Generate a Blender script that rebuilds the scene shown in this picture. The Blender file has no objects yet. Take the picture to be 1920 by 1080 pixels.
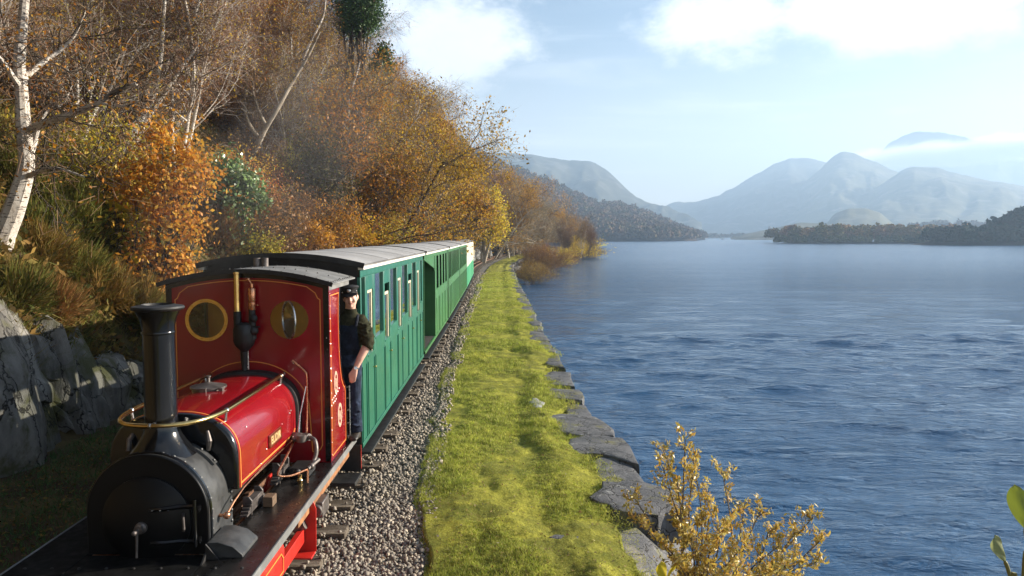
import bpy, bmesh, math, random
import numpy as np
from mathutils import Vector, Matrix, Euler

rad = math.radians
C = bpy.context.scene.collection
SC = bpy.context.scene

# ------------------------------------------------------------------ camera
CAMH = 2.76
FPX = 1400.0
PITCH = math.atan(97 / FPX)
YAW = math.atan(15 / FPX)
cam_d = bpy.data.cameras.new('camera')
cam = bpy.data.objects.new('camera', cam_d)
C.objects.link(cam)
cam_d.sensor_width = 36.0
cam_d.lens = FPX / 1920 * 36.0
cam_d.clip_start = 0.05
cam_d.clip_end = 60000
cam.location = (0, 0, CAMH)
cam.rotation_euler = (math.pi / 2 - PITCH, 0, -YAW)
SC.camera = cam

# ------------------------------------------------------------------ sun, sky, exposure
SUN_EL, SUN_AZ = rad(17.5), rad(73)          # azimuth clockwise from +Y
sun_vec = Vector((math.sin(SUN_AZ) * math.cos(SUN_EL), math.cos(SUN_AZ) * math.cos(SUN_EL), math.sin(SUN_EL)))
sl = bpy.data.lights.new('sun', 'SUN')
sl.energy = 5.0
sl.angle = rad(0.5)
sl.color = (1.0, 0.90, 0.76)
so = bpy.data.objects.new('sun', sl)
C.objects.link(so)
so.rotation_euler = sun_vec.to_track_quat('Z', 'Y').to_euler()

SC.view_settings.view_transform = 'Standard'
SC.view_settings.look = 'None'
SC.view_settings.exposure = 1.72
SC.view_settings.gamma = 1.0
SC.view_settings.use_curve_mapping = False

W = bpy.data.worlds.new('World')
SC.world = W
W.use_nodes = True


class NT:
    """tiny node-tree writer"""
    def __init__(s, tree):
        s.t = tree
        s.n = tree.nodes
        s.l = tree.links

    def new(s, typ, **kw):
        n = s.n.new(typ)
        for k, v in kw.items():
            setattr(n, k, v)
        return n

    def link(s, a, b):
        s.l.new(a, b)

    def val(s, sock, v):
        if isinstance(v, bpy.types.NodeSocket):
            s.l.new(v, sock)
        else:
            sock.default_value = v

    def math(s, op, a, b=0.0, c=0.0, clamp=False):
        n = s.n.new('ShaderNodeMath')
        n.operation = op
        n.use_clamp = clamp
        s.val(n.inputs[0], a)
        s.val(n.inputs[1], b)
        s.val(n.inputs[2], c)
        return n.outputs[0]

    def mix(s, f, a, b, blend='MIX'):
        n = s.n.new('ShaderNodeMix')
        n.data_type = 'RGBA'
        n.blend_type = blend
        s.val(n.inputs[0], f)
        s.val(n.inputs[6], a if isinstance(a, bpy.types.NodeSocket) else (*a[:3], 1))
        s.val(n.inputs[7], b if isinstance(b, bpy.types.NodeSocket) else (*b[:3], 1))
        return n.outputs[2]

    def noise(s, vec, scale, detail=4, rough=0.55, dist=0.0, out=0):
        n = s.n.new('ShaderNodeTexNoise')
        n.inputs['Scale'].default_value = scale
        n.inputs['Detail'].default_value = detail
        n.inputs['Roughness'].default_value = rough
        n.inputs['Distortion'].default_value = dist
        if vec is not None:
            s.l.new(vec, n.inputs['Vector'])
        return n.outputs[out]

    def ramp(s, f, stops, interp='LINEAR'):
        n = s.n.new('ShaderNodeValToRGB')
        cr = n.color_ramp
        cr.interpolation = interp
        while len(cr.elements) < len(stops):
            cr.elements.new(0.5)
        for e, (p, c) in zip(cr.elements, stops):
            e.position = p
            e.color = (*c[:3], 1) if not isinstance(c, (int, float)) else (c, c, c, 1)
        s.val(n.inputs[0], f)
        return n.outputs[0]

    def rng(s, v, a, b, c, d, smooth=False):
        n = s.n.new('ShaderNodeMapRange')
        n.interpolation_type = 'SMOOTHSTEP' if smooth else 'LINEAR'
        s.val(n.inputs[0], v)
        for i, x in zip((1, 2, 3, 4), (a, b, c, d)):
            n.inputs[i].default_value = x
        return n.outputs[0]

    def vscale(s, vec, sc):
        n = s.n.new('ShaderNodeVectorMath')
        n.operation = 'MULTIPLY'
        s.l.new(vec, n.inputs[0])
        n.inputs[1].default_value = sc
        return n.outputs[0]


def px_dir(x, y):
    fw = Vector((math.sin(YAW) * math.cos(PITCH), math.cos(YAW) * math.cos(PITCH), -math.sin(PITCH)))
    rt = Vector((math.cos(YAW), -math.sin(YAW), 0))
    up = rt.cross(fw)
    return fw + rt * ((x - 960) / FPX) - up * ((y - 540) / FPX)


def at_y(x, y, Y):
    d = px_dir(x, y)
    return Vector((0, 0, CAMH)) + d * (Y / d.y)


# world: physical sky with a layer of thin and heaped cloud
def build_world():
    w = NT(W.node_tree)
    w.n.clear()
    sky = w.new('ShaderNodeTexSky', sky_type='NISHITA')
    sky.sun_disc = False
    sky.sun_elevation = SUN_EL
    sky.sun_rotation = SUN_AZ
    sky.altitude = 100
    sky.air_density = 1.0
    sky.dust_density = 0.6
    sky.ozone_density = 1.6
    tc = w.new('ShaderNodeTexCoord')
    d = tc.outputs['Generated']
    sep = w.new('ShaderNodeSeparateXYZ')
    w.link(d, sep.inputs[0])
    zc = w.math('MAXIMUM', sep.outputs[2], 0.03)
    u = w.math('DIVIDE', sep.outputs[0], zc)
    v = w.math('DIVIDE', sep.outputs[1], zc)
    cmb = w.new('ShaderNodeCombineXYZ')
    w.link(u, cmb.inputs[0])
    w.link(v, cmb.inputs[1])
    # streaky high cloud on the plane overhead
    st = w.noise(w.vscale(cmb.outputs[0], (0.5, 1.1, 1)), 0.9, 6, 0.6, 0.6)
    st = w.rng(st, 0.47, 0.80, 0.0, 0.62, True)
    # heaped cloud: lumps around several directions, edges broken by noise
    pn = w.noise(w.vscale(d, (1.0, 1.0, 1.6)), 7.0, 9, 0.62, 0.2)
    pn2 = w.noise(w.vscale(d, (1.0, 1.0, 2.0)), 16.0, 6, 0.6, 0.1)
    pn3 = w.noise(w.vscale(d, (1.0, 1.0, 2.0)), 38.0, 6, 0.65, 0.3)
    pn = w.math('ADD', w.math('ADD', w.math('MULTIPLY', pn, 0.55), w.math('MULTIPLY', pn2, 0.28)), w.math('MULTIPLY', pn3, 0.17))
    total = None
    for (px, py, sx, sy, amp) in ((815, 85, 0.13, 0.075, 1.1), (735, 20, 0.07, 0.06, 0.95), (1370, 45, 0.13, 0.05, 0.95), (1690, 10, 0.17, 0.055, 1.25),
                                  (880, 245, 0.04, 0.015, 0.6), (1560, 215, 0.10, 0.008, 0.45), (1250, 100, 0.06, 0.03, 0.38)):
        c = px_dir(px, py).normalized()
        dot = w.new('ShaderNodeVectorMath', operation='SUBTRACT')
        w.link(d, dot.inputs[0])
        dot.inputs[1].default_value = c
        sc = w.vscale(dot.outputs[0], (1 / sx, 1 / sx, 1 / sy))
        ln = w.new('ShaderNodeVectorMath', operation='LENGTH')
        w.link(sc, ln.inputs[0])
        g = w.rng(ln.outputs['Value'], 1.7, 0.0, 0.0, amp, True)
        total = g if total is None else w.math('MAXIMUM', total, g)
    # the rest of the sky, outside the view, carries the same broken cloud
    far = w.rng(sep.outputs[2], 0.30, 0.6, 0.0, 0.16, True)
    total = w.math('MAXIMUM', total, far)
    cl = w.math('ADD', total, w.math('MULTIPLY', w.math('SUBTRACT', pn, 0.5), 2.9))
    cl = w.rng(cl, 0.28, 0.95, 0.0, 0.97, True)
    fac = w.math('MAXIMUM', cl, st)
    lift = w.noise(w.vscale(d, (1, 1, 2)), 9.0, 5, 0.6)
    cc = w.mix(lift, (6.6, 7.0, 7.7), (10.0, 10.1, 10.4))
    # low milky veil towards the horizon
    veil = w.rng(sep.outputs[2], 0.0, 0.29, 0.56, 0.02, True)
    base = w.mix(veil, sky.outputs[0], (10.0, 9.3, 9.0))
    col = w.mix(fac, base, cc)
    bg = w.new('ShaderNodeBackground')
    w.link(col, bg.inputs[0])
    bg.inputs[1].default_value = 0.05
    out = w.new('ShaderNodeOutputWorld')
    w.link(bg.outputs[0], out.inputs[0])


build_world()

# ------------------------------------------------------------------ numpy noise
_rs = np.random.RandomState(7)
_perm = _rs.rand(256, 256)


def vnoise(x, y):
    x = np.asarray(x, float)
    y = np.asarray(y, float)
    xi = np.floor(x).astype(int)
    yi = np.floor(y).astype(int)
    fx = x - xi
    fy = y - yi
    fx = fx * fx * (3 - 2 * fx)
    fy = fy * fy * (3 - 2 * fy)
    a = _perm[xi & 255, yi & 255]
    b = _perm[(xi + 1) & 255, yi & 255]
    c = _perm[xi & 255, (yi + 1) & 255]
    d = _perm[(xi + 1) & 255, (yi + 1) & 255]
    return (a * (1 - fx) + b * fx) * (1 - fy) + (c * (1 - fx) + d * fx) * fy - 0.5


def fbm(x, y, o=5, g=0.5):
    s, a, t = 0, 1.0, 0
    for i in range(o):
        s = s + a * vnoise(np.asarray(x) * 2 ** i + 17.3 * i, np.asarray(y) * 2 ** i + 9.1 * i)
        t += a
        a *= g
    return s / t * 2


def sstep(a, b, x):
    t = np.clip((np.asarray(x, float) - a) / (b - a), 0, 1)
    return t * t * (3 - 2 * t)


# ------------------------------------------------------------------ materials
def pmat(name, base, rough=0.6, metal=0.0, var=0.15, scale=6.0, bump=0.0, bscale=40.0, spec=0.5, coat=0.0, base2=None, blend=(0.4, 0.65), coords='Object', stretch=(1, 1, 1)):
    m = bpy.data.materials.new(name)
    m.use_nodes = True
    t = NT(m.node_tree)
    p = t.n['Principled BSDF']
    tc = t.new('ShaderNodeTexCoord')
    vec = t.vscale(tc.outputs[coords], stretch)
    n = t.noise(vec, scale, 6, 0.6)
    b2 = base2 if base2 else tuple(min(1, c * (1 + var)) for c in base)
    b1 = base if base2 else tuple(c * (1 - var) for c in base)
    f = t.rng(n, blend[0], blend[1], 0, 1, True)
    t.link(t.mix(f, b1, b2), p.inputs['Base Color'])
    rn = t.rng(t.noise(vec, scale * 3, 3), 0.3, 0.7, rough * 0.82, min(1, rough * 1.18))
    t.link(rn, p.inputs['Roughness'])
    p.inputs['Metallic'].default_value = metal
    p.inputs['Specular IOR Level'].default_value = spec
    p.inputs['Coat Weight'].default_value = coat
    p.inputs['Coat Roughness'].default_value = 0.06
    if bump > 0:
        bn = t.new('ShaderNodeBump')
        bn.inputs['Strength'].default_value = bump
        bn.inputs['Distance'].default_value = 0.02
        t.link(t.noise(vec, bscale, 6, 0.65), bn.inputs['Height'])
        t.link(bn.outputs[0], p.inputs['Normal'])
    return m


def leaf_mat(name, cols, trans=0.35, objvar=0.25, rough=0.5, spec=0.25):
    """leaf colour differs from leaf to leaf and a little from plant to plant"""
    m = bpy.data.materials.new(name)
    m.use_nodes = True
    t = NT(m.node_tree)
    p = t.n['Principled BSDF']
    geo = t.new('ShaderNodeNewGeometry')
    oi = t.new('ShaderNodeObjectInfo')
    n = len(cols)
    c = t.ramp(geo.outputs['Random Per Island'], [(i / max(1, n - 1), cols[i]) for i in range(n)])
    hs = t.new('ShaderNodeHueSaturation')
    t.link(c, hs.inputs['Color'])
    t.link(t.rng(oi.outputs['Random'], 0, 1, 1 - objvar, 1 + objvar), hs.inputs['Value'])
    t.link(t.rng(t.math('FRACT', t.math('MULTIPLY', oi.outputs['Random'], 7.31)), 0, 1, 0.5 - 0.018, 0.5 + 0.018), hs.inputs['Hue'])
    t.link(hs.outputs[0], p.inputs['Base Color'])
    p.inputs['Roughness'].default_value = rough
    p.inputs['Specular IOR Level'].default_value = spec
    tr = t.new('ShaderNodeBsdfTranslucent')
    t.link(hs.outputs[0], tr.inputs[0])
    mx = t.new('ShaderNodeMixShader')
    mx.inputs[0].default_value = trans
    t.link(p.outputs[0], mx.inputs[1])
    t.link(tr.outputs[0], mx.inputs[2])
    t.link(mx.outputs[0], t.n['Material Output'].inputs[0])
    return m


def glass_mat(name, tint=(0.75, 0.8, 0.78), refl=1.0, dark=0.0):
    """thin flat glass: see-through, with mirror reflection at grazing angles"""
    m = bpy.data.materials.new(name)
    m.use_nodes = True
    t = NT(m.node_tree)
    t.n.remove(t.n['Principled BSDF'])
    tr = t.new('ShaderNodeBsdfTransparent')
    tr.inputs[0].default_value = (*tint, 1)
    gl = t.new('ShaderNodeBsdfGlossy')
    gl.inputs['Roughness'].default_value = 0.02
    fr = t.new('ShaderNodeFresnel')
    fr.inputs[0].default_value = 1.5
    mx = t.new('ShaderNodeMixShader')
    t.link(t.math('ADD', t.math('MULTIPLY', fr.outputs[0], refl), dark, clamp=True), mx.inputs[0])
    t.link(tr.outputs[0], mx.inputs[1])
    t.link(gl.outputs[0], mx.inputs[2])
    t.link(mx.outputs[0], t.n['Material Output'].inputs[0])
    return m


# ------------------------------------------------------------------ mesh building and tagging
ORI = {}


def tag(o, label=None, cat=None, group=None, kind=None):
    if label:
        o['label'] = label
    if cat:
        o['category'] = cat
    if group:
        o['group'] = group
    if kind:
        o['kind'] = kind
    return o


def empty(name, loc, label=None, cat=None, group=None, rz=0.0):
    o = bpy.data.objects.new(name, None)
    C.objects.link(o)
    o.location = loc
    o.rotation_euler = (0, 0, rz)
    o.empty_display_size = 0.1
    ORI[o] = Vector(loc)
    return tag(o, label, cat, group)


def link_mesh(name, me, mat=None, parent=None, smooth=None):
    o = bpy.data.objects.new(name, me)
    C.objects.link(o)
    if mat is not None:
        for m in (mat if isinstance(mat, (list, tuple)) else [mat]):
            me.materials.append(m)
    if parent is not None:
        o.parent = parent
        ORI[o] = ORI.get(parent, Vector((0, 0, 0)))
    else:
        ORI[o] = Vector((0, 0, 0))
    return o


def np_mesh(name, V, F, smooth=False):
    """V (n,3), F (m,k) all the same corner count"""
    me = bpy.data.meshes.new(name)
    V = np.ascontiguousarray(V, np.float32)
    F = np.ascontiguousarray(F, np.int32)
    m, k = F.shape
    me.vertices.add(len(V))
    me.vertices.foreach_set('co', V.ravel())
    me.loops.add(m * k)
    me.loops.foreach_set('vertex_index', F.ravel())
    me.polygons.add(m)
    me.polygons.foreach_set('loop_start', np.arange(0, m * k, k, dtype=np.int32))
    if smooth:
        me.polygons.foreach_set('use_smooth', np.ones(m, bool))
    me.update()
    me.validate()
    return me


def grid_mesh(name, P, smooth=True):
    """P (r,c,3) grid of points"""
    r, c = P.shape[:2]
    i = np.arange(r * c).reshape(r, c)
    F = np.stack([i[:-1, :-1], i[:-1, 1:], i[1:, 1:], i[1:, :-1]], -1).reshape(-1, 4)
    return np_mesh(name, P.reshape(-1, 3), F, smooth)


class MB:
    def __init__(s):
        s.v = []
        s.f = []

    def add(s, vs, fs):
        b = len(s.v)
        s.v += [tuple(v) for v in vs]
        s.f += [tuple(i + b for i in f) for f in fs]
        return s

    def box(s, x0, x1, y0, y1, z0, z1, M=None):
        vs = [Vector((x, y, z)) for z in (z0, z1) for y in (y0, y1) for x in (x0, x1)]
        if M is not None:
            vs = [M @ v for v in vs]
        return s.add(vs, [(0, 2, 3, 1), (4, 5, 7, 6), (0, 1, 5, 4), (2, 6, 7, 3), (0, 4, 6, 2), (1, 3, 7, 5)])

    def cyl(s, p0, p1, r0, r1=None, n=16, cap=True):
        r1 = r0 if r1 is None else r1
        p0, p1 = Vector(p0), Vector(p1)
        d = (p1 - p0).normalized()
        a = d.orthogonal().normalized()
        b = d.cross(a)
        vs = []
        for p, r in ((p0, r0), (p1, r1)):
            for i in range(n):
                t = 2 * math.pi * i / n
                vs.append(p + (a * math.cos(t) + b * math.sin(t)) * r)
        fs = [(i, (i + 1) % n, n + (i + 1) % n, n + i) for i in range(n)]
        if cap:
            fs += [tuple(range(n - 1, -1, -1)), tuple(range(n, 2 * n))]
        return s.add(vs, fs)

    def tube(s, pts, r, n=10, cap=True):
        pts = [Vector(p) for p in pts]
        rs = r if isinstance(r, (list, tuple)) else [r] * len(pts)
        prev = None
        vs, fs = [], []
        for i, p in enumerate(pts):
            d = (pts[min(i + 1, len(pts) - 1)] - pts[max(i - 1, 0)]).normalized()
            if prev is None:
                a = d.orthogonal().normalized()
            else:
                a = prev - d * prev.dot(d)
                a = a.normalized() if a.length > 1e-6 else d.orthogonal().normalized()
            prev = a
            b = d.cross(a)
            for k in range(n):
                t = 2 * math.pi * k / n
                vs.append(p + (a * math.cos(t) + b * math.sin(t)) * rs[i])
        for i in range(len(pts) - 1):
            for k in range(n):
                fs.append((i * n + k, i * n + (k + 1) % n, (i + 1) * n + (k + 1) % n, (i + 1) * n + k))
        if cap:
            fs += [tuple(range(n - 1, -1, -1)), tuple(range((len(pts) - 1) * n, len(pts) * n))]
        return s.add(vs, fs)

    def lathe(s, c, axis, prof, n=32, cap0=False, cap1=False):
        """prof: (radius, height along axis)"""
        c, d = Vector(c), Vector(axis).normalized()
        a = d.orthogonal().normalized()
        b = d.cross(a)
        vs, fs = [], []
        for (r, h) in prof:
            for i in range(n):
                t = 2 * math.pi * i / n
                vs.append(c + d * h + (a * math.cos(t) + b * math.sin(t)) * r)
        for j in range(len(prof) - 1):
            for i in range(n):
                fs.append((j * n + i, j * n + (i + 1) % n, (j + 1) * n + (i + 1) % n, (j + 1) * n + i))
        if cap0:
            fs.append(tuple(range(n - 1, -1, -1)))
        if cap1:
            fs.append(tuple(range((len(prof) - 1) * n, len(prof) * n)))
        return s.add(vs, fs)

    def prism(s, poly, h0, h1, axis='y'):
        """poly of (u,w); axis y: (x,z) outline pushed along y; axis x: (y,z); axis z: (x,y)"""
        def P(u, w, h):
            return {'y': (u, h, w), 'x': (h, u, w), 'z': (u, w, h)}[axis]
        n = len(poly)
        vs = [P(u, w, h0) for u, w in poly] + [P(u, w, h1) for u, w in poly]
        fs = [(i, (i + 1) % n, n + (i + 1) % n, n + i) for i in range(n)]
        fs += [tuple(range(n - 1, -1, -1)), tuple(range(n, 2 * n))]
        return s.add(vs, fs)

    def loft(s, rings, cap=True, closed=True):
        n = len(rings[0])
        vs = [p for r in rings for p in r]
        fs = []
        m = n if closed else n - 1
        for j in range(len(rings) - 1):
            for i in range(m):
                fs.append((j * n + i, j * n + (i + 1) % n, (j + 1) * n + (i + 1) % n, (j + 1) * n + i))
        if cap and closed:
            fs += [tuple(range(n - 1, -1, -1)), tuple(range((len(rings) - 1) * n, len(rings) * n))]
        return s.add(vs, fs)

    def ball(s, c, r, n=10, m=6, sc=(1, 1, 1)):
        c = Vector(c)
        vs, fs = [], []
        for j in range(1, m):
            ph = math.pi * j / m
            for i in range(n):
                t = 2 * math.pi * i / n
                vs.append(c + Vector((sc[0] * r * math.sin(ph) * math.cos(t), sc[1] * r * math.sin(ph) * math.sin(t), sc[2] * r * math.cos(ph))))
        top, bot = len(vs), len(vs) + 1
        vs += [c + Vector((0, 0, r * sc[2])), c - Vector((0, 0, r * sc[2]))]
        for j in range(m - 2):
            for i in range(n):
                fs.append((j * n + i, (j + 1) * n + i, (j + 1) * n + (i + 1) % n, j * n + (i + 1) % n))
        for i in range(n):
            fs.append((top, i, (i + 1) % n))
            fs.append((bot, (m - 2) * n + (i + 1) % n, (m - 2) * n + i))
        return s.add(vs, fs)

    def ribbon(s, pts, nrm, w, t=0.003, closed=False):
        """flat strip of width w lying on a face with normal nrm, proud by t"""
        nrm = Vector(nrm).normalized()
        pts = [Vector(p) for p in pts]
        n = len(pts)
        L = []
        for i, p in enumerate(pts):
            a = pts[(i - 1) % n] if (closed or i > 0) else None
            b = pts[(i + 1) % n] if (closed or i < n - 1) else None
            d1 = (p - a).normalized() if a is not None else (b - p).normalized()
            d2 = (b - p).normalized() if b is not None else d1
            s1, s2 = nrm.cross(d1).normalized(), nrm.cross(d2).normalized()
            m = (s1 + s2)
            m = m.normalized() if m.length > 1e-5 else s1
            k = 1 / max(0.4, m.dot(s1))
            L.append((p + m * w / 2 * k, p - m * w / 2 * k))
        vs = []
        for (a, b) in L:
            vs += [a, b, b + nrm * t, a + nrm * t]
        fs = []
        rngn = n if closed else n - 1
        for i in range(rngn):
            j = (i + 1) % n
            for k in range(4):
                fs.append((i * 4 + k, i * 4 + (k + 1) % 4, j * 4 + (k + 1) % 4, j * 4 + k))
        if not closed:
            fs += [(3, 2, 1, 0), ((n - 1) * 4, (n - 1) * 4 + 1, (n - 1) * 4 + 2, (n - 1) * 4 + 3)]
        return s.add(vs, fs)

    def build(s, name, mat=None, parent=None, smooth=True, bevel=0.0, ang=35, seg=2, fix=True):
        me = bpy.data.meshes.new(name)
        o0 = ORI.get(parent, Vector((0, 0, 0))) if parent is not None else Vector((0, 0, 0))
        me.from_pydata([(v[0] - o0.x, v[1] - o0.y, v[2] - o0.z) for v in s.v], [], s.f)
        me.update()
        if fix:
            bm = bmesh.new()
            bm.from_mesh(me)
            bmesh.ops.recalc_face_normals(bm, faces=bm.faces)
            bm.to_mesh(me)
            bm.free()
        if smooth:
            for p in me.polygons:
                p.use_smooth = True
            me.set_sharp_from_angle(angle=rad(ang))
        o = link_mesh(name, me, mat, parent)
        if bevel > 0:
            b = o.modifiers.new('edge', 'BEVEL')
            b.width = bevel
            b.segments = seg
            b.limit_method = 'ANGLE'
            b.angle_limit = rad(40)
        return o


def copy_tree(o, parent=None):
    """a thing with copies of its parts and sub-parts, mesh data shared"""
    c = o.copy()
    C.objects.link(c)
    if parent is not None:
        c.parent = parent
    for ch in list(o.children):
        copy_tree(ch, c)
    return c


def interp(y, pts):
    return np.interp(y, [p[0] for p in pts], [p[1] for p in pts])


# ------------------------------------------------------------------ lie of the land
WATER_Z = -1.2
TRK = [(-30, -2.47), (20, -2.47), (36, -2.62), (50, -2.88), (62, -3.0), (72, -2.95), (82, -2.55), (92, -1.9), (104, -0.95), (117, 0.2), (130, 1.9), (143, 3.9), (170, 9.0), (210, 18), (260, 30)]
_ty = np.linspace(-30, 260, 581)
_tx = np.interp(_ty, [p[0] for p in TRK], [p[1] for p in TRK])
_k = np.hanning(31)
_tx = np.convolve(np.pad(_tx, 15, mode='edge'), _k / _k.sum(), mode='valid')


def xt(y):
    return np.interp(y, _ty, _tx)


WALL = [(-30, 1.35), (5, 1.38), (7, 1.45), (9, 1.58), (10.5, 1.52), (12.3, 1.38), (16, 1.33), (30, 1.12), (50, 0.85), (72, 0.8), (82, 1.25), (92, 2.1), (104, 3.3), (117, 4.7), (143, 8.5), (170, 14), (260, 36)]
SHORE = [(-30, 1.6), (40, 1.5), (54, 1.6), (72, 2.8), (95, 5.8), (118, 8.9), (135, 13), (150, 17.5), (160, 20), (170, 21.5), (180, 20), (190, 12), (200, 2), (230, -14), (300, -25)]


def xw(y):
    return interp(y, WALL)


def xs(y):
    return interp(y, SHORE)


def toe(y):
    y = np.asarray(y, float)
    return xt(y) - np.interp(y, [-70, -30, 8, 13.5, 17, 22, 40, 75, 110, 150, 260], [3.7, 3.7, 3.75, 3.9, 3.1, 2.5, 2.2, 2.3, 2.3, 2.6, 4])


def hill(x, y):
    """ground height left of the railway"""
    x = np.asarray(x, float)
    y = np.asarray(y, float)
    d = toe(y) + 0.35 * fbm(y * 0.45, y * 0 + 3.3, 3) - x
    hc = np.interp(y, [-30, 4, 9.8, 13, 18, 26, 60, 85, 95, 108, 118, 150, 260], [1.8, 2.1, 2.0, 1.35, 1.0, 0.7, 0.6, 0.7, 1.9, 2.0, 0.6, 0.4, 0.3])
    sl = np.interp(y, [-30, 60, 110, 150, 260], [1.12, 1.12, 0.9, 0.55, 0.45])
    z = -0.16 + 0.05 * fbm(x * 1.3, y * 1.3, 3)
    z = z + hc * sstep(0.0, 0.55, d)
    dd = np.maximum(d - 0.45, 0)
    z = z + sl * (dd - 0.012 * np.minimum(dd, 30) ** 2 * 0.6)
    z = z + sstep(0.4, 3, d) * (0.55 * fbm(x * 0.35, y * 0.35, 4) + 0.14 * fbm(x * 1.7 + 40, y * 1.7, 3))
    return z


SKY_LINE = [(-400, -200), (640, -120), (690, -20), (705, 30), (720, 95), (745, 150), (770, 172), (800, 205), (835, 250), (860, 280), (900, 292), (930, 303), (962, 322), (990, 345), (1020, 372), (1060, 395), (1095, 405), (1112, 430), (1125, 446)]


def skyline(px):
    return np.interp(px, [p[0] for p in SKY_LINE], [p[1] for p in SKY_LINE])


def to_px(P):
    fw = np.array([math.sin(YAW) * math.cos(PITCH), math.cos(YAW) * math.cos(PITCH), -math.sin(PITCH)])
    rt = np.array([math.cos(YAW), -math.sin(YAW), 0])
    up = np.cross(rt, fw)
    v = np.asarray(P, float) - np.array([0, 0, CAMH])
    dz = v @ fw
    return 960 + FPX * (v @ rt) / dz, 540 - FPX * (v @ up) / dz


def ray_depth(px, py, lo=6.0, hi=95.0):
    """distance along the track at which the line of sight meets the hillside"""
    for Y in np.arange(lo, hi, 0.1):
        p = at_y(px, py, float(Y))
        if p.x < float(toe(Y)) + 0.1 and p.z < float(hill(p.x, Y)):
            return float(Y)
    return None

# ================================================================== SETTING
M = {}
M['soil'] = pmat('hillside soil', (0.055, 0.036, 0.02), 0.95, base2=(0.10, 0.075, 0.03), scale=1.2, bump=0.9, bscale=9, spec=0.1)
M['turf'] = pmat('mossy turf', (0.17, 0.17, 0.03), 0.95, base2=(0.36, 0.34, 0.05), scale=2.6, bump=1.0, bscale=26, spec=0.1)
t = NT(M['turf'].node_tree)
tc = t.new('ShaderNodeTexCoord')
pt = t.noise(tc.outputs['Object'], 0.9, 8, 0.68, 0.5)
pt2 = t.noise(tc.outputs['Object'], 5.0, 6, 0.7, 0.2)
old = t.n['Principled BSDF'].inputs['Base Color'].links[0].from_socket
c_ = t.mix(t.rng(pt, 0.54, 0.66, 0, 0.75), old, (0.10, 0.12, 0.02))
c_ = t.mix(t.rng(pt2, 0.60, 0.72, 0, 0.8), c_, (0.16, 0.10, 0.03))
t.link(c_, t.n['Principled BSDF'].inputs['Base Color'])
M['gravelbed'] = pmat('gravel bed', (0.10, 0.09, 0.075), 0.95, base2=(0.23, 0.21, 0.18), scale=30, bump=1.0, bscale=70, spec=0.1)
M['bed'] = pmat('lake bed', (0.05, 0.05, 0.04), 0.9, scale=0.2)


def rock_mat(name, c1, c2, moss=0.3, mossc=(0.10, 0.10, 0.02), lichen=(0.5, 0.5, 0.46), stretch=(1, 1, 0.35), scale=2.2):
    m = bpy.data.materials.new(name)
    m.use_nodes = True
    t = NT(m.node_tree)
    p = t.n['Principled BSDF']
    tc = t.new('ShaderNodeTexCoord')
    v = tc.outputs['Object']
    n1 = t.noise(t.vscale(v, stretch), scale, 8, 0.65)
    vo = t.new('ShaderNodeTexVoronoi', feature='DISTANCE_TO_EDGE')
    vo.inputs['Scale'].default_value = scale * 1.1
    wv = t.new('ShaderNodeVectorMath', operation='ADD')
    t.link(t.vscale(v, stretch), wv.inputs[0])
    t.link(t.vscale(t.noise(v, scale * 1.5, 4, 0.6, 0, 1), (0.35, 0.35, 0.35)), wv.inputs[1])
    t.link(wv.outputs[0], vo.inputs['Vector'])
    crack = t.rng(vo.outputs['Distance'], 0.0, 0.035, 0.0, 1.0, True)
    col = t.mix(t.rng(n1, 0.35, 0.65, 0, 1), c1, c2)
    n2 = t.noise(v, scale * 2.7, 6, 0.7)
    col = t.mix(t.rng(n2, 0.60, 0.72, 0, 0.8), col, lichen)
    n3 = t.noise(v, scale * 0.7, 6, 0.65, 0.4)
    col = t.mix(t.rng(n3, 0.62 - moss * 0.4, 0.74 - moss * 0.4, 0, 0.9), col, mossc)
    col = t.mix(crack, (0.02, 0.018, 0.015), col)
    t.link(col, p.inputs['Base Color'])
    p.inputs['Roughness'].default_value = 0.75
    p.inputs['Specular IOR Level'].default_value = 0.3
    b = t.new('ShaderNodeBump')
    b.inputs['Strength'].default_value = 0.7
    b.inputs['Distance'].default_value = 0.04
    t.link(t.math('ADD', t.noise(t.vscale(v, stretch), scale * 7, 8, 0.75), t.math('MULTIPLY', crack, 0.8)), b.inputs['Height'])
    t.link(b.outputs[0], p.inputs['Normal'])
    return m


M['slate'] = rock_mat('slate slab', (0.075, 0.078, 0.085), (0.16, 0.158, 0.16), moss=0.12, mossc=(0.17, 0.16, 0.03), stretch=(1, 1, 1), scale=3.0)
M['cliff'] = rock_mat('cliff rock', (0.06, 0.056, 0.05), (0.24, 0.225, 0.20), moss=0.30, lichen=(0.36, 0.34, 0.30), mossc=(0.06, 0.06, 0.015))
M['palerock'] = rock_mat('pale rock', (0.20, 0.20, 0.20), (0.46, 0.45, 0.43), moss=0.15)

# --- hillside and trackside floor: one sheet
ys = np.concatenate([np.arange(-70, -8, 2.0), np.arange(-8, 30, 0.25), np.arange(30, 80, 0.6), np.arange(80, 262, 1.6)])
ss = np.concatenate([np.linspace(-3.6, 0.0, 10), np.linspace(0.12, 3.0, 18), np.linspace(3.3, 12, 24), np.linspace(12.8, 55, 40)])
P = np.zeros((len(ys), len(ss), 3))
for i, y in enumerate(ys):
    x = toe(y) - ss
    lim = xt(y) - 0.9
    P[i, :, 0] = np.minimum(x, lim)
    P[i, :, 1] = y
    P[i, :, 2] = hill(P[i, :, 0], np.full(len(ss), y))
hs = link_mesh('hillside', grid_mesh('hillside', P[:, ::-1]), M['soil'])
tag(hs, 'steep leaf strewn hillside rising from the railway', None, None, 'structure')

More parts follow.
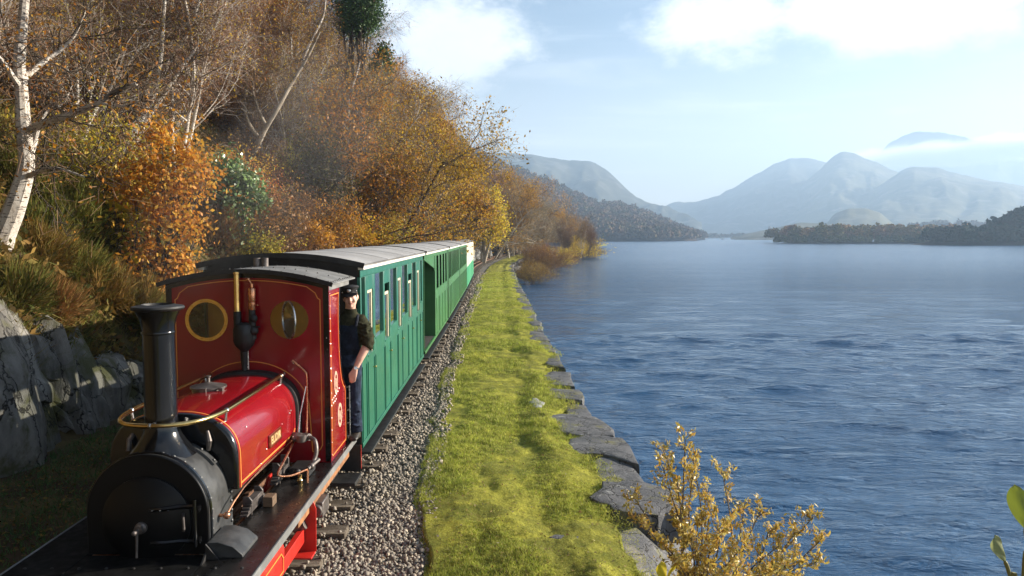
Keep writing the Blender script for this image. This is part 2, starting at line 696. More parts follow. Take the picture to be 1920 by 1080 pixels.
# --- ballast bed
ys2 = np.concatenate([np.arange(-8, 40, 0.3), np.arange(40, 262, 1.2)])
cs = np.linspace(-1.15, 1.75, 16)
P = np.zeros((len(ys2), len(cs), 3))
for i, y in enumerate(ys2):
    P[i, :, 0] = xt(y) + cs
    P[i, :, 1] = y
    P[i, :, 2] = -0.155 - 0.05 * np.abs(cs) ** 2 * 0.3 + 0.012 * fbm(P[i, :, 0] * 4, P[i, :, 1] * 4, 3)
    P[i, 0, 2] = -0.35
    P[i, -1, 2] = -0.3
bb = link_mesh('ballast_bed', grid_mesh('ballast_bed', P), M['gravelbed'])
tag(bb, 'bed of grey gravel ballast under the railway track', None, None, 'structure')


# --- grass verge between the ballast and the lake wall
def verge_left(y):
    y = np.asarray(y, float)
    return xt(y) + np.interp(y, [-30, 6, 7, 8, 9, 15, 26, 47, 78, 260], [1.95, 1.85, 1.72, 1.58, 1.48, 1.28, 1.15, 1.3, 1.6, 1.3]) + 0.10 * fbm(y * 1.1, y * 0 + 5, 3)


def verge_right(y):
    y = np.asarray(y, float)
    w = np.interp(y, [-30, 6.3, 8, 10, 12, 15, 18, 30, 60, 260], [-0.1, 0.25, 0.42, 0.52, 0.46, 0.30, 0.24, 0.20, 0.15, 0.12])
    return xw(y) - w + 0.30 * fbm(y * 1.3, y * 0 + 8, 4, 0.6) * np.clip((40 - y) / 20, 0.25, 1)


def verge_z(x, y, u):
    h = 0.05 * np.sin(np.pi * np.clip(u, 0, 1)) + 0.05 * fbm(x * 0.9 + 4, y * 0.6, 5, 0.6) + 0.035 * fbm(x * 4.0, y * 3.2, 4, 0.6)
    # soft worn trough along the middle with a few hollows
    h = h - 0.045 * np.exp(-((u - 0.62) / 0.12) ** 2) * (0.6 + 1.2 * vnoise(y * 0.55, y * 0 + 2))
    h = h + 0.055 * sstep(0.62, 0.8, u) * (1 - sstep(0.93, 1.0, u)) * (0.6 + 1.3 * vnoise(y * 0.8, y * 0 + 12.2))
    return -0.14 + np.minimum(1, 4 * np.minimum(u, 1 - u) + 0.25) * h


ys3 = np.concatenate([np.arange(-8, 4, 0.4), np.arange(4, 24, 0.045), np.arange(24, 60, 0.25), np.arange(60, 262, 1.0)])
us = np.linspace(0, 1, 64)
P = np.zeros((len(ys3), len(us) + 2, 3))
yl, yr = verge_left(ys3), verge_right(ys3)
for i, y in enumerate(ys3):
    x = yl[i] + (yr[i] - yl[i]) * us
    P[i, 1:-1, 0] = x
    P[i, :, 1] = y
    P[i, 1:-1, 2] = verge_z(x, np.full(len(us), y), us)
    P[i, 0] = (yl[i] - 0.05, y, -0.28)
    P[i, -1] = (yr[i] + 0.05, y, -0.34)
gv = link_mesh('grass_verge', grid_mesh('grass_verge', P), M['turf'])
tag(gv, 'strip of mossy grass between the railway and the lake wall', None, None, 'structure')


def quads_from(c, a, b):
    """c,a,b (n,3): diamond leaves, 4 corners each"""
    n = len(c)
    V = np.empty((n, 4, 3), np.float32)
    V[:, 0] = c - a
    V[:, 1] = c - b * 0.9 + a * 0.1
    V[:, 2] = c + a
    V[:, 3] = c + b * 0.9 + a * 0.1
    F = np.arange(n * 4).reshape(n, 4)
    return V.reshape(-1, 3), F


def unit(v):
    return v / np.maximum(1e-9, np.linalg.norm(v, axis=-1, keepdims=True))


# grass blades and moss tufts on the verge (nobody could count them)
def blades(n, y0, y1, hgt, wid, seed, power=1.6):
    r = np.random.RandomState(seed)
    q = r.rand(n)
    y = (y0 ** (1 - power) + q * (y1 ** (1 - power) - y0 ** (1 - power))) ** (1 / (1 - power))
    u = r.rand(n) * 1.02 - 0.01
    out = r.rand(n) < 0.10
    u = np.where(out, np.where(r.rand(n) < 0.6, -0.03 * r.rand(n) ** 2, 1 + 0.10 * r.rand(n) ** 2), u)
    l, rr = verge_left(y), verge_right(y)
    x = l + (rr - l) * u
    z = np.where(u < 0, -0.168, np.where(u > 1, -0.135, verge_z(x, y, np.clip(u, 0, 1)) - 0.004))
    patch = np.clip(0.25 + 2.2 * np.clip(fbm(x * 1.3, y * 0.9, 4) + 0.25, 0, 1), 0.25, 1.7)
    h = hgt * patch * (0.5 + r.rand(n)) * (1 + y / 30)
    w = wid * (0.7 + 0.6 * r.rand(n)) * (1 + y / 12)
    az = r.rand(n) * 6.283
    lean = unit(np.stack([r.randn(n) * 0.6, r.randn(n) * 0.6, np.ones(n) * 0.9], -1))
    base = np.stack([x, y, z], -1)
    side = np.stack([np.cos(az), np.sin(az), 0 * az], -1) * w[:, None]
    V = np.stack([base - side, base + side, base + lean * h[:, None]], 1).reshape(-1, 3)
    return V, np.arange(3 * n).reshape(n, 3)


M['grass'] = leaf_mat('grass blades', [(0.16, 0.19, 0.022), (0.34, 0.34, 0.035), (0.50, 0.46, 0.12), (0.25, 0.28, 0.025), (0.50, 0.40, 0.16), (0.30, 0.32, 0.03)], 0.4, 0.0, 0.7, 0.15)
t = NT(M['grass'].node_tree)
tc = t.new('ShaderNodeTexCoord')
hs = [n_ for n_ in t.n if n_.type == 'HUE_SAT'][0]
g1 = t.noise(tc.outputs['Object'], 9.0, 5, 0.7, 0.2)
g2 = t.noise(tc.outputs['Object'], 1.1, 6, 0.65, 0.3)
t.link(t.math('ADD', t.rng(g1, 0.36, 0.64, 0.55, 1.5), t.rng(g2, 0.4, 0.65, 0.2, -0.22)), hs.inputs['Value'])
t.link(t.rng(g2, 0.35, 0.65, 0.508, 0.532), hs.inputs['Hue'])
hs.inputs['Saturation'].default_value = 1.0
V, F = blades(280000, 5.2, 60, 0.026, 0.0022, 5)
gr = link_mesh('grass', np_mesh('grass', V, F), M['grass'])
tag(gr, 'short mossy yellow green grass growing along the verge', 'grass', None, 'stuff')

# dead leaves and straw lying in the grass
rl = np.random.RandomState(19)
nl = 2600
yy0 = 6 + 22 * rl.rand(nl) ** 1.5
ul = rl.rand(nl)
xl = verge_left(yy0) + (verge_right(yy0) - verge_left(yy0)) * ul
zl = verge_z(xl, yy0, ul) + 0.012
al = unit(rl.normal(0, 1, (nl, 3)) * np.array([1, 1, 0.5])) * (0.006 + 0.012 * rl.rand(nl, 1))
bl = unit(np.cross(al, rl.normal(0, .4, (nl, 3)) + np.array([0, 0, 1]))) * np.linalg.norm(al, axis=1, keepdims=True) * 0.55
V, F = quads_from(np.stack([xl, yy0, zl], -1), al, bl)
M['deadleaf'] = leaf_mat('dead leaves in the grass', [(0.22, 0.11, 0.04), (0.36, 0.24, 0.12), (0.12, 0.07, 0.03), (0.42, 0.33, 0.2)], 0.25, 0.0, 0.8, 0.15)
dl = link_mesh('dead_leaves', np_mesh('dead_leaves', V, F), M['deadleaf'])
tag(dl, 'tiny dead leaves and straw scattered through the grass of the verge', 'leaf litter', None, 'stuff')

# loose ballast stones
ICO = None


def stone_cloud(n, pos, size, seed, flat=0.75):
    """many small angular stones in one mesh: 8 corners, 12 triangles each"""
    r = np.random.RandomState(seed)
    cube = np.array([(x, y, z) for z in (-1, 1) for y in (-1, 1) for x in (-1, 1)], float)
    fc = np.array([(0, 2, 3, 1), (4, 5, 7, 6), (0, 1, 5, 4), (2, 6, 7, 3), (0, 4, 6, 2), (1, 3, 7, 5)])
    jit = cube[None] * (0.55 + 0.6 * r.rand(n, 8, 3))
    sc = size[:, None, None] * np.stack([0.7 + 0.6 * r.rand(n), 0.7 + 0.6 * r.rand(n), flat * (0.7 + 0.5 * r.rand(n))], -1)[:, None, :]
    jit = jit * sc
    q = unit(r.randn(n, 4))
    w, x, y, z = q.T
    R = np.stack([np.stack([1 - 2 * (y * y + z * z), 2 * (x * y - z * w), 2 * (x * z + y * w)], -1),
                  np.stack([2 * (x * y + z * w), 1 - 2 * (x * x + z * z), 2 * (y * z - x * w)], -1),
                  np.stack([2 * (x * z - y * w), 2 * (y * z + x * w), 1 - 2 * (x * x + y * y)], -1)], 1)
    V = np.einsum('nij,nkj->nki', R, jit) + pos[:, None, :]
    F = (np.arange(n)[:, None, None] * 8 + fc[None]).reshape(-1, 4)
    return V.reshape(-1, 3), F


def island_mat(name, cols, rough=0.85, spec=0.25, bump=False):
    m = bpy.data.materials.new(name)
    m.use_nodes = True
    t = NT(m.node_tree)
    p = t.n['Principled BSDF']
    geo = t.new('ShaderNodeNewGeometry')
    tc = t.new('ShaderNodeTexCoord')
    c = t.ramp(geo.outputs['Random Per Island'], [(i / (len(cols) - 1), k) for i, k in enumerate(cols)])
    n = t.noise(tc.outputs['Object'], 60, 4, 0.6)
    t.link(t.mix(t.rng(n, 0.3, 0.7, 0, 0.4), c, (0.08, 0.07, 0.06)), p.inputs['Base Color'])
    p.inputs['Roughness'].default_value = rough
    p.inputs['Specular IOR Level'].default_value = spec
    return m


M['stones'] = island_mat('ballast stones', [(0.16, 0.14, 0.12), (0.36, 0.31, 0.245), (0.23, 0.20, 0.17), (0.55, 0.47, 0.36), (0.28, 0.24, 0.18), (0.09, 0.08, 0.075), (0.40, 0.355, 0.29)])
r = np.random.RandomState(3)
n = 32000
q = r.rand(n)
pw = 2.1
sy = (4.6 ** (1 - pw) + q * (60 ** (1 - pw) - 4.6 ** (1 - pw))) ** (1 / (1 - pw))
off = -0.98 + r.rand(n) ** 0.62 * 2.75
lim = verge_left(sy) - xt(sy)
off = np.minimum(off, lim + 0.01 + 0.20 * r.rand(n) ** 4)
sx = xt(sy) + off
sz = -0.155 - 0.015 * off ** 2 + 0.014 * r.rand(n) + np.where(off > lim - 0.02, 0.02 + 0.25 * np.clip(off - lim, 0, .2), 0)
cover = (r.rand(n) < 0.05) & (off > 0.45)
sz = np.where(cover & (off < lim - 0.05), -0.088 - 0.03 * np.clip(off - 0.8, 0, 1) + 0.012 * r.rand(n), sz)
sz = np.where((off > 1.0) & (off < lim - 0.05) & cover, -0.165 + 0.02 * r.rand(n), sz)
size = (0.0085 + 0.0105 * r.rand(n) ** 1.6) * (1 + sy / 28)
V, F = stone_cloud(n, np.stack([sx, sy, sz], -1), size, 4)
st = link_mesh('ballast', np_mesh('ballast', V, F), M['stones'])
tag(st, 'loose grey and buff ballast stones beside the track', 'gravel', None, 'stuff')

# --- lake: one sheet, rippled near the shore, plus fine ripples in the material
gx = [-40.0]
gx = np.concatenate([np.linspace(-60, 0, 20), np.arange(0.2, 24, 0.125), 24 * 1.045 ** np.arange(0, 140)])
gy = np.concatenate([np.linspace(-20, 2, 12), np.arange(2.3, 30, 0.09), 30 * 1.013 ** np.arange(0, 100), 30 * 1.013 ** 100 * 1.07 ** np.arange(1, 70)])
gx = gx[gx < 5800]
gy = gy[gy < 3000]
X, Y = np.meshgrid(gx, gy)
DX = np.gradient(gx)[None, :] * np.ones_like(Y)
DY = np.gradient(gy)[:, None] * np.ones_like(X)
Z = np.zeros_like(X)
r = np.random.RandomState(11)
gust = 0.85 + 0.45 * fbm(X * 0.06, Y * 0.035, 3)
for k in range(42):
    lam = 0.40 * (8.0) ** (r.rand())
    th = rad(80) + r.randn() * 0.42           # crests lie nearly across the lake
    kx, ky = math.cos(th) * 2 * math.pi / lam, math.sin(th) * 2 * math.pi / lam
    a = 0.0056 * lam ** 0.75
    res = np.clip(lam * abs(math.sin(th)) / (DY * 4.0), 0, 1) * np.clip(lam / (abs(math.cos(th)) + 0.05) / (DX * 4.0), 0, 1)
    ph = kx * X + ky * Y + r.rand() * 6.28 + 1.6 * fbm(X * 0.12 + k, Y * 0.12, 2)
    env = 0.8 + 0.5 * vnoise(X * 0.22 + k * 3.1, Y * 0.3 + k)
    Z += a * np.sin(ph) * (res > 0.99) * env
Z = Z * np.clip(gust, 0.3, 1.5)
Z = Z + 0.25 * np.abs(Z) - 0.002


def water_mat():
    m = bpy.data.materials.new('lake water')
    m.use_nodes = True
    t = NT(m.node_tree)
    p = t.n['Principled BSDF']
    p.inputs['Base Color'].default_value = (0.017, 0.072, 0.165, 1)
    p.inputs['IOR'].default_value = 1.33
    tc = t.new('ShaderNodeTexCoord')
    v = tc.outputs['Object']
    sp_ = t.new('ShaderNodeSeparateXYZ')
    t.link(v, sp_.inputs[0])
    t.link(t.rng(sp_.outputs[1], 8, 130, 0.05, 0.17), p.inputs['Roughness'])
    a = t.noise(t.vscale(v, (0.75, 1.6, 1)), 2.6, 6, 0.6, 0.5)
    b = t.noise(t.vscale(v, (0.42, 1.1, 1)), 0.65, 6, 0.6, 0.4)
    c = t.noise(t.vscale(v, (0.06, 0.16, 1)), 0.9, 6, 0.6, 0.3)
    d = t.noise(t.vscale(v, (0.0035, 0.012, 1)), 1.0, 4, 0.6, 0.2)
    h = t.math('ADD', t.math('MULTIPLY', a, 0.085), t.math('MULTIPLY', b, 0.15))
    h = t.math('ADD', h, t.math('MULTIPLY', c, 0.5))
    wind = t.rng(d, 0.35, 0.65, 0.95, 1.3)
    bn = t.new('ShaderNodeBump')
    t.link(wind, bn.inputs['Strength'])
    bn.inputs['Distance'].default_value = 1.0
    t.link(h, bn.inputs['Height'])
    t.link(bn.outputs[0], p.inputs['Normal'])
    return m


M['water'] = water_mat()
lake = link_mesh('lake', grid_mesh('lake', np.stack([X, Y, Z + WATER_Z], -1)), M['water'])
tag(lake, 'wide blue rippled lake stretching to the far mountains', None, None, 'structure')

gb = MB().add([(-2800, -75, -4), (6100, -75, -4), (6100, 3450, -4), (-2800, 3450, -4)], [(0, 1, 2, 3)]).build('ground', M['bed'], smooth=False)
tag(gb, 'bed of the lake and ground below the hills', None, None, 'structure')

# --- lake wall with slate coping
wall = empty('lake_wall', (1.4, 8, -0.5), 'long dry stone lake wall capped with rough grey slate slabs', 'wall')
wy = np.concatenate([np.arange(-8, 30, 0.35), np.arange(30, 150, 1.0)])
rows = []
for k, (dx, z) in enumerate(((-0.75, -0.30), (-0.10, -0.30), (-0.05, -0.65), (0.0, -1.0), (0.05, -1.5), (0.12, -2.6))):
    jx = 0.06 * fbm(wy * 1.7 + k * 3, wy * 0 + k, 3)
    rows.append(np.stack([xw(wy) + dx + jx, wy, np.full(len(wy), z)], -1))
me = grid_mesh('wall_face', np.stack(rows, 0)[::-1] - np.array([1.4, 8, -0.5]))
link_mesh('wall_face', me, M['cliff'], wall)

rr = random.Random(21)


def slab(name, poly, z0, th, parent, mat, tilt=(0, 0), seed=0, label=None, dome=0.02):
    """rough slab: outline with rounded top edge and an uneven top"""
    q = random.Random(seed)
    pts = []
    n = len(poly)
    cx, cy = sum(p[0] for p in poly) / n, sum(p[1] for p in poly) / n
    for i in range(n):
        a, b = poly[i], poly[(i + 1) % n]
        for k in range(3):
            t = k / 3
            x, y = a[0] + (b[0] - a[0]) * t, a[1] + (b[1] - a[1]) * t
            j = 0.045 if k else 0.02
            pts.append((x + q.uniform(-j, j), y + q.uniform(-j, j)))
    mb = MB()
    rings = []
    for (s, dz) in ((0.97, -th), (1.0, -th * 0.75), (1.01, -th * 0.3), (1.0, -0.022), (0.985, -0.006), (0.95, 0.0), (0.75, dome * 0.4), (0.45, dome * 0.6), (0.2, dome * 0.7)):
        ring = []
        for (x, y) in pts:
            X_, Y_ = cx + (x - cx) * s, cy + (y - cy) * s
            zz = z0 + dz + tilt[0] * (X_ - cx) + tilt[1] * (Y_ - cy)
            if s < 1.0 and dz > -th * 0.5:
                zz += 0.016 * float(fbm(X_ * 5 + seed, Y_ * 5, 4))
            ring.append((X_, Y_, zz))
        rings.append(ring)
    mb.loft(rings)
    o = mb.build(name, mat, parent, ang=24)
    if label:
        o['label'] = label
    return o


# individually recognisable slabs, near to far: (outline in x,y), height of the top, thickness
NEAR = [
    ([(0.98, 8.72), (1.25, 8.60), (1.68, 8.75), (1.66, 9.55), (1.30, 9.72), (0.95, 9.30)], -0.17, 0.14, (0.0, 0.02)),
    ([(0.86, 9.78), (1.30, 9.72), (1.72, 9.30), (1.70, 10.55), (1.36, 10.85), (1.0, 10.55), (0.84, 10.2)], -0.12, 0.16, (-0.02, 0.0)),
    ([(0.56, 11.1), (1.0, 10.68), (1.58, 10.62), (1.64, 10.95), (1.46, 11.75), (0.9, 11.85), (0.55, 11.5)], -0.10, 0.18, (-0.03, 0.01)),
    ([(1.02, 12.0), (1.42, 11.95), (1.44, 12.9), (1.08, 12.95)], -0.19, 0.12, (0, 0)),
    ([(0.62, 13.15), (1.40, 13.0), (1.43, 13.95), (0.9, 14.05), (0.6, 13.75)], -0.12, 0.15, (-0.01, 0)),
    ([(0.62, 14.5), (1.36, 14.15), (1.40, 15.6), (1.05, 15.75), (0.66, 15.35)], -0.11, 0.15, (0.01, 0)),
    ([(0.95, 16.9), (1.37, 16.2), (1.36, 18.2), (0.92, 18.1)], -0.14, 0.15, (0, 0)),
]
for i, (poly, z, th, tl) in enumerate(NEAR):
    slab('coping_stone', poly, z, th + 0.15, wall, M['slate'], tl, i + 1)
y = 18.4
k = 40
while y < 150:
    L = rr.uniform(0.9, 2.0)
    w = rr.uniform(0.36, 0.62)
    ya, yb = y + 0.02, y + L - 0.03
    xa, xb = float(xw(ya)), float(xw(yb))
    j = [rr.uniform(-0.05, 0.05) for _ in range(4)]
    slab('coping_stone', [(xa - w + j[0], ya), (xa + j[1], ya + 0.02), (xb + j[2], yb - 0.02), (xb - w + j[3], yb)], -0.13 + rr.uniform(-0.03, 0.03), 0.28, wall, M['slate'], (rr.uniform(-.03, .03), rr.uniform(-.01, .01)), k)
    y += L
    k += 1

# boulders at the near end of the wall
bo = slab('boulder', [(0.95, 8.05), (1.15, 7.72), (1.62, 7.62), (1.98, 7.85), (1.95, 8.35), (1.6, 8.62), (1.15, 8.55)], -0.13, 0.34, None, M['slate'], (-0.06, 0.05), 91, dome=0.04)
tag(bo, 'broad dark slate boulder lying beyond the yellow bush at the end of the wall', 'boulder')
bo = slab('boulder', [(0.76, 8.02), (0.95, 7.78), (1.1, 7.95), (1.12, 8.45), (0.95, 8.62), (0.78, 8.4)], -0.20, 0.22, None, M['slate'], (0.25, 0.0), 92, dome=0.03)
tag(bo, 'smaller tilted slate boulder set in the grass left of the broad dark boulder', 'boulder')
bo = slab('boulder', [(1.12, 6.35), (1.4, 6.22), (1.75, 6.4), (1.7, 6.85), (1.3, 6.92)], -0.46, 0.3, None, M['slate'], (-0.05, 0), 93, dome=0.04)
tag(bo, 'low grey rock at the foot of the yellow bush by the grass edge', 'rock')
bo = slab('flat_stone', [(0.42, 6.85), (0.6, 6.78), (0.78, 6.9), (0.7, 7.06), (0.48, 7.04)], -0.115, 0.1, None, M['slate'], (0, 0), 94, dome=0.01)
tag(bo, 'small flat grey stone half sunk in the near grass', 'stone')
bo = slab('flat_stone', [(0.47, 12.3), (0.62, 12.1), (0.70, 12.6), (0.55, 12.95), (0.45, 12.8)], -0.08, 0.1, None, M['palerock'], (0, 0.03), 95, dome=0.02)
tag(bo, 'small pale stone lying in the grass left of the mossy coping slabs', 'stone')
# broken stone bank below the boulders, down to the water
yb = np.arange(-8, 9.2, 0.15)
rows = []
for k, (dx, z) in enumerate(((-0.4, -0.35), (0.0, -0.30), (0.25, -0.5), (0.5, -0.8), (0.8, -1.15), (1.3, -2.0))):
    rows.append(np.stack([np.interp(yb, [-8, 6, 9.2], [1.1, 1.25, 1.45]) + dx + 0.12 * fbm(yb * 1.9 + 5 * k, yb * 0 + k, 3), yb, z + 0.10 * fbm(yb * 2.3, yb * 0 + 3 * k, 3)], -1))
bk = link_mesh('stony_bank', grid_mesh('stony_bank', np.stack(rows, 0)[::-1]), M['slate'])
tag(bk, 'stony bank below the grass running down to the lake', None, None, 'structure')

# ------------------------------------------------------------------ mountains
def mount_mat(name, c1, c2, c3, scale):
    m = bpy.data.materials.new(name)
    m.use_nodes = True
    t = NT(m.node_tree)
    p = t.n['Principled BSDF']
    tc = t.new('ShaderNodeTexCoord')
    v = tc.outputs['Object']
    n1 = t.noise(t.vscale(v, (1, 1, 2)), scale, 8, 0.65, 0.3)
    n2 = t.noise(v, scale * 4.3, 8, 0.65)
    c = t.mix(t.rng(n1, 0.4, 0.6, 0, 1), c1, c2)
    c = t.mix(t.rng(n2, 0.52, 0.66, 0, 0.9), c, c3)
    t.link(c, p.inputs['Base Color'])
    p.inputs['Roughness'].default_value = 0.95
    p.inputs['Specular IOR Level'].default_value = 0.1
    return m


M['moor'] = mount_mat('moorland', (0.03, 0.032, 0.02), (0.065, 0.062, 0.04), (0.13, 0.13, 0.12), 0.0044)
M['fell'] = mount_mat('grassy fell', (0.045, 0.048, 0.024), (0.12, 0.11, 0.055), (0.17, 0.16, 0.14), 0.006)
M['wooded'] = mount_mat('wooded slope', (0.045, 0.03, 0.018), (0.085, 0.05, 0.025), (0.05, 0.055, 0.02), 0.012)


def mountain(name, pts, depth, front, back, label, mat, rough=0.06, freq=0.0025, seed=0, nx=180, nv=54, base=-3.5, prof=1.2, jag=0.02):
    W_ = [at_y(px, py, depth) for px, py in pts]
    xsr = np.array([w.x for w in W_])
    zsr = np.array([w.z for w in W_])
    gx = np.linspace(xsr[0], xsr[-1], nx)
    rz = np.interp(gx, xsr, zsr)
    k = np.ones(3) / 3
    rz = np.convolve(np.pad(rz, 1, mode='edge'), k, mode='valid')
    rz = rz + jag * rz.max() * fbm(gx * freq * 6 + seed, gx * 0 + seed, 5)
    v = np.linspace(-1, 1, nv * 2 + 1)
    P = np.zeros((len(v), nx, 3))
    for i, t in enumerate(v):
        w = front if t < 0 else back
        yy = depth + t * w
        pr = (1 - abs(t)) ** prof
        # spurs and gullies running down the face
        nz = fbm(gx * freq + seed * 3.1 + 0.4 * t, np.full(nx, yy) * freq * 0.55 + seed, 6)
        rid = 1 - 2 * np.abs(fbm(gx * freq * 1.7 + seed, np.full(nx, yy) * freq * 0.5, 5))
        a = (1 - pr) * pr * 4
        P[i, :, 0] = gx * (1 + (t * w) / depth)
        P[i, :, 1] = yy
        P[i, :, 2] = base + (rz - base) * pr + a * rough * (rz.max()) * (nz * 1.2 + rid * 0.5 - 0.25)
        P[i, :, 2] = np.where((rz <= 3), np.minimum(P[i, :, 2], rz), P[i, :, 2])
    o = link_mesh(name, grid_mesh(name, P), mat)
    return tag(o, label, None, None, 'structure')


mountain('mountain', [(560, 300), (760, 288), (900, 285), (950, 288), (1000, 290), (1060, 300), (1115, 303), (1138, 318), (1165, 343), (1190, 368), (1215, 384), (1240, 393), (1262, 408), (1290, 425), (1320, 443), (1345, 448)], 2150, 850, 750,
         'flat topped blue mountain with a stepped right shoulder beyond the wooded hillside', M['moor'], 0.20, 0.0044, 2)
mountain('mountain', [(1130, 447), (1180, 425), (1215, 404), (1240, 392), (1265, 379), (1300, 378), (1330, 371), (1350, 365), (1380, 350), (1420, 325), (1450, 307), (1480, 297), (1520, 296), (1545, 302), (1600, 330), (1680, 370), (1780, 420)], 2950, 1150, 750,
         'long blue mountain ridge climbing rightwards from the notch at the head of the lake', M['moor'], 0.17, 0.0036, 5)
mountain('mountain', [(1380, 447), (1430, 410), (1490, 360), (1540, 315), (1562, 293), (1580, 285), (1600, 287), (1640, 303), (1685, 322), (1740, 345), (1820, 380), (1900, 410)], 2500, 950, 650,
         'pointed grassy peak standing behind the wooded spit', M['fell'], 0.15, 0.004, 9)
mountain('mountain', [(1480, 447), (1560, 405), (1630, 360), (1680, 326), (1700, 315), (1720, 311), (1745, 313), (1800, 325), (1860, 340), (1920, 349), (1990, 356), (2100, 380), (2300, 400)], 2150, 950, 650,
         'rounded grassy mountain with field walls on its long right slope', M['fell'], 0.13, 0.0048, 13)
mountain('mountain', [(1560, 400), (1640, 300), (1664, 272), (1690, 256), (1715, 248), (1745, 246), (1775, 251), (1815, 259), (1860, 268), (1930, 285), (2050, 330), (2200, 380)], 4300, 750, 750,
         'faint dome shaped summit rising above the bank of cloud', M['moor'], 0.06, 0.0028, 17)
mountain('hill', [(1520, 447), (1545, 425), (1565, 400), (1590, 391), (1620, 390), (1650, 398), (1670, 415), (1700, 435), (1730, 447)], 1250, 250, 200,
         'small rounded grassy knoll below the pointed peak', M['fell'], 0.10, 0.012, 21, nx=90, nv=30, prof=0.9)
mountain('hill', [(1370, 446), (1400, 438), (1450, 428), (1500, 417), (1560, 420), (1610, 432), (1680, 440), (1800, 436), (1900, 430), (2000, 440)], 950, 150, 150,
         'low wooded rise along the far shore', M['fell'], 0.2, 0.02, 25, nx=90, nv=24, prof=0.8)
midhill = [(560, 120), (700, 170), (800, 225), (880, 280), (940, 309), (965, 318), (1000, 332), (1040, 347), (1075, 365), (1100, 377), (1130, 386), (1165, 388), (1195, 397), (1225, 408), (1262, 426), (1300, 440), (1322, 447)]
mountain('hillside', midhill, 950, 400, 380, 'wooded brown hillside sloping down to the far end of the lake', M['wooded'], 0.10, 0.007, 31, prof=0.85)


def far_wood(name, n, place, size, cols, label, seed, nleaf=70, leaf=0.16, flat=1.0, cat='woodland', kind='stuff', objvar=0.0):
    """a wood seen from far off: every tree a loose ball of leaf clumps, all in one mass"""
    r = np.random.RandomState(seed)
    pos = place(r, n)
    n = len(pos)
    s = size[0] + (size[1] - size[0]) * r.rand(n)
    V_, off = [], 0
    d = unit(r.randn(n, nleaf, 3))
    d[:, :, 2] = np.abs(d[:, :, 2]) * 1.25 - 0.25
    rad_ = (0.55 + 0.5 * r.rand(n, nleaf, 1))
    c = pos[:, None, :] + d * rad_ * (s[:, None, None] * np.array([0.5, 0.5, 0.62 * flat])) + np.array([0, 0, 1]) * (s * 0.5 * flat)[:, None, None]
    a = unit(r.randn(n, nleaf, 3)) * (s[:, None, None] * leaf)
    b = unit(np.cross(a, r.randn(n, nleaf, 3))) * (s[:, None, None] * leaf * 0.8)
    V, F = quads_from(c.reshape(-1, 3), a.reshape(-1, 3), b.reshape(-1, 3))
    me = np_mesh(name, V, F)
    # one random colour per tree, kept as a face attribute
    at = me.attributes.new('tree', 'FLOAT', 'FACE')
    at.data.foreach_set('value', np.repeat(r.rand(n), nleaf).astype(np.float32))
    m = bpy.data.materials.new(name + ' foliage')
    m.use_nodes = True
    t = NT(m.node_tree)
    p = t.n['Principled BSDF']
    an = t.new('ShaderNodeAttribute', attribute_name='tree')
    geo = t.new('ShaderNodeNewGeometry')
    c0 = t.ramp(an.outputs['Fac'], [(i / (len(cols) - 1), k) for i, k in enumerate(cols)])
    hs = t.new('ShaderNodeHueSaturation')
    t.link(c0, hs.inputs['Color'])
    t.link(t.rng(geo.outputs['Random Per Island'], 0, 1, 0.85, 1.18), hs.inputs['Value'])
    t.link(hs.outputs[0], p.inputs['Base Color'])
    p.inputs['Roughness'].default_value = 0.9
    p.inputs['Specular IOR Level'].default_value = 0.1
    o = link_mesh(name, me, m)
    return tag(o, label, cat, None, kind)


AUT = [(0.16, 0.095, 0.055), (0.14, 0.09, 0.07), (0.20, 0.12, 0.055), (0.12, 0.10, 0.05), (0.16, 0.10, 0.065), (0.085, 0.085, 0.04), (0.15, 0.095, 0.07)]
_mx = np.array([at_y(p[0], p[1], 950).x for p in midhill])
_mz = np.array([at_y(p[0], p[1], 950).z for p in midhill])


def place_mid(r, n):
    t = -r.rand(n) ** 0.8
    x = _mx[0] + (_mx[-1] - _mx[0]) * (0.25 + 0.75 * r.rand(n))
    rz = np.interp(x, _mx, _mz)
    z = -3.5 + (rz + 3.5) * (1 + t) ** 0.85 - 1
    y = 950 + t * 400
    keep = z > -1.5
    return np.stack([x * (1 + t * 400 / 950), y, z], -1)[keep]


far_wood('hillside_wood', 3600, place_mid, (5.5, 9.5), AUT, 'bare brown wood covering the far hillside', 41, 36, leaf=0.17)


def place_shore(r, n):
    px = 1110 + r.rand(n) * 560
    y = 1080 + r.rand(n) * 140
    p = np.array([at_y(a, 445, b) for a, b in zip(px, y)])
    p[:, 2] = -2 + 3 * r.rand(n)
    return p


far_wood('shore_wood', 420, place_shore, (5, 10), [(0.10, 0.06, 0.03), (0.14, 0.09, 0.04), (0.10, 0.08, 0.04), (0.17, 0.12, 0.06), (0.06, 0.05, 0.03)], 'thin line of autumn trees along the far shore', 43, 40, flat=0.7)


def place_knoll(r, n):
    px = 1750 + r.rand(n) * 200 - 60
    p = np.array([at_y(a, 430, 900) for a in px])
    p[:, 1] = 850 + 150 * r.rand(n)
    p[:, 2] = -2 + 14 * r.rand(n) ** 0.7 * np.clip((px - 1660) / 120, 0, 1)
    return p


far_wood('rising_wood', 260, place_knoll, (7, 11), [(0.10, 0.06, 0.03), (0.14, 0.09, 0.04), (0.07, 0.06, 0.03), (0.16, 0.10, 0.05)], 'autumn wood on the rise behind the spit', 44, 50)


# wooded spit
def place_spit(r, n):
    y = 395 + r.rand(n) * 60
    px = 1476 + 330 * r.rand(n)
    p = np.array([at_y(a, 450, 420) for a in px])
    p[:, 1] = y
    p[:, 2] = -1.2 + 1.6 * r.rand(n)
    return p


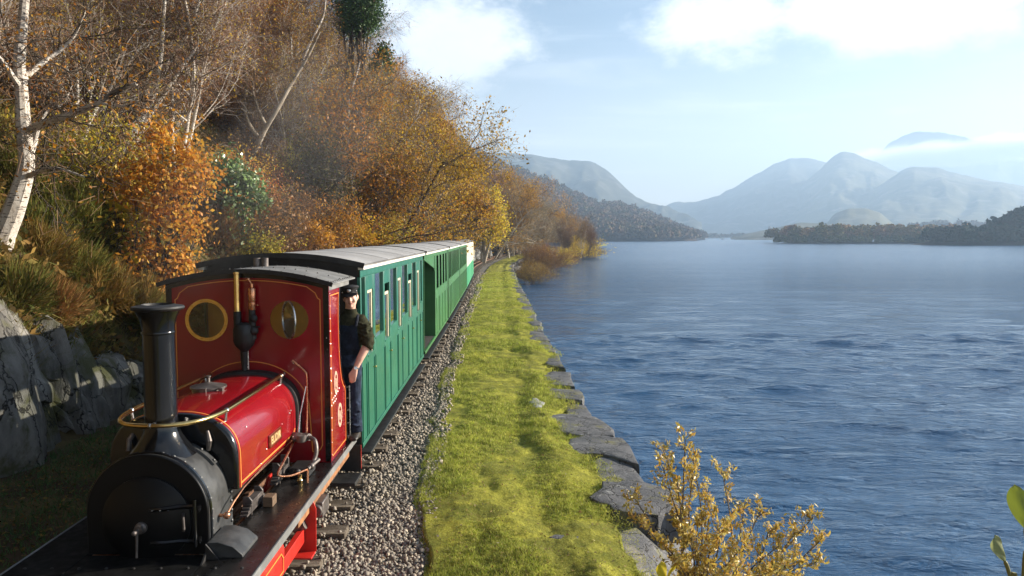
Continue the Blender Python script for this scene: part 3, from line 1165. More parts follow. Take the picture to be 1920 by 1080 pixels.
far_wood('spit_wood', 230, place_spit, (5.5, 9), [(0.30, 0.16, 0.065), (0.24, 0.15, 0.08), (0.14, 0.14, 0.045), (0.34, 0.20, 0.07), (0.20, 0.18, 0.06), (0.32, 0.16, 0.08)], 'brown and green autumn wood along the low spit', 45, 260, leaf=0.085)
mountain('spit', [(1440, 457.5), (1456, 456), (1480, 454), (1530, 453), (1620, 453), (1720, 453), (1800, 453), (1880, 453), (1960, 456)], 432, 44, 40,
         'low stony spit of land carrying the wood', M['soil'], 0.05, 0.05, 61, nx=60, nv=12, prof=0.5)


def place_scrub(r, n):
    px = 1455 + 340 * r.rand(n)
    p = np.array([at_y(a, 450, 396) for a in px])
    p[:, 1] = 392 + 8 * r.rand(n)
    p[:, 2] = -1.5
    return p


far_wood('spit_scrub', 150, place_scrub, (2.6, 5.0), [(0.10, 0.11, 0.03), (0.16, 0.12, 0.05), (0.08, 0.09, 0.03), (0.22, 0.19, 0.05)], 'waterside scrub along the edge of the spit', 46, 120, leaf=0.10)

# dark headland on the right
mountain('headland', [(1690, 461), (1760, 450), (1800, 438), (1830, 427), (1860, 416), (1885, 402), (1920, 386), (1980, 366), (2060, 354), (2200, 345), (2400, 380)], 352, 30, 60,
         'dark wooded headland at the right of the lake', M['wooded'], 0.10, 0.03, 51, nx=90, nv=24, prof=0.6)


def place_head(r, n):
    px = 1720 + 440 * r.rand(n)
    t = -r.rand(n) ** 0.7
    hp = [(1690, 461), (1760, 450), (1800, 438), (1830, 427), (1860, 416), (1885, 402), (1920, 386), (1980, 366), (2060, 354), (2200, 345)]
    top = np.interp(px, [a for a, b in hp], [b for a, b in hp])
    p = np.array([at_y(a, b, 352) for a, b in zip(px, top)])
    z = -3 + (p[:, 2] + 3) * (1 + t) ** 0.6 - 4.2
    return np.stack([p[:, 0], 352 + t * 30, np.maximum(z, -1.3)], -1)


far_wood('headland_wood', 420, place_head, (4.5, 8.0), [(0.025, 0.04, 0.018), (0.035, 0.05, 0.022), (0.06, 0.05, 0.025), (0.03, 0.04, 0.02)], 'dense dark wood covering the headland', 52, 130, leaf=0.11)

# ------------------------------------------------------------------ haze and cloud bank
hz = MB().box(-2900, 6200, -80, 3480, -5, 372).build('haze', None, smooth=False)
tag(hz, 'pale blue haze in the air over the lake', None, None, 'stuff')
m = bpy.data.materials.new('haze')
m.use_nodes = True
t = NT(m.node_tree)
t.n.remove(t.n['Principled BSDF'])
pv = t.new('ShaderNodeVolumePrincipled')
pv.inputs['Color'].default_value = (0.425, 0.585, 0.775, 1)
pv.inputs['Density'].default_value = 0.00046
pv.inputs['Anisotropy'].default_value = 0.25
t.link(pv.outputs[0], t.n['Material Output'].inputs['Volume'])
hz.data.materials.append(m)

# ================================================================== TREES AND SHRUBS
def bark_mat(name, c1, c2, marks=None, scale=3.0):
    m = bpy.data.materials.new(name)
    m.use_nodes = True
    t = NT(m.node_tree)
    p = t.n['Principled BSDF']
    tc = t.new('ShaderNodeTexCoord')
    v = tc.outputs['Object']
    n = t.noise(t.vscale(v, (1, 1, 0.5)), scale, 7, 0.65)
    c = t.mix(t.rng(n, 0.4, 0.62, 0, 1), c1, c2)
    if marks:
        k = t.noise(t.vscale(v, (1.5, 1.5, 7)), scale * 2.0, 4, 0.6)
        c = t.mix(t.rng(k, 0.56, 0.62, 0, 0.9), c, marks)
        k2 = t.noise(v, scale * 0.5, 3, 0.6)
        c = t.mix(t.rng(k2, 0.60, 0.68, 0, 0.7), c, marks)
    t.link(c, p.inputs['Base Color'])
    p.inputs['Roughness'].default_value = 0.85
    p.inputs['Specular IOR Level'].default_value = 0.2
    b = t.new('ShaderNodeBump')
    b.inputs['Strength'].default_value = 0.6
    b.inputs['Distance'].default_value = 0.02
    t.link(t.noise(v, scale * 8, 6, 0.7), b.inputs['Height'])
    t.link(b.outputs[0], p.inputs['Normal'])
    return m


M['birchbark'] = bark_mat('birch bark', (0.62, 0.57, 0.50), (0.42, 0.36, 0.30), (0.05, 0.04, 0.035))
M['greybark'] = bark_mat('grey bark', (0.20, 0.165, 0.13), (0.09, 0.07, 0.055))
M['palebark'] = bark_mat('pale bark', (0.42, 0.36, 0.28), (0.24, 0.20, 0.15))
M['darkbark'] = bark_mat('dark bark', (0.05, 0.04, 0.03), (0.10, 0.08, 0.06))
M['twig_brown'] = leaf_mat('brown twigs', [(0.13, 0.078, 0.048), (0.20, 0.115, 0.068), (0.11, 0.068, 0.054), (0.24, 0.15, 0.08), (0.15, 0.09, 0.07)], 0.15, 0.25, 0.8, 0.15)
M['twig_mauve'] = leaf_mat('mauve twigs', [(0.17, 0.09, 0.06), (0.22, 0.12, 0.08), (0.14, 0.078, 0.058), (0.27, 0.155, 0.09)], 0.15, 0.2, 0.8, 0.15)
M['twig_grey'] = leaf_mat('grey twigs', [(0.20, 0.16, 0.11), (0.28, 0.23, 0.16), (0.15, 0.12, 0.08), (0.22, 0.17, 0.08)], 0.15, 0.2, 0.8, 0.15)
M['leaf_gold'] = leaf_mat('golden leaves', [(0.46, 0.24, 0.025), (0.64, 0.35, 0.035), (0.36, 0.16, 0.025), (0.56, 0.27, 0.028), (0.26, 0.15, 0.025), (0.68, 0.44, 0.06)], 0.45, 0.22)
M['leaf_yellow'] = leaf_mat('yellow leaves', [(0.55, 0.36, 0.03), (0.68, 0.48, 0.04), (0.40, 0.30, 0.03), (0.48, 0.27, 0.03), (0.36, 0.34, 0.04)], 0.5, 0.2)
M['leaf_lime'] = leaf_mat('yellow green leaves', [(0.42, 0.38, 0.04), (0.56, 0.46, 0.04), (0.26, 0.29, 0.04), (0.42, 0.34, 0.03)], 0.5, 0.2)
M['leaf_orange'] = leaf_mat('orange beech leaves', [(0.50, 0.18, 0.02), (0.66, 0.27, 0.03), (0.36, 0.12, 0.02), (0.60, 0.34, 0.04), (0.28, 0.10, 0.02), (0.72, 0.46, 0.10)], 0.5, 0.15)
M['leaf_rust'] = leaf_mat('rusty leaves', [(0.20, 0.075, 0.022), (0.27, 0.11, 0.03), (0.14, 0.06, 0.025), (0.30, 0.15, 0.04)], 0.3, 0.2)
M['leaf_ivy'] = leaf_mat('ivy leaves', [(0.09, 0.17, 0.035), (0.16, 0.25, 0.07), (0.06, 0.12, 0.035), (0.30, 0.36, 0.20)], 0.15, 0.12, 0.28, 0.6)
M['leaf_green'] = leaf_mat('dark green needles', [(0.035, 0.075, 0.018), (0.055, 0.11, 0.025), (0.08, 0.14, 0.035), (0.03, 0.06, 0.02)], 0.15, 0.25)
M['heather'] = leaf_mat('heather shoots', [(0.09, 0.11, 0.02), (0.15, 0.15, 0.03), (0.19, 0.11, 0.035), (0.07, 0.095, 0.02), (0.22, 0.18, 0.045)], 0.2, 0.35, 0.8, 0.1)
M['heather_brown'] = leaf_mat('brown heather shoots', [(0.22, 0.11, 0.035), (0.29, 0.15, 0.045), (0.16, 0.10, 0.03), (0.19, 0.16, 0.04)], 0.2, 0.3, 0.8, 0.1)
M['willow'] = leaf_mat('willow shoots', [(0.22, 0.12, 0.05), (0.28, 0.16, 0.05), (0.17, 0.10, 0.06), (0.32, 0.22, 0.05)], 0.2, 0.3, 0.8, 0.1)


def grow(rng, p, d, length, r, lvl, maxl, segs, tips, par):
    """one branch: a wandering chain of joints; children leave it at intervals"""
    n = par['n'][lvl]
    step = length / n
    p = np.array(p, float)
    d = np.array(d, float)
    for i in range(n):
        d = d + rng.normal(0, par['wob'][lvl], 3) + np.array([0, 0, par['up'][lvl]])
        d = d / np.linalg.norm(d)
        q = p + d * step
        r2 = r * (1 - par['tap'] / n)
        segs.append((p, q, r, r2, lvl))
        if lvl == maxl:
            tips.append((q, d))
        frac = (i + 1) / n
        if lvl < maxl and frac > par['bare'][lvl]:
            for _ in range(par['kids'][lvl]):
                ax = rng.normal(0, 1, 3)
                ax = ax - d * ax.dot(d)
                ax /= np.linalg.norm(ax)
                a = par['ang'][lvl] * (0.7 + 0.6 * rng.rand())
                cd = d * math.cos(a) + ax * math.sin(a)
                grow(rng, q - d * step * rng.rand() * 0.8, cd, length * par['len'][lvl] * (0.6 + 0.7 * rng.rand()) * (1.15 - 0.5 * frac), max(0.006, r2 * par['rad']), lvl + 1, maxl, segs, tips, par)
        p, r = q, r2
    if lvl < maxl:
        tips.append((p, d))


def segs_mesh(name, segs, sides=(7, 5, 4, 3, 3)):
    Vs, Fs, off = [], [], 0
    bylvl = {}
    for s in segs:
        bylvl.setdefault(sides[min(s[4], len(sides) - 1)], []).append(s)
    for n, L in bylvl.items():
        p = np.array([s[0] for s in L])
        q = np.array([s[1] for s in L])
        r0 = np.array([s[2] for s in L])
        r1 = np.array([s[3] for s in L])
        d = unit(q - p)
        q = q + d * r1[:, None] * 0.5
        ref = np.where(np.abs(d[:, 2:3]) > 0.9, np.array([[1.0, 0, 0]]), np.array([[0, 0, 1.0]]))
        a = unit(np.cross(d, ref))
        b = np.cross(d, a)
        th = np.arange(n) * 2 * math.pi / n
        ring = a[:, None, :] * np.cos(th)[None, :, None] + b[:, None, :] * np.sin(th)[None, :, None]
        V = np.concatenate([p[:, None] + ring * r0[:, None, None], q[:, None] + ring * r1[:, None, None]], 1)
        k = np.arange(n)
        f = np.stack([k, (k + 1) % n, n + (k + 1) % n, n + k], -1)
        F = (np.arange(len(L)) * 2 * n)[:, None, None] + f[None] + off
        Vs.append(V.reshape(-1, 3))
        Fs.append(F.reshape(-1, 4))
        off += len(L) * 2 * n
    return np_mesh(name, np.concatenate(Vs), np.concatenate(Fs), True)


def twigs(rng, tips, n, ln, w, droop, spread=0.9):
    """fine twigs: long thin slivers leaving the branch ends"""
    T = np.array([t[0] for t in tips])
    D = np.array([t[1] for t in tips])
    k = rng.randint(0, len(T), n)
    base = T[k] + rng.normal(0, 0.12, (n, 3))
    d = unit(D[k] + rng.normal(0, spread, (n, 3)) * 0.7 + np.array([0, 0, -droop]))
    L = ln * (0.4 + 0.9 * rng.rand(n, 1))
    s = unit(np.cross(d, rng.normal(0, 1, (n, 3)))) * w
    mid = base + d * L * 0.5 + rng.normal(0, 0.06, (n, 3)) * ln
    tip = base + d * L + np.array([0, 0, -droop]) * L * 0.3
    V = np.stack([base - s, base + s, mid + s * 0.7, tip, mid - s * 0.7], 1)
    V = V.reshape(-1, 3)
    o = np.arange(n)[:, None] * 5
    F = np.concatenate([o + np.array([[0, 1, 2, 4]]), o + np.array([[4, 2, 3, 3]])], 0)
    tri = o + np.array([[4, 2, 3]])
    return V, o + np.array([[0, 1, 2, 4]]), tri


def leaves(rng, tips, n, size, spread, droop=0.2, aspect=0.62):
    T = np.array([t[0] for t in tips])
    k = rng.randint(0, len(T), n)
    c = T[k] + rng.normal(0, spread, (n, 3))
    a = unit(rng.normal(0, 1, (n, 3)) + np.array([0, 0, -droop])) * (size * (0.55 + 0.6 * rng.rand(n, 1)))
    b = unit(np.cross(a, rng.normal(0, 1, (n, 3)))) * np.linalg.norm(a, axis=1, keepdims=True) * aspect
    return quads_from(c, a, b)


def mesh_mix(name, parts):
    """join quad/tri arrays [(V,F)...] in one mesh (tris padded by repetition are avoided)"""
    me = bpy.data.meshes.new(name)
    Vs, loops, starts, off, ls = [], [], [], 0, 0
    for V, F in parts:
        F = np.asarray(F) + off
        Vs.append(V)
        loops.append(F.ravel())
        starts.append(ls + np.arange(0, F.size, F.shape[1]))
        ls += F.size
        off += len(V)
    V = np.concatenate(Vs).astype(np.float32)
    L = np.concatenate(loops).astype(np.int32)
    S = np.concatenate(starts).astype(np.int32)
    me.vertices.add(len(V))
    me.vertices.foreach_set('co', V.ravel())
    me.loops.add(len(L))
    me.loops.foreach_set('vertex_index', L)
    me.polygons.add(len(S))
    me.polygons.foreach_set('loop_start', S)
    me.update()
    me.validate()
    return me


PAR = {
    'birch': dict(n=[9, 6, 4, 3], wob=[0.07, 0.13, 0.2, 0.25], up=[0.03, 0.06, 0.02, -0.05], tap=0.85, bare=[0.3, 0.2, 0.1], kids=[3, 2, 1], ang=[0.75, 0.75, 0.8], len=[0.42, 0.5, 0.5], rad=0.42),
    'oak': dict(n=[6, 6, 4, 3], wob=[0.08, 0.2, 0.25, 0.3], up=[0.02, 0.05, 0.02, 0.0], tap=0.7, bare=[0.25, 0.15, 0.1], kids=[3, 2, 1], ang=[0.95, 0.8, 0.8], len=[0.62, 0.52, 0.5], rad=0.5),
    'shrub': dict(n=[3, 4, 3], wob=[0.2, 0.25, 0.3], up=[0.05, 0.05, 0.02], tap=0.7, bare=[0.0, 0.0], kids=[4, 3], ang=[0.8, 0.8], len=[0.8, 0.6], rad=0.55),
}
PROTO = {}


def make_proto(key, kind, H, r0, maxl, bark, crown, seed, multi=1, spread=0.25):
    """trunk mesh and crown mesh of one kind of tree, base at the origin"""
    rng = np.random.RandomState(seed)
    segs, tips = [], []
    for k in range(multi):
        d = np.array([rng.normal(0, spread * (multi > 1) + 0.05), rng.normal(0, spread * (multi > 1) + 0.05), 1.0])
        grow(rng, np.array([rng.normal(0, 0.08 * (multi > 1)), rng.normal(0, 0.08 * (multi > 1)), -0.5]), d / np.linalg.norm(d), (H * 0.86 + 0.5) * (1 if k == 0 else 0.75 + 0.3 * rng.rand()), r0 * (1 if k == 0 else 0.8), 0, maxl, segs, tips, PAR[kind])
    tm = segs_mesh('trunk', segs)
    tm.materials.append(M[bark])
    tp = [t for t in tips if t[0][2] > H * (0.34 if kind == 'birch' else 0.12)]
    parts = []
    mats = []
    for c in crown:
        if c[0] == 'twig':
            _, n, ln, w, droop, mat = c
            V, F4, F3 = twigs(rng, tp, n, ln, w, droop)
            parts.append((V, F4, F3, mat))
        else:
            _, n, size, spr, mat = c
            V, F = leaves(rng, tp, n, size, spr)
            parts.append((V, F, None, mat))
    # one crown mesh, a material slot per ingredient
    meshparts, midx = [], []
    slots = []
    for (V, F4, F3, mat) in parts:
        if mat not in slots:
            slots.append(mat)
        s = slots.index(mat)
        meshparts.append((V, F4))
        midx.append(np.full(len(F4), s))
        if F3 is not None:
            meshparts.append((V[:0], F3 - 0))
            midx.append(np.full(len(F3), s))
    # fix offsets for tri blocks that reuse the previous block's corners
    Vs, loops, starts, off, ls, prev = [], [], [], 0, 0, 0
    for (V, F) in meshparts:
        if len(V):
            prev = off
            off += len(V)
            Vs.append(V)
        F = np.asarray(F) + prev
        loops.append(F.ravel())
        starts.append(ls + np.arange(0, F.size, F.shape[1]))
        ls += F.size
    me = bpy.data.meshes.new('crown')
    V = np.concatenate(Vs).astype(np.float32)
    L = np.concatenate(loops).astype(np.int32)
    S = np.concatenate(starts).astype(np.int32)
    me.vertices.add(len(V))
    me.vertices.foreach_set('co', V.ravel())
    me.loops.add(len(L))
    me.loops.foreach_set('vertex_index', L)
    me.polygons.add(len(S))
    me.polygons.foreach_set('loop_start', S)
    me.polygons.foreach_set('material_index', np.concatenate(midx).astype(np.int32))
    for s in slots:
        me.materials.append(M[s])
    me.update()
    h = float(np.percentile(V[:, 2], 99.5))
    PROTO[key] = (tm, me, h)


B = 'birch'
make_proto('birch_a', B, 9, 0.12, 3, 'birchbark', [('twig', 5200, 0.75, 0.0065, 0.35, 'twig_mauve'), ('leaf', 2600, 0.045, 0.25, 'leaf_gold')], 101)
make_proto('birch_b', B, 9, 0.11, 3, 'birchbark', [('twig', 5600, 0.7, 0.006, 0.45, 'twig_brown'), ('leaf', 2400, 0.045, 0.3, 'leaf_yellow')], 102, multi=2, spread=0.16)
make_proto('birch_c', B, 8, 0.10, 3, 'palebark', [('twig', 5200, 0.65, 0.0065, 0.3, 'twig_brown'), ('leaf', 2600, 0.05, 0.3, 'leaf_gold')], 103, multi=2, spread=0.22)
make_proto('birch_d', B, 8, 0.09, 3, 'birchbark', [('twig', 3000, 0.6, 0.006, 0.4, 'twig_brown'), ('leaf', 7000, 0.06, 0.3, 'leaf_yellow')], 104)
make_proto('oak_a', 'oak', 9, 0.17, 3, 'greybark', [('leaf', 19000, 0.072, 0.22, 'leaf_gold'), ('twig', 2000, 0.5, 0.007, 0.0, 'twig_brown')], 105)
make_proto('oak_b', 'oak', 8, 0.15, 3, 'greybark', [('leaf', 12000, 0.072, 0.22, 'leaf_gold'), ('twig', 4000, 0.55, 0.007, 0.0, 'twig_brown')], 106, multi=2)
make_proto('rust_a', 'oak', 7, 0.11, 3, 'darkbark', [('leaf', 9500, 0.068, 0.22, 'leaf_rust'), ('twig', 3000, 0.55, 0.007, 0.0, 'twig_brown')], 107, multi=2)
make_proto('lime_a', 'oak', 6, 0.09, 3, 'greybark', [('leaf', 9000, 0.075, 0.3, 'leaf_lime'), ('twig', 1500, 0.5, 0.006, 0.0, 'twig_brown')], 108, multi=3)
make_proto('bare_a', 'oak', 9, 0.14, 3, 'palebark', [('twig', 7500, 0.65, 0.007, 0.0, 'twig_grey'), ('leaf', 700, 0.05, 0.3, 'leaf_gold')], 109, multi=2)
make_proto('bare_b', B, 9, 0.12, 3, 'greybark', [('twig', 7500, 0.6, 0.007, 0.15, 'twig_mauve')], 110, multi=3, spread=0.2)
make_proto('yellow_shrub', 'shrub', 2.4, 0.035, 2, 'greybark', [('leaf', 5200, 0.062, 0.16, 'leaf_yellow'), ('twig', 700, 0.3, 0.004, 0.0, 'twig_brown')], 111, multi=6, spread=0.5)
make_proto('lime_shrub', 'shrub', 2.2, 0.035, 2, 'greybark', [('leaf', 5200, 0.06, 0.16, 'leaf_lime'), ('twig', 700, 0.3, 0.004, 0.0, 'twig_brown')], 112, multi=6, spread=0.5)
make_proto('orange_shrub', 'shrub', 2.4, 0.035, 2, 'greybark', [('leaf', 4200, 0.06, 0.17, 'leaf_orange'), ('twig', 1200, 0.35, 0.004, 0.0, 'twig_brown')], 113, multi=6, spread=0.5)
make_proto('rust_shrub', 'shrub', 1.8, 0.03, 2, 'darkbark', [('leaf', 3800, 0.05, 0.15, 'leaf_rust'), ('twig', 1600, 0.35, 0.004, 0.0, 'twig_brown')], 114, multi=7, spread=0.6)
make_proto('willow_shrub', 'shrub', 2.4, 0.03, 2, 'greybark', [('twig', 6500, 0.55, 0.006, -0.3, 'willow'), ('leaf', 900, 0.05, 0.2, 'leaf_yellow')], 115, multi=8, spread=0.5)


def pine_proto(key, H, seed):
    rng = np.random.RandomState(seed)
    segs, tips = [], []
    p = np.array([0, 0, -0.5])
    for i in range(9):
        q = p + np.array([rng.normal(0, 0.05), rng.normal(0, 0.05), (H + 0.5) / 9])
        segs.append((p, q, 0.16 * (1 - i / 10), 0.16 * (1 - (i + 1) / 10), 0))
        p = q
    for k in range(46):
        z = H * (0.28 + 0.72 * (k + rng.rand()) / 46)
        L = (0.35 + 0.3 * H * 0.42 * (1 - z / H) ** 0.7 * 1.6) * (0.6 + 0.6 * rng.rand())
        a = rng.rand() * 6.283
        d = np.array([math.cos(a), math.sin(a), 0.25])
        b = np.array([0, 0, z])
        for j in range(4):
            e = b + d * L / 4
            segs.append((b, e, 0.03 * (1 - j / 5), 0.03 * (1 - (j + 1) / 5), 2))
            tips.append((e, d))
            b = e
            d = unit(d + rng.normal(0, 0.25, 3))
    V, F = leaves(rng, tips, 20000, 0.075, 0.26, -0.3, 0.2)
    tm = segs_mesh('trunk', segs)
    tm.materials.append(M['darkbark'])
    me = np_mesh('crown', V, F)
    me.materials.append(M['leaf_green'])
    PROTO[key] = (tm, me, H + 0.15)


pine_proto('pine', 9, 120)


def plant(key, name, x, y, z, height, label, cat, group=None, rz=None, lean=(0, 0), wide=1.0, rng=random.Random(5)):
    tm, cm, h = PROTO[key]
    e = empty(name, (x, y, z), label, cat, group, rng.uniform(0, 6.28) if rz is None else rz)
    s = height / h
    e.scale = (s * wide, s * wide, s)
    e.rotation_euler = (lean[0], lean[1], e.rotation_euler.z)
    for nm, me in (('trunk' if 'shrub' not in key else 'stem', tm), ('crown' if 'shrub' not in key else 'foliage', cm)):
        o = bpy.data.objects.new(nm, me)
        C.objects.link(o)
        o.parent = e
    return e


# --- trees that cannot be mistaken for one another
def tree_px(key, name, px, py_top, y, label, cat, wide=1.0, base=None, lean=(0, 0), group=None, rz=None):
    """stands at distance y in the direction px, tall enough to reach py_top"""
    t = at_y(px, py_top, y)
    zb = float(hill(t.x, y)) if base is None else base
    return plant(key, name, t.x, y, zb, max(1.0, t.z - zb), label, cat, group, rz, lean, wide)


def limbs(name, bark, paths, depth, base_z=None):
    """a tree drawn limb by limb: paths of (px, py, depth offset, radius in m)"""
    mb = MB()
    for path in paths:
        pts = [at_y(px, py, depth + dy) for px, py, dy, r in path]
        rs = [r for *_, r in path]
        # smooth the chain
        P_, R_ = [], []
        for i in range(len(pts) - 1):
            a = pts[max(0, i - 1)]
            b, c = pts[i], pts[i + 1]
            d = pts[min(len(pts) - 1, i + 2)]
            for k in range(4):
                t = k / 4
                P_.append(0.5 * ((2 * b) + (c - a) * t + (2 * a - 5 * b + 4 * c - d) * t * t + (3 * b - a - 3 * c + d) * t ** 3))
                R_.append(rs[i] * (1 - t) + rs[i + 1] * t)
        P_.append(pts[-1])
        R_.append(rs[-1])
        mb.tube(P_, R_, 9)
    return mb


LIMBS = []


def limb_tree(name, bark, paths, depth, label, cat, twig=None, seed=1):
    p0 = paths[0][0]
    hit = ray_depth(p0[0], p0[1])
    if hit:
        k_ = max(0.7, min(1.45, (hit + 0.2) / depth))
        depth *= k_
        paths = [[(a_, b_, c_ * k_, d_ * k_) for a_, b_, c_, d_ in q_] for q_ in paths]
    allx = [a_ for q_ in paths for a_, *_ in q_]
    LIMBS.append((min(allx) - 12, max(allx) + 12, depth))
    b = at_y(p0[0], p0[1], depth + p0[2])
    e = empty(name, b, label, cat)
    limbs(name, bark, paths, depth).build('trunk', M[bark], e)
    if twig:
        rng = np.random.RandomState(seed)
        tips, segs = [], []
        for path in paths:
            for i in range(len(path) - 1):
                if path[i][3] > 0.085 and path is paths[0] and i < len(path) * 0.5:
                    continue
                a = np.array(at_y(path[i][0], path[i][1], depth + path[i][2]))
                c = np.array(at_y(path[i + 1][0], path[i + 1][1], depth + path[i + 1][2]))
                d = (c - a) / np.linalg.norm(c - a)
                for k in range(twig[0]):
                    s = a + (c - a) * rng.rand()
                    nd = unit(d * 0.7 + rng.normal(0, 0.7, 3))
                    grow(rng, s, nd, twig[1] * (0.5 + rng.rand()), 0.011, 0, 1, segs, tips, dict(n=[5, 3], wob=[0.22, 0.28], up=[0.0, -0.06], tap=0.7, bare=[0.1], kids=[2], ang=[0.7], len=[0.5], rad=0.6))
        o = Vector(b)
        sm = segs_mesh('branches', [(s[0] - np.array(o), s[1] - np.array(o), s[2], s[3], s[4] + 1) for s in segs])
        link_mesh('branches', sm, M['darkbark'], e)
        V, F4, F3 = twigs(rng, tips, twig[2], 0.5, 0.0045, 0.3)
        Vl, Fl = leaves(rng, tips, twig[3], 0.04, 0.2)
        o = np.array(o)
        me = mesh_mix('crown', [(V - o, F4)])
        tw = link_mesh('crown', me, M['twig_brown'], e)
        if twig[3]:
            link_mesh('foliage', np_mesh('foliage', Vl - o, Fl), M[twig[4]], e)
    return e


limb_tree('birch_tree', 'birchbark', [
    [(2, 470, 0, 0.19), (8, 440, 0, 0.175), (24, 400, 0, 0.165), (42, 345, 0, 0.14), (50, 305, 0, 0.12), (46, 262, 0, 0.12), (43, 225, 0, 0.115), (40, 170, 0, 0.10), (36, 120, 0, 0.095), (41, 60, 0.1, 0.08), (46, 0, 0.1, 0.07), (50, -70, 0.2, 0.055), (46, -150, 0.2, 0.03)],
    [(50, 248, 0, 0.07), (75, 233, -0.2, 0.06), (110, 222, -0.4, 0.055), (145, 210, -0.5, 0.05), (185, 192, -0.6, 0.042), (220, 170, -0.7, 0.035), (256, 157, -0.8, 0.025)],
    [(185, 192, -0.6, 0.025), (225, 200, -0.6, 0.018), (262, 190, -0.7, 0.010)],
    [(42, 150, 0, 0.06), (62, 132, 0.2, 0.045), (90, 110, 0.4, 0.038), (115, 92, 0.5, 0.030), (140, 66, 0.5, 0.022), (160, 20, 0.5, 0.012)],
    [(38, 165, 0, 0.055), (20, 138, -0.3, 0.042), (2, 112, -0.5, 0.035), (-30, 80, -0.8, 0.02)],
    [(54, 300, 0.1, 0.05), (66, 265, 0.3, 0.04), (74, 235, 0.4, 0.03), (92, 205, 0.6, 0.024), (118, 195, 0.8, 0.016), (135, 160, 1.0, 0.01)],
    [(52, 330, -0.1, 0.045), (85, 318, -0.4, 0.034), (112, 317, -0.6, 0.025), (160, 332, -0.8, 0.012)],
    [(40, 182, 0, 0.03), (20, 160, 0.2, 0.02), (-10, 165, 0.3, 0.012)],
], 12.6, 'white barked birch with a bent trunk at the left above the rock face', 'birch tree', (3, 0.8, 1900, 900, 'leaf_gold'), 3)

limb_tree('birch_tree', 'birchbark', [
    [(196, 330, 0, 0.15), (212, 298, 0, 0.14), (232, 268, 0.1, 0.13), (258, 232, 0.2, 0.12), (278, 195, 0.4, 0.09), (300, 150, 0.6, 0.08), (318, 112, 0.8, 0.07), (345, 75, 1.0, 0.055), (368, 20, 1.2, 0.04), (390, -60, 1.4, 0.02)],
    [(278, 195, 0.4, 0.06), (290, 168, 0.2, 0.05), (300, 120, 0.1, 0.05), (304, 70, 0.1, 0.045), (308, 10, 0.1, 0.04), (312, -60, 0.1, 0.03)],
    [(232, 300, 0.2, 0.11), (250, 270, 0.2, 0.10), (272, 225, 0.4, 0.08), (298, 190, 0.6, 0.06), (338, 130, 0.8, 0.05), (372, 85, 1.2, 0.03)],
    [(190, 300, -0.5, 0.06), (184, 250, -0.5, 0.05), (196, 215, -0.5, 0.045), (198, 185, -0.5, 0.04), (215, 140, -0.4, 0.02)],
], 17.5, 'clump of leaning birch trunks just above the orange beech', 'birch tree', (7, 1.0, 4200, 900, 'leaf_gold'), 4)

limb_tree('birch_tree', 'palebark', [
    [(470, 300, 0, 0.07), (488, 262, 0, 0.065), (500, 238, 0, 0.06), (520, 205, 0, 0.055), (545, 160, 0.2, 0.045), (575, 110, 0.4, 0.035), (600, 60, 0.5, 0.02)],
    [(488, 262, 0, 0.05), (466, 230, 0.2, 0.045), (458, 190, 0.3, 0.04), (462, 150, 0.3, 0.035), (450, 100, 0.3, 0.02)],
    [(500, 238, 0, 0.045), (482, 200, 0.2, 0.035), (474, 165, 0.3, 0.03), (478, 120, 0.3, 0.02), (455, 80, 0.3, 0.012)],
    [(470, 300, 0, 0.05), (440, 280, -0.3, 0.04), (400, 270, -0.5, 0.03), (375, 272, -0.7, 0.018)],
], 19.5, 'forked pale birch growing above the ivy covered stump', 'birch tree', (6, 1.0, 3200, 700, 'leaf_gold'), 5)

limb_tree('birch_tree', 'birchbark', [
    [(556, 305, 0, 0.075), (562, 262, 0, 0.07), (566, 215, 0, 0.065), (563, 170, 0, 0.06), (566, 120, 0, 0.05), (584, 75, 0.2, 0.04), (606, 30, 0.4, 0.03), (612, -20, 0.4, 0.015)],
    [(564, 190, 0, 0.05), (578, 165, -0.2, 0.04), (596, 150, -0.2, 0.03), (622, 100, -0.3, 0.016)],
    [(564, 140, 0, 0.04), (548, 110, 0.2, 0.03), (546, 70, 0.3, 0.016)],
], 23.0, 'slim straight white birch halfway up the slope with forked top', 'birch tree', (6, 1.0, 2600, 600, 'leaf_gold'), 6)

limb_tree('birch_tree', 'birchbark', [
    [(596, 418, 0, 0.10), (608, 378, 0, 0.09), (622, 335, 0, 0.085), (633, 290, 0, 0.08), (645, 248, 0, 0.07), (653, 210, 0.2, 0.06), (655, 180, 0.3, 0.05), (668, 140, 0.4, 0.04), (676, 112, 0.5, 0.02)],
    [(640, 262, 0, 0.05), (660, 240, -0.3, 0.04), (676, 212, -0.5, 0.028), (690, 185, -0.6, 0.014)],
    [(618, 345, 0, 0.04), (604, 318, 0.3, 0.035), (588, 285, 0.5, 0.03), (580, 255, 0.5, 0.018)],
    [(628, 310, 0, 0.035), (650, 285, -0.3, 0.03), (682, 255, -0.5, 0.015)],
], 27.0, 'white birch leaning to the right with one fork above the carriages', 'birch tree', (6, 1.2, 3200, 700, 'leaf_gold'), 7)

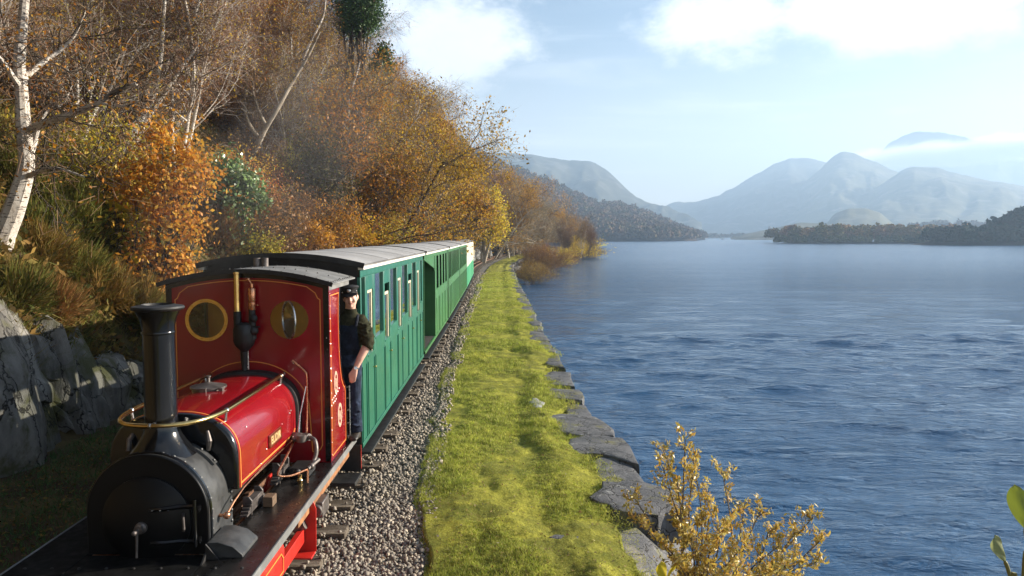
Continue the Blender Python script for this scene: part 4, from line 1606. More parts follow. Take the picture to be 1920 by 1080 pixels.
# orange beech overhanging the bank
def leafy(name, key, spots, depth, label, cat, leafmat, n, size, stem='darkbark', seed=1, twig=0, spread=0.18, base=None, aspect=0.62):
    """a bush built from leaf clumps around a spray of stems. spots: (px, py, dy, radius m)"""
    rng = np.random.RandomState(seed)
    hit = ray_depth(*base)
    k_ = 1.0
    if hit:
        k_ = min(1.5, hit / depth)
        depth, size, spread = depth * k_, size * k_ ** 0.6, spread * k_
    cs = [np.array(at_y(px, py, depth + dy)) for px, py, dy, r_ in spots]
    rs = [s[3] * k_ for s in spots]
    b = np.array(at_y(*base, depth)) if base else cs[-1] + np.array([0, 0, -0.5])
    b[2] = min(b[2], float(hill(b[0], b[1])) + 0.05) if b[0] < float(toe(b[1])) else b[2]
    e = empty(name, Vector(b), label, cat)
    segs, tips = [], []
    for c, r_ in zip(cs, rs):
        for k in range(3):
            tgt = c + rng.normal(0, r_ * 0.4, 3)
            p = b.copy()
            for i in range(6):
                q = p + (tgt - p) / (6 - i) + rng.normal(0, 0.04, 3) * (i < 5)
                segs.append((p - b, q - b, 0.028 * (1 - i / 8), 0.028 * (1 - (i + 1) / 8), 1))
                p = q
    link_mesh('stem', segs_mesh('stem', segs), M[stem], e)
    w = np.array(rs) ** 2.2
    w /= w.sum()
    k = rng.choice(len(cs), n, p=w)
    d = unit(rng.normal(0, 1, (n, 3)))
    # clumps: leaves gather round a few hundred twig ends
    nt = 60 * len(cs)
    kt = rng.choice(len(cs), nt, p=w)
    te = np.array(cs)[kt] + unit(rng.normal(0, 1, (nt, 3))) * (np.abs(rng.normal(0, 0.62, (nt, 1))) + 0.12) * np.array(rs)[kt][:, None]
    ki = rng.randint(0, nt, n)
    c = te[ki] + rng.normal(0, spread * 0.5, (n, 3)) - b
    a = unit(rng.normal(0, 1, (n, 3)) + np.array([0, 0, -0.4])) * (size * (0.55 + 0.6 * rng.rand(n, 1)))
    bb_ = unit(np.cross(a, rng.normal(0, 1, (n, 3)))) * np.linalg.norm(a, axis=1, keepdims=True) * aspect
    V, F = quads_from(c, a, bb_)
    link_mesh('foliage', np_mesh('foliage', V, F), M[leafmat], e)
    tp = [(t - b, unit(rng.normal(0, 1, 3))) for t in te]
    if twig:
        V, F4, F3 = twigs(rng, tp, twig, 0.35, 0.003, 0.0)
        link_mesh('twigs', np_mesh('twigs', V, F4), M['twig_brown'], e)['kind'] = 'stuff'
    return e


leafy('beech_tree', 'beech', [(300, 255, 0.6, 0.45), (350, 290, 0.4, 0.42), (270, 320, 0.2, 0.5), (340, 350, 0, 0.5), (240, 370, 0, 0.38), (300, 400, -0.1, 0.5), (225, 425, -0.2, 0.32), (350, 420, 0, 0.42), (280, 470, -0.2, 0.42), (345, 480, 0, 0.38), (300, 530, -0.2, 0.32), (250, 500, -0.3, 0.25), (380, 330, 0.3, 0.3), (205, 340, 0.2, 0.25)], 12.0,
      'bright orange beech leaning over the bank behind the locomotive chimney', 'beech tree', 'leaf_orange', 5600, 0.052, seed=12, twig=1500, base=(290, 560))
leafy('sapling', 'sapling', [(235, 440, 0, 0.16), (225, 400, 0, 0.14), (245, 470, 0, 0.15), (215, 385, 0, 0.1), (255, 420, 0, 0.12)], 10.6,
      'small sapling with large yellow leaves in front of the orange beech', 'sapling', 'leaf_yellow', 240, 0.075, seed=13, twig=100, base=(240, 540), spread=0.12)
leafy('ivy_stump', 'ivy', [(430, 330, 0, 0.42), (465, 345, 0, 0.38), (425, 365, -0.1, 0.38), (450, 395, -0.1, 0.33), (450, 430, -0.15, 0.24), (455, 455, -0.15, 0.16), (410, 318, 0.1, 0.25), (485, 375, 0.1, 0.25)], 16.5,
      'tall stump smothered in shiny green ivy', 'ivy', 'leaf_ivy', 5200, 0.05, seed=14, base=(448, 480), aspect=0.85)
leafy('bush', 'rust', [(490, 400, 0, 0.35), (475, 420, 0, 0.3), (505, 385, 0.1, 0.28)], 17.0, 'rusty brown bush just right of the ivy', 'bush', 'leaf_rust', 1500, 0.045, seed=15, twig=700, base=(485, 470))
leafy('bush', 'lime', [(480, 460, 0, 0.35), (455, 475, -0.1, 0.3), (510, 465, 0, 0.3), (495, 485, 0, 0.3)], 15.5, 'yellow green bush above the cab roof', 'bush', 'leaf_lime', 2400, 0.04, seed=16, twig=500, base=(480, 520))
leafy('bush', 'orange', [(560, 425, 0, 0.5), (590, 440, 0, 0.45), (540, 455, -0.1, 0.4), (615, 455, 0, 0.4)], 18.5, 'orange bush with thin red stems behind the first carriage roof', 'bush', 'leaf_gold', 2300, 0.05, seed=17, twig=1800, base=(575, 490))
leafy('bush', 'yellow', [(640, 450, 0, 0.45), (665, 440, 0, 0.5), (690, 455, 0.2, 0.45)], 20.5, 'golden leaved bush left of the yellow green bushes behind the carriages', 'bush', 'leaf_yellow', 3000, 0.055, seed=18, twig=600, base=(665, 490))
leafy('bush', 'lime', [(700, 440, 0, 0.75), (735, 448, 0.4, 0.7), (715, 425, 0.4, 0.6)], 26.0, 'rounded yellow green bush above the second carriage roof', 'bush', 'leaf_lime', 4200, 0.065, seed=19, twig=700, base=(715, 480))
leafy('bush', 'yellow', [(770, 440, 0, 0.8), (795, 448, 0.4, 0.7), (750, 452, 0, 0.6)], 34.0, 'small bright yellow bush in front of the big golden oak', 'bush', 'leaf_yellow', 3200, 0.08, seed=20, twig=500, base=(770, 475))
leafy('bush', 'rust', [(640, 468, 0, 0.35), (620, 470, 0, 0.3)], 17.5, 'low russet bush just over the first carriage roof', 'bush', 'leaf_rust', 1000, 0.05, seed=22, twig=700, base=(630, 500))

# big golden oak beyond the train, and its neighbours
def crown_tree(name, spots, depth, label, cat, mat, n, size, base, bark='greybark', seed=1, twig=1500, tw='twig_brown', spread=0.6, stems=3):
    rng = np.random.RandomState(seed)
    cs = [np.array(at_y(px, py, depth + dy)) for px, py, dy, r_ in spots]
    rs = np.array([s[3] for s in spots])
    b = np.array(at_y(base[0], base[1], depth))
    b[2] = float(hill(b[0], b[1])) if b[0] < float(toe(b[1])) else -0.3
    e = empty(name, Vector(b), label, cat)
    segs, tips = [], []
    for c, r_ in zip(cs, rs):
        for k in range(stems):
            tgt = c + rng.normal(0, r_ * 0.35, 3)
            p = b + np.array([0, 0, -0.3])
            fork = b + np.array([rng.normal(0, .2), rng.normal(0, .2), max(0.6, 0.35 * (tgt[2] - b[2]))])
            for q in (fork, fork * 0.5 + tgt * 0.5 + rng.normal(0, 0.3, 3), tgt):
                L = np.linalg.norm(q - p)
                r0 = 0.22 if q is fork else 0.07
                segs.append((p - b, q - b, r0, r0 * 0.6, 0))
                p = q
            for j in range(7):
                d = unit(rng.normal(0, 1, 3))
                q = tgt + d * r_ * 0.8
                segs.append((tgt - b, q - b, 0.035, 0.012, 2))
    link_mesh('trunk', segs_mesh('trunk', segs), M[bark], e)
    w = rs ** 2.3
    w /= w.sum()
    nt = 90 * len(cs)
    kt = rng.choice(len(cs), nt, p=w)
    te = np.array(cs)[kt] + unit(rng.normal(0, 1, (nt, 3))) * (0.35 + 0.65 * rng.rand(nt, 1) ** 0.5) * rs[kt][:, None]
    ki = rng.randint(0, nt, n)
    c = te[ki] + rng.normal(0, spread * 0.5, (n, 3)) - b
    a = unit(rng.normal(0, 1, (n, 3)) + np.array([0, 0, -0.2])) * (size * (0.55 + 0.6 * rng.rand(n, 1)))
    bb_ = unit(np.cross(a, rng.normal(0, 1, (n, 3)))) * np.linalg.norm(a, axis=1, keepdims=True) * 0.65
    V, F = quads_from(c, a, bb_)
    tp = [(t - b, unit(rng.normal(0, 1, 3))) for t in te]
    Vt, F4, F3 = twigs(rng, tp, twig, 0.9, 0.012, 0.0)
    me = mesh_mix('crown', [(V, F), (Vt, F4)])
    me.materials.append(M[mat])
    me.materials.append(M[tw])
    mi = np.zeros(len(F) + len(F4), np.int32)
    mi[len(F):] = 1
    me.polygons.foreach_set('material_index', mi)
    link_mesh('crown', me, None, e)
    return e


crown_tree('oak_tree', [(775, 195, 0, 1.5), (795, 240, 0, 1.8), (790, 300, 0, 1.9), (815, 265, 0.5, 1.5), (805, 350, -0.5, 1.9), (840, 310, 0, 1.6), (850, 365, 0, 1.7), (800, 405, -0.6, 1.5), (835, 410, 0, 1.5), (880, 360, 0.5, 1.4), (885, 405, 0.3, 1.3), (770, 370, -0.5, 1.3), (765, 260, 0, 1.2), (860, 430, 0, 1.2), (905, 395, 0.6, 0.9)], 52,
           'big golden oak standing against the sky behind the last carriages', 'oak tree', 'leaf_gold', 30000, 0.095, (815, 470), seed=31, twig=3000, spread=0.6)
crown_tree('birch_tree', [(925, 375, 0, 0.9), (930, 400, 0, 1.1), (918, 420, 0, 1.2), (935, 430, 0, 1.0), (912, 440, 0, 0.9), (922, 362, 0, 0.5)], 80,
           'small yellow orange birch leaning by the rock face at the bend', 'birch tree', 'leaf_yellow', 3800, 0.13, (905, 472), 'palebark', seed=32, twig=1500, tw='willow', spread=0.9, stems=1)
crown_tree('pine_tree', [(686, 8, 0, 0.95), (672, 30, 0, 1.0), (660, 5, 0, 1.0), (652, 40, 0, 0.8), (665, -50, 0, 1.1), (690, 42, 0, 0.6), (678, -20, 0, 0.9)], 42,
           'dark green pine at the top of the slope against the sky', 'pine tree', 'leaf_green', 26000, 0.07, (665, 200), 'darkbark', seed=33, twig=500, spread=0.5, stems=2)
crown_tree('pine_tree', [(719, 100, 0, 0.5), (716, 118, 0, 0.6), (712, 135, 0, 0.6)], 46,
           'small dark evergreen on the skyline below the tall pine', 'pine tree', 'leaf_green', 1800, 0.11, (712, 260), 'darkbark', seed=34, twig=200, spread=0.4, stems=2)
crown_tree('evergreen_tree', [(130, 175, 0, 0.8), (170, 210, 0, 0.8), (110, 240, 0, 0.8), (150, 250, 0, 0.7), (190, 165, 0.4, 0.7), (95, 150, 0.5, 0.7), (140, 115, 0.6, 0.7)], 19.5,
           'dark evergreen standing behind the white birch on the left', 'evergreen tree', 'leaf_green', 6500, 0.07, (150, 330), 'darkbark', seed=35, twig=500, spread=0.35, stems=2)
crown_tree('evergreen_tree', [(600, 310, 0, 0.9), (615, 340, 0, 0.9), (590, 345, 0, 0.8), (608, 285, 0, 0.5)], 29,
           'grey green evergreen among the bare birches in mid slope', 'evergreen tree', 'heather', 5200, 0.06, (602, 400), 'darkbark', seed=36, twig=1800, tw='twig_grey', spread=0.9, stems=2)

# --- heather and gorse on the bank at the left
def heather(spot, depth, radius, label, cat, mat, n, seed, flat=0.75, ln=0.22):
    rng = np.random.RandomState(seed)
    hit = ray_depth(*spot)
    if hit:
        k_ = hit / depth
        depth, radius, ln, n = hit - 0.1, radius * k_, ln * k_ ** 0.5, int(n * k_)
    p = np.array(at_y(spot[0], spot[1], depth))
    zb = float(hill(p[0], p[1]))
    c0 = np.array([p[0], p[1], p[2] - radius * 0.2])
    b = np.array([p[0], p[1], min(zb, p[2])])
    e = empty('heather_bush' if cat == 'heather' else 'gorse_bush', Vector(b), label, cat)
    u = unit(rng.normal(0, 1, (n, 3)) + np.array([0, 0, 0.35]))
    lump = 1 + 0.35 * np.sin(u[:, 0] * 7 + seed) * np.cos(u[:, 1] * 6) + 0.2 * rng.rand(n)
    s = c0 + u * np.array([radius, radius, radius * flat]) * lump[:, None] * (0.55 + 0.4 * rng.rand(n, 1)) - b
    d = unit(u + rng.normal(0, 0.35, (n, 3)) + np.array([0, 0, 0.7]))
    L = ln * (0.5 + 0.8 * rng.rand(n, 1))
    w = unit(np.cross(d, rng.normal(0, 1, (n, 3)))) * 0.008
    V = np.stack([s - w, s + w, s + d * L], 1).reshape(-1, 3)
    link_mesh('foliage', np_mesh('foliage', V, np.arange(3 * n).reshape(n, 3)), M[mat], e)
    segs = []
    for k in range(16):
        t = c0 + u[k] * radius * 0.7 - b
        segs.append((np.array([0, 0, -0.1]), t * 0.5 + rng.normal(0, 0.05, 3), 0.02, 0.014, 2))
        segs.append((segs[-1][1], t, 0.014, 0.006, 2))
    link_mesh('stem', segs_mesh('stem', segs), M['darkbark'], e)
    return e


heather((110, 395), 12.2, 0.75, 'large dark olive heather bush right of the white birch', 'heather', 'heather', 9000, 61)
heather((165, 430), 11.6, 0.55, 'olive heather bush between the birch and the orange beech', 'heather', 'heather', 6500, 62)
heather((60, 470), 11.0, 0.5, 'brownish heather clump at the foot of the white birch', 'heather', 'heather_brown', 5500, 63)
heather((120, 500), 10.6, 0.5, 'green heather clump over the top of the rock face', 'heather', 'heather', 5500, 64)
heather((20, 545), 9.6, 0.42, 'grassy heather clump at the left edge above the pale rock', 'heather', 'heather', 4200, 65)
heather((180, 540), 11.0, 0.5, 'brown heather hanging over the shaded bank', 'heather', 'heather_brown', 5500, 66)
heather((240, 560), 11.6, 0.5, 'mixed green and brown heather left of the cab', 'heather', 'heather_brown', 5500, 67)
heather((90, 565), 10.2, 0.36, 'tuft of brown heather spilling over the pale rock', 'heather', 'heather_brown', 3600, 68)
heather((400, 435), 14.6, 0.55, 'rounded brown heather bush below the ivy stump', 'heather', 'heather_brown', 7000, 69, flat=1.1)
heather((30, 330), 15.0, 0.8, 'broad green gorse bush behind the white birch trunk', 'gorse', 'heather', 8000, 70)
heather((150, 330), 15.5, 0.9, 'green gorse bush below the dark evergreen', 'gorse', 'heather', 8500, 71)
heather((70, 430), 13.6, 0.6, 'dark gorse bush close behind the white birch trunk', 'gorse', 'heather', 5000, 72)
heather((260, 585), 11.0, 0.35, 'low heather tuft at the edge of the train shadow', 'heather', 'heather', 3400, 73)
heather((330, 530), 12.4, 0.42, 'russet heather below the orange beech', 'heather', 'heather_brown', 4200, 74)

# --- the wood on the slope: many trees of a few kinds
rg = random.Random(77)
KINDS = {
    'birch_a': ('birch_tree', 'bare birch with mauve twigs and a thin white trunk on the wooded slope', 'birch tree', 'mauve twigged birches on the slope'),
    'birch_b': ('birch_tree', 'twin trunked bare birch with drooping brown twigs on the wooded slope', 'birch tree', 'brown twigged birches on the slope'),
    'birch_c': ('birch_tree', 'pale twin trunked birch with a few golden leaves left on the wooded slope', 'birch tree', 'sparsely leaved birches on the slope'),
    'birch_d': ('birch_tree', 'slender birch still full of yellow leaves on the wooded slope', 'birch tree', 'yellow birches on the slope'),
    'oak_a': ('oak_tree', 'spreading oak thick with golden brown leaves on the wooded slope', 'oak tree', 'golden oaks on the slope'),
    'oak_b': ('oak_tree', 'twin trunked oak with thinning golden leaves on the wooded slope', 'oak tree', 'thinning oaks on the slope'),
    'rust_a': ('beech_tree', 'small rusty leaved beech on the wooded slope', 'beech tree', 'rusty beeches on the slope'),
    'lime_a': ('hazel_tree', 'many stemmed hazel with yellow green leaves on the wooded slope', 'hazel tree', 'yellow green hazels on the slope'),
    'bare_a': ('ash_tree', 'leafless pale barked ash on the wooded slope', 'ash tree', 'leafless ashes on the slope'),
    'bare_b': ('alder_tree', 'leafless alder with dark stems and mauve twigs on the wooded slope', 'alder tree', 'leafless alders on the slope'),
    'yellow_shrub': ('shrub', 'yellow leaved shrub on the lower slope', 'shrub', 'yellow shrubs on the slope'),
    'lime_shrub': ('shrub', 'yellow green shrub on the lower slope', 'shrub', 'yellow green shrubs on the slope'),
    'orange_shrub': ('shrub', 'orange leaved shrub on the lower slope', 'shrub', 'orange shrubs on the slope'),
    'rust_shrub': ('shrub', 'russet brown shrub on the lower slope', 'shrub', 'russet shrubs on the slope'),
    'willow_shrub': ('shrub', 'twiggy willow shrub on the lower slope', 'shrub', 'willow shrubs on the slope'),
}
placed = []
TREES = []
cnt = 0
tries = 0
while cnt < 215 and tries < 9000:
    tries += 1
    y = 13 + 120 * rg.random() ** 1.7
    d = 0.8 + 21 * rg.random() ** 1.15
    x = float(toe(y)) - d
    P0 = np.array([x, y, float(hill(x, y))])
    px, py = to_px(P0)
    if px < -160 or px > 1060:
        continue
    sep = 0.75 + 0.020 * y + 0.03 * d
    if any((x - a) ** 2 + (y - b) ** 2 < sep * sep for a, b in placed):
        continue
    # keep clear of the specially drawn plants near the train
    if y < 20 and d < 3.2:
        continue
    if 735 < px < 945 and y < 75:
        continue
    if any(a_ < px < b_ and y < c_ + 0.6 for a_, b_, c_ in LIMBS):
        continue
    u = rg.random()
    if y > 70:
        key = rg.choice(['bare_a', 'oak_b', 'bare_b', 'birch_a', 'rust_a', 'oak_b', 'birch_c', 'oak_a'])
    elif 600 < px <= 740:
        key = rg.choice(['birch_a', 'birch_b', 'birch_a', 'birch_d', 'birch_c', 'birch_b']) if d > 2.5 else rg.choice(['oak_b', 'birch_d', 'oak_b'])
    elif px > 640 and d < 6:
        key = rg.choice(['oak_a', 'oak_b', 'birch_d', 'lime_a', 'oak_a', 'rust_a'])
    elif u < 0.64:
        key = rg.choice(['birch_a', 'birch_b', 'birch_a', 'birch_b', 'birch_c', 'birch_b'])
    elif u < 0.86:
        key = rg.choice(['oak_b', 'oak_a', 'birch_d', 'birch_c', 'oak_b'])
    else:
        key = rg.choice(['rust_a', 'lime_a', 'birch_d'])
    h = rg.uniform(5.5, 10.0) * (1.1 if d > 5 else 0.85)
    top_allowed = None
    for m_ in (0, 14, -14):
        q = at_y(px + m_ * 30 / y, skyline(px + m_ * 30 / y + 10), y).z - P0[2]
        top_allowed = q if top_allowed is None else min(top_allowed, q)
    if top_allowed < 2.2:
        continue
    if key == 'lime_a':
        h *= 0.55
    h = min(h, top_allowed * rg.uniform(0.90, 0.99))
    if key != 'lime_a' and (h > 0.85 * top_allowed or 700 < px < 1060):
        h = min(top_allowed * rg.uniform(0.86, 0.99), max(h, 12.5))
    if h < 2:
        continue
    nm, lab, cat, grp = KINDS[key]
    ob = plant(key, nm, x, y, P0[2], h, lab, cat, grp, None, (rg.uniform(-.10, .10), rg.uniform(-.02, .16)), 1.0 if h < 10 else 0.85)
    TREES.append((ob, key, px, py, d, y, h))
    placed.append((x, y))
    cnt += 1
# shrub layer
cnt = 0
tries = 0
sp_ = []
while cnt < 95 and tries < 6000:
    tries += 1
    y = 15 + 85 * rg.random() ** 1.6
    d = 0.5 + 11 * rg.random() ** 1.5
    x = float(toe(y)) - d
    if y < 19 and d < 2.6:
        continue
    if any((x - a) ** 2 + (y - b) ** 2 < (0.9 + 0.01 * y) ** 2 for a, b in sp_):
        continue
    z = float(hill(x, y))
    key = rg.choice(['yellow_shrub', 'lime_shrub', 'orange_shrub', 'rust_shrub', 'rust_shrub', 'willow_shrub', 'yellow_shrub', 'orange_shrub'])
    nm, lab, cat, grp = KINDS[key]
    h = rg.uniform(1.1, 2.6)
    px, py = to_px((x, y, z + h))
    if py < skyline(px) + 4:
        continue
    ob = plant(key, nm, x, y, z, h, lab, cat, grp)
    TREES.append((ob, key, px, to_px((x, y, z))[1], d, y, h))
    sp_.append((x, y))
    cnt += 1

# what sets each tree of the slope apart: its size, how high it stands, what it stands behind
WHAT = {'birch_a': 'mauve twigged birch', 'birch_b': 'drooping brown birch', 'birch_c': 'pale twin stemmed birch', 'birch_d': 'yellow leaved birch', 'oak_a': 'golden oak', 'oak_b': 'thinly leaved oak', 'rust_a': 'rusty beech',
        'lime_a': 'yellow green hazel', 'bare_a': 'leafless ash', 'bare_b': 'leafless alder', 'yellow_shrub': 'yellow shrub', 'lime_shrub': 'yellow green shrub', 'orange_shrub': 'orange shrub', 'rust_shrub': 'russet shrub', 'willow_shrub': 'twiggy willow shrub'}
WHERE = [(-999, 'left of the white birch'), (70, 'above the rock face'), (190, 'behind the orange beech'), (330, 'above the locomotive cab'), (450, 'above the ivy stump'), (540, 'over the first carriage front'),
         (640, 'over the first carriage back'), (730, 'beside the big golden oak'), (850, 'over the tail of the train'), (950, 'beyond the bend'), (1010, 'near the lake point')]
groups = {}
for tr in TREES:
    ob, key, px, py, d, y, h = tr
    big = ('tall ' if h > 9 else 'small ' if h < 5 else '') if 'shrub' not in key else ('low ' if h < 1.7 else '')
    band = 'at the slope foot' if d < 2.5 else 'low down' if d < 6 else 'halfway up' if d < 12 else 'high up the slope'
    where = [w_ for lim_, w_ in WHERE if px >= lim_][-1]
    groups.setdefault((big + WHAT[key], band, where), []).append(tr)
ORDN = ['nearest', 'second nearest', 'third nearest', 'fourth nearest', 'fifth nearest', 'sixth nearest', 'seventh nearest', 'eighth nearest', 'ninth nearest', 'tenth nearest', 'eleventh nearest']
for (w_, band, where), L_ in groups.items():
    L_.sort(key=lambda t_: t_[5])
    for k_, t_ in enumerate(L_):
        pre = '' if len(L_) == 1 else ('nearer ' if k_ == 0 else 'farther ') if len(L_) == 2 else (ORDN[min(k_, 10)] + ' ' if k_ < len(L_) - 1 else 'farthest ')
        t_[0]['label'] = pre + w_ + ' ' + band + ' ' + where

# bracken, brambles and fallen leaves over the hillside: nobody could count them
rng = np.random.RandomState(88)
n = 95000
y = 6 + 74 * rng.rand(n) ** 1.9
d = 0.25 + 14 * rng.rand(n) ** 1.6
x = toe(y) - d
cl = vnoise(x * 0.7, y * 0.7) + 0.5
z = hill(x, y) + 0.42 * rng.rand(n) ** 1.4 * cl * 1.8
a = unit(rng.normal(0, 1, (n, 3)) + np.array([0, 0, 0.35])) * (0.035 + 0.05 * rng.rand(n, 1)) * (1 + y[:, None] / 40)
b = unit(np.cross(a, rng.normal(0, 1, (n, 3)))) * np.linalg.norm(a, axis=1, keepdims=True) * 0.5
V, F = quads_from(np.stack([x, y, z], -1), a, b)
M['bracken'] = leaf_mat('bracken and leaf litter', [(0.12, 0.06, 0.025), (0.20, 0.10, 0.03), (0.07, 0.08, 0.02), (0.26, 0.15, 0.04), (0.06, 0.04, 0.02), (0.09, 0.10, 0.025), (0.16, 0.08, 0.03)], 0.25, 0.0, 0.8, 0.15)
un = link_mesh('undergrowth', np_mesh('undergrowth', V, F), M['bracken'])
tag(un, 'bracken, brambles and fallen leaves covering the slope', 'undergrowth', None, 'stuff')
# long grass blades and heather over the bank edge close to the train
n = 60000
y = 6.5 + 26 * rng.rand(n) ** 1.3
d = 0.3 + 4.5 * rng.rand(n) ** 1.3
x = toe(y) - d
z = hill(x, y) - 0.02
u = unit(np.stack([rng.normal(0.35, 0.5, n), rng.normal(0, 0.5, n), np.full(n, 0.8)], -1))
L = (0.10 + 0.26 * rng.rand(n, 1)) * (0.5 + vnoise(x * 1.1, y * 1.1)[:, None] + 0.5)
w = unit(np.cross(u, rng.normal(0, 1, (n, 3)))) * 0.007
s = np.stack([x, y, z], -1)
V = np.stack([s - w, s + w, s + u * L], 1).reshape(-1, 3)
bg = link_mesh('bank_grass', np_mesh('bank_grass', V, np.arange(3 * n).reshape(n, 3)), M['heather'])
tag(bg, 'rough grass and heather shoots covering the top of the bank', 'grass', None, 'stuff')

# unseen wood added beside and behind the camera to block sky light
def place_rear(r, n):
    y = 9 - 76 * r.rand(n)
    d = np.where(y > -6, 3.6, 1) + 20 * r.rand(n)
    x = toe(y) - d
    return np.stack([x, y, hill(x, y)], -1)


far_wood('rear_shade_wood', 300, place_rear, (7, 11), AUT, 'unseen bare brown wood added beside and behind the camera to hold back sky light', 49, 120, leaf=0.09, flat=1.5)

# --- bushes at the water's edge round the bend, and the bare trees on the point
for (px, pt, y, key, wd, lab) in ((1000, 488, 62, 'willow_shrub', 1.3, 'brown twiggy willow standing in the water just past the end of the wall'),
                                  (985, 500, 66, 'willow_shrub', 1.0, 'low twiggy willow against the end of the slate wall'),
                                  (1030, 455, 86, 'willow_shrub', 1.4, 'yellowish willow on the shore below the pale bare trees'),
                                  (1015, 462, 80, 'willow_shrub', 1.2, 'russet willow on the shore in front of the yellowish willow'),
                                  (1052, 462, 100, 'yellow_shrub', 1.2, 'yellow bush at the waterside between the willows and the rocks'),
                                  (1088, 440, 128, 'yellow_shrub', 1.3, 'rounded golden bush near the tip of the point'),
                                  (1105, 452, 138, 'willow_shrub', 1.2, 'low bush at the very tip of the point'),
                                  (972, 478, 98, 'lime_shrub', 0.9, 'low green bush beside the pale stone heap')):
    t = at_y(px, pt, y)
    zb = -1.1 if t.x > float(xw(y)) + 0.2 else -0.3
    plant(key, 'shrub', t.x, y, zb, t.z - zb, lab, 'shrub', None, None, (0, 0), wd)
PT = [(1005, 372, 128, 'bare_a', 0.8), (1020, 366, 118, 'bare_a', 0.75), (1038, 385, 134, 'bare_a', 0.8), (1060, 392, 140, 'bare_b', 0.8), (1078, 398, 146, 'bare_a', 0.7), (1094, 405, 150, 'bare_b', 0.9), (985, 352, 124, 'oak_b', 0.8), (970, 345, 118, 'oak_b', 0.8), (1048, 398, 128, 'bare_a', 0.7), (1070, 415, 132, 'birch_c', 0.8), (1100, 420, 146, 'bare_b', 0.9), (955, 338, 116, 'bare_a', 0.8)]
for i, (px, pt, y, key, wd) in enumerate(PT):
    t = at_y(px, pt, y)
    zb = 0.0
    if i == 1:
        plant(key, 'ash_tree', t.x, y, zb, t.z - zb, 'tall pale bare tree with two white stems on the point past the bend', 'ash tree', None, 0.4, (0, 0), wd)
    else:
        ORD = ['leftmost', 'second from the left', 'third from the left', 'fourth from the left', 'fifth from the left', 'sixth from the left', 'fifth from the right', 'fourth from the right', 'third from the right', 'second from the right', 'rightmost']
        rank = sorted([p_[0] for k_, p_ in enumerate(PT) if k_ != 1]).index(px)
        plant(key, 'lakeside_tree', t.x, y, zb, t.z - zb, {'bare_a': 'bare grey tree', 'bare_b': 'bare mauve tree', 'oak_b': 'thin brown leaved tree', 'birch_c': 'small pale birch'}[key] + ' in the clump on the point, ' + ORD[rank], 'tree', 'trees on the point past the bend', None, (0, 0), wd)
# the wooded slope tapering down behind the bend
qb = random.Random(55)
BEND = []
for k in range(34):
    px = 872 + k * 7.0 + qb.uniform(-3, 3)
    y = qb.uniform(92, 120) if px < 960 else qb.uniform(105, 165)
    pt = skyline(px) + (qb.uniform(0, 8) if k % 2 else qb.uniform(10, 45))
    t = at_y(px, float(pt), y)
    zb = float(hill(t.x, y)) if t.x < float(toe(y)) else 0.0
    if t.z - zb < 2.5:
        continue
    key = qb.choice(['bare_b', 'oak_b', 'bare_a', 'birch_a', 'birch_c', 'bare_b'])
    BEND.append((px, plant(key, KINDS[key][0], t.x, y, zb, t.z - zb, '', KINDS[key][2], 'trees on the slope behind the bend', None, (0, 0), qb.uniform(0.75, 1.0)), key))
PLACE_N = ['leftmost', 'second', 'third', 'fourth', 'fifth', 'sixth', 'seventh', 'eighth', 'ninth', 'tenth', 'eleventh', 'twelfth', 'thirteenth', 'fourteenth', 'fifteenth', 'sixteenth', 'seventeenth']
for key in set(b_[2] for b_ in BEND):
    L_ = sorted([b_ for b_ in BEND if b_[2] == key], key=lambda b_: b_[0])
    for k, b_ in enumerate(L_):
        b_[1]['label'] = (PLACE_N[k] if k == 0 else PLACE_N[k] + ' from the left') + ' ' + WHAT[key] + ' of those on the slope behind the bend'
# the point itself
yy = np.arange(88, 232, 2.0)
cs = np.linspace(0, 1, 14)
P = np.zeros((len(yy), len(cs), 3))
for i, y in enumerate(yy):
    x0, x1 = float(xt(y)) + 1.0, max(float(xs(y)), float(xw(y)) + 0.2)
    x0 = min(x0, x1 - 0.5)
    P[i, :, 0] = x0 + (x1 + 0.8 - x0) * cs
    P[i, :, 1] = y
    P[i, :, 2] = -0.42 - 1.3 * sstep(0.72, 1.0, cs) + 0.15 * fbm(P[i, :, 0] * 0.6, P[i, :, 1] * 0.6, 3)
pt_ = link_mesh('point', grid_mesh('point', P), M['soil'])
tag(pt_, 'low rough point of land running into the lake past the bend', None, None, 'structure')


def rock(loc, r_, label, mat, seed, sc=(1, 1, 0.7), cat='rock', group=None, name='rock'):
    bm = bmesh.new()
    bmesh.ops.create_icosphere(bm, subdivisions=3, radius=1)
    for v in bm.verts:
        c = v.co.copy()
        k = 1 + 0.45 * float(fbm(c.x * 1.3 + seed, c.y * 1.3 + c.z * 1.9, 3))
        # flatten into facets
        f = max(abs(c.x), abs(c.y) * 0.95, abs(c.z) * 1.05)
        v.co = Vector((c.x * sc[0], c.y * sc[1], c.z * sc[2])) * r_ * k * (0.6 + 0.4 / f * 0.75)
    me = bpy.data.meshes.new(name)
    bm.to_mesh(me)
    bm.free()
    for p in me.polygons:
        p.use_smooth = True
    me.set_sharp_from_angle(angle=rad(28))
    o = link_mesh(name, me, mat)
    o.location = loc
    o.rotation_euler = (0, 0, seed * 1.7)
    return tag(o, label, cat, group)


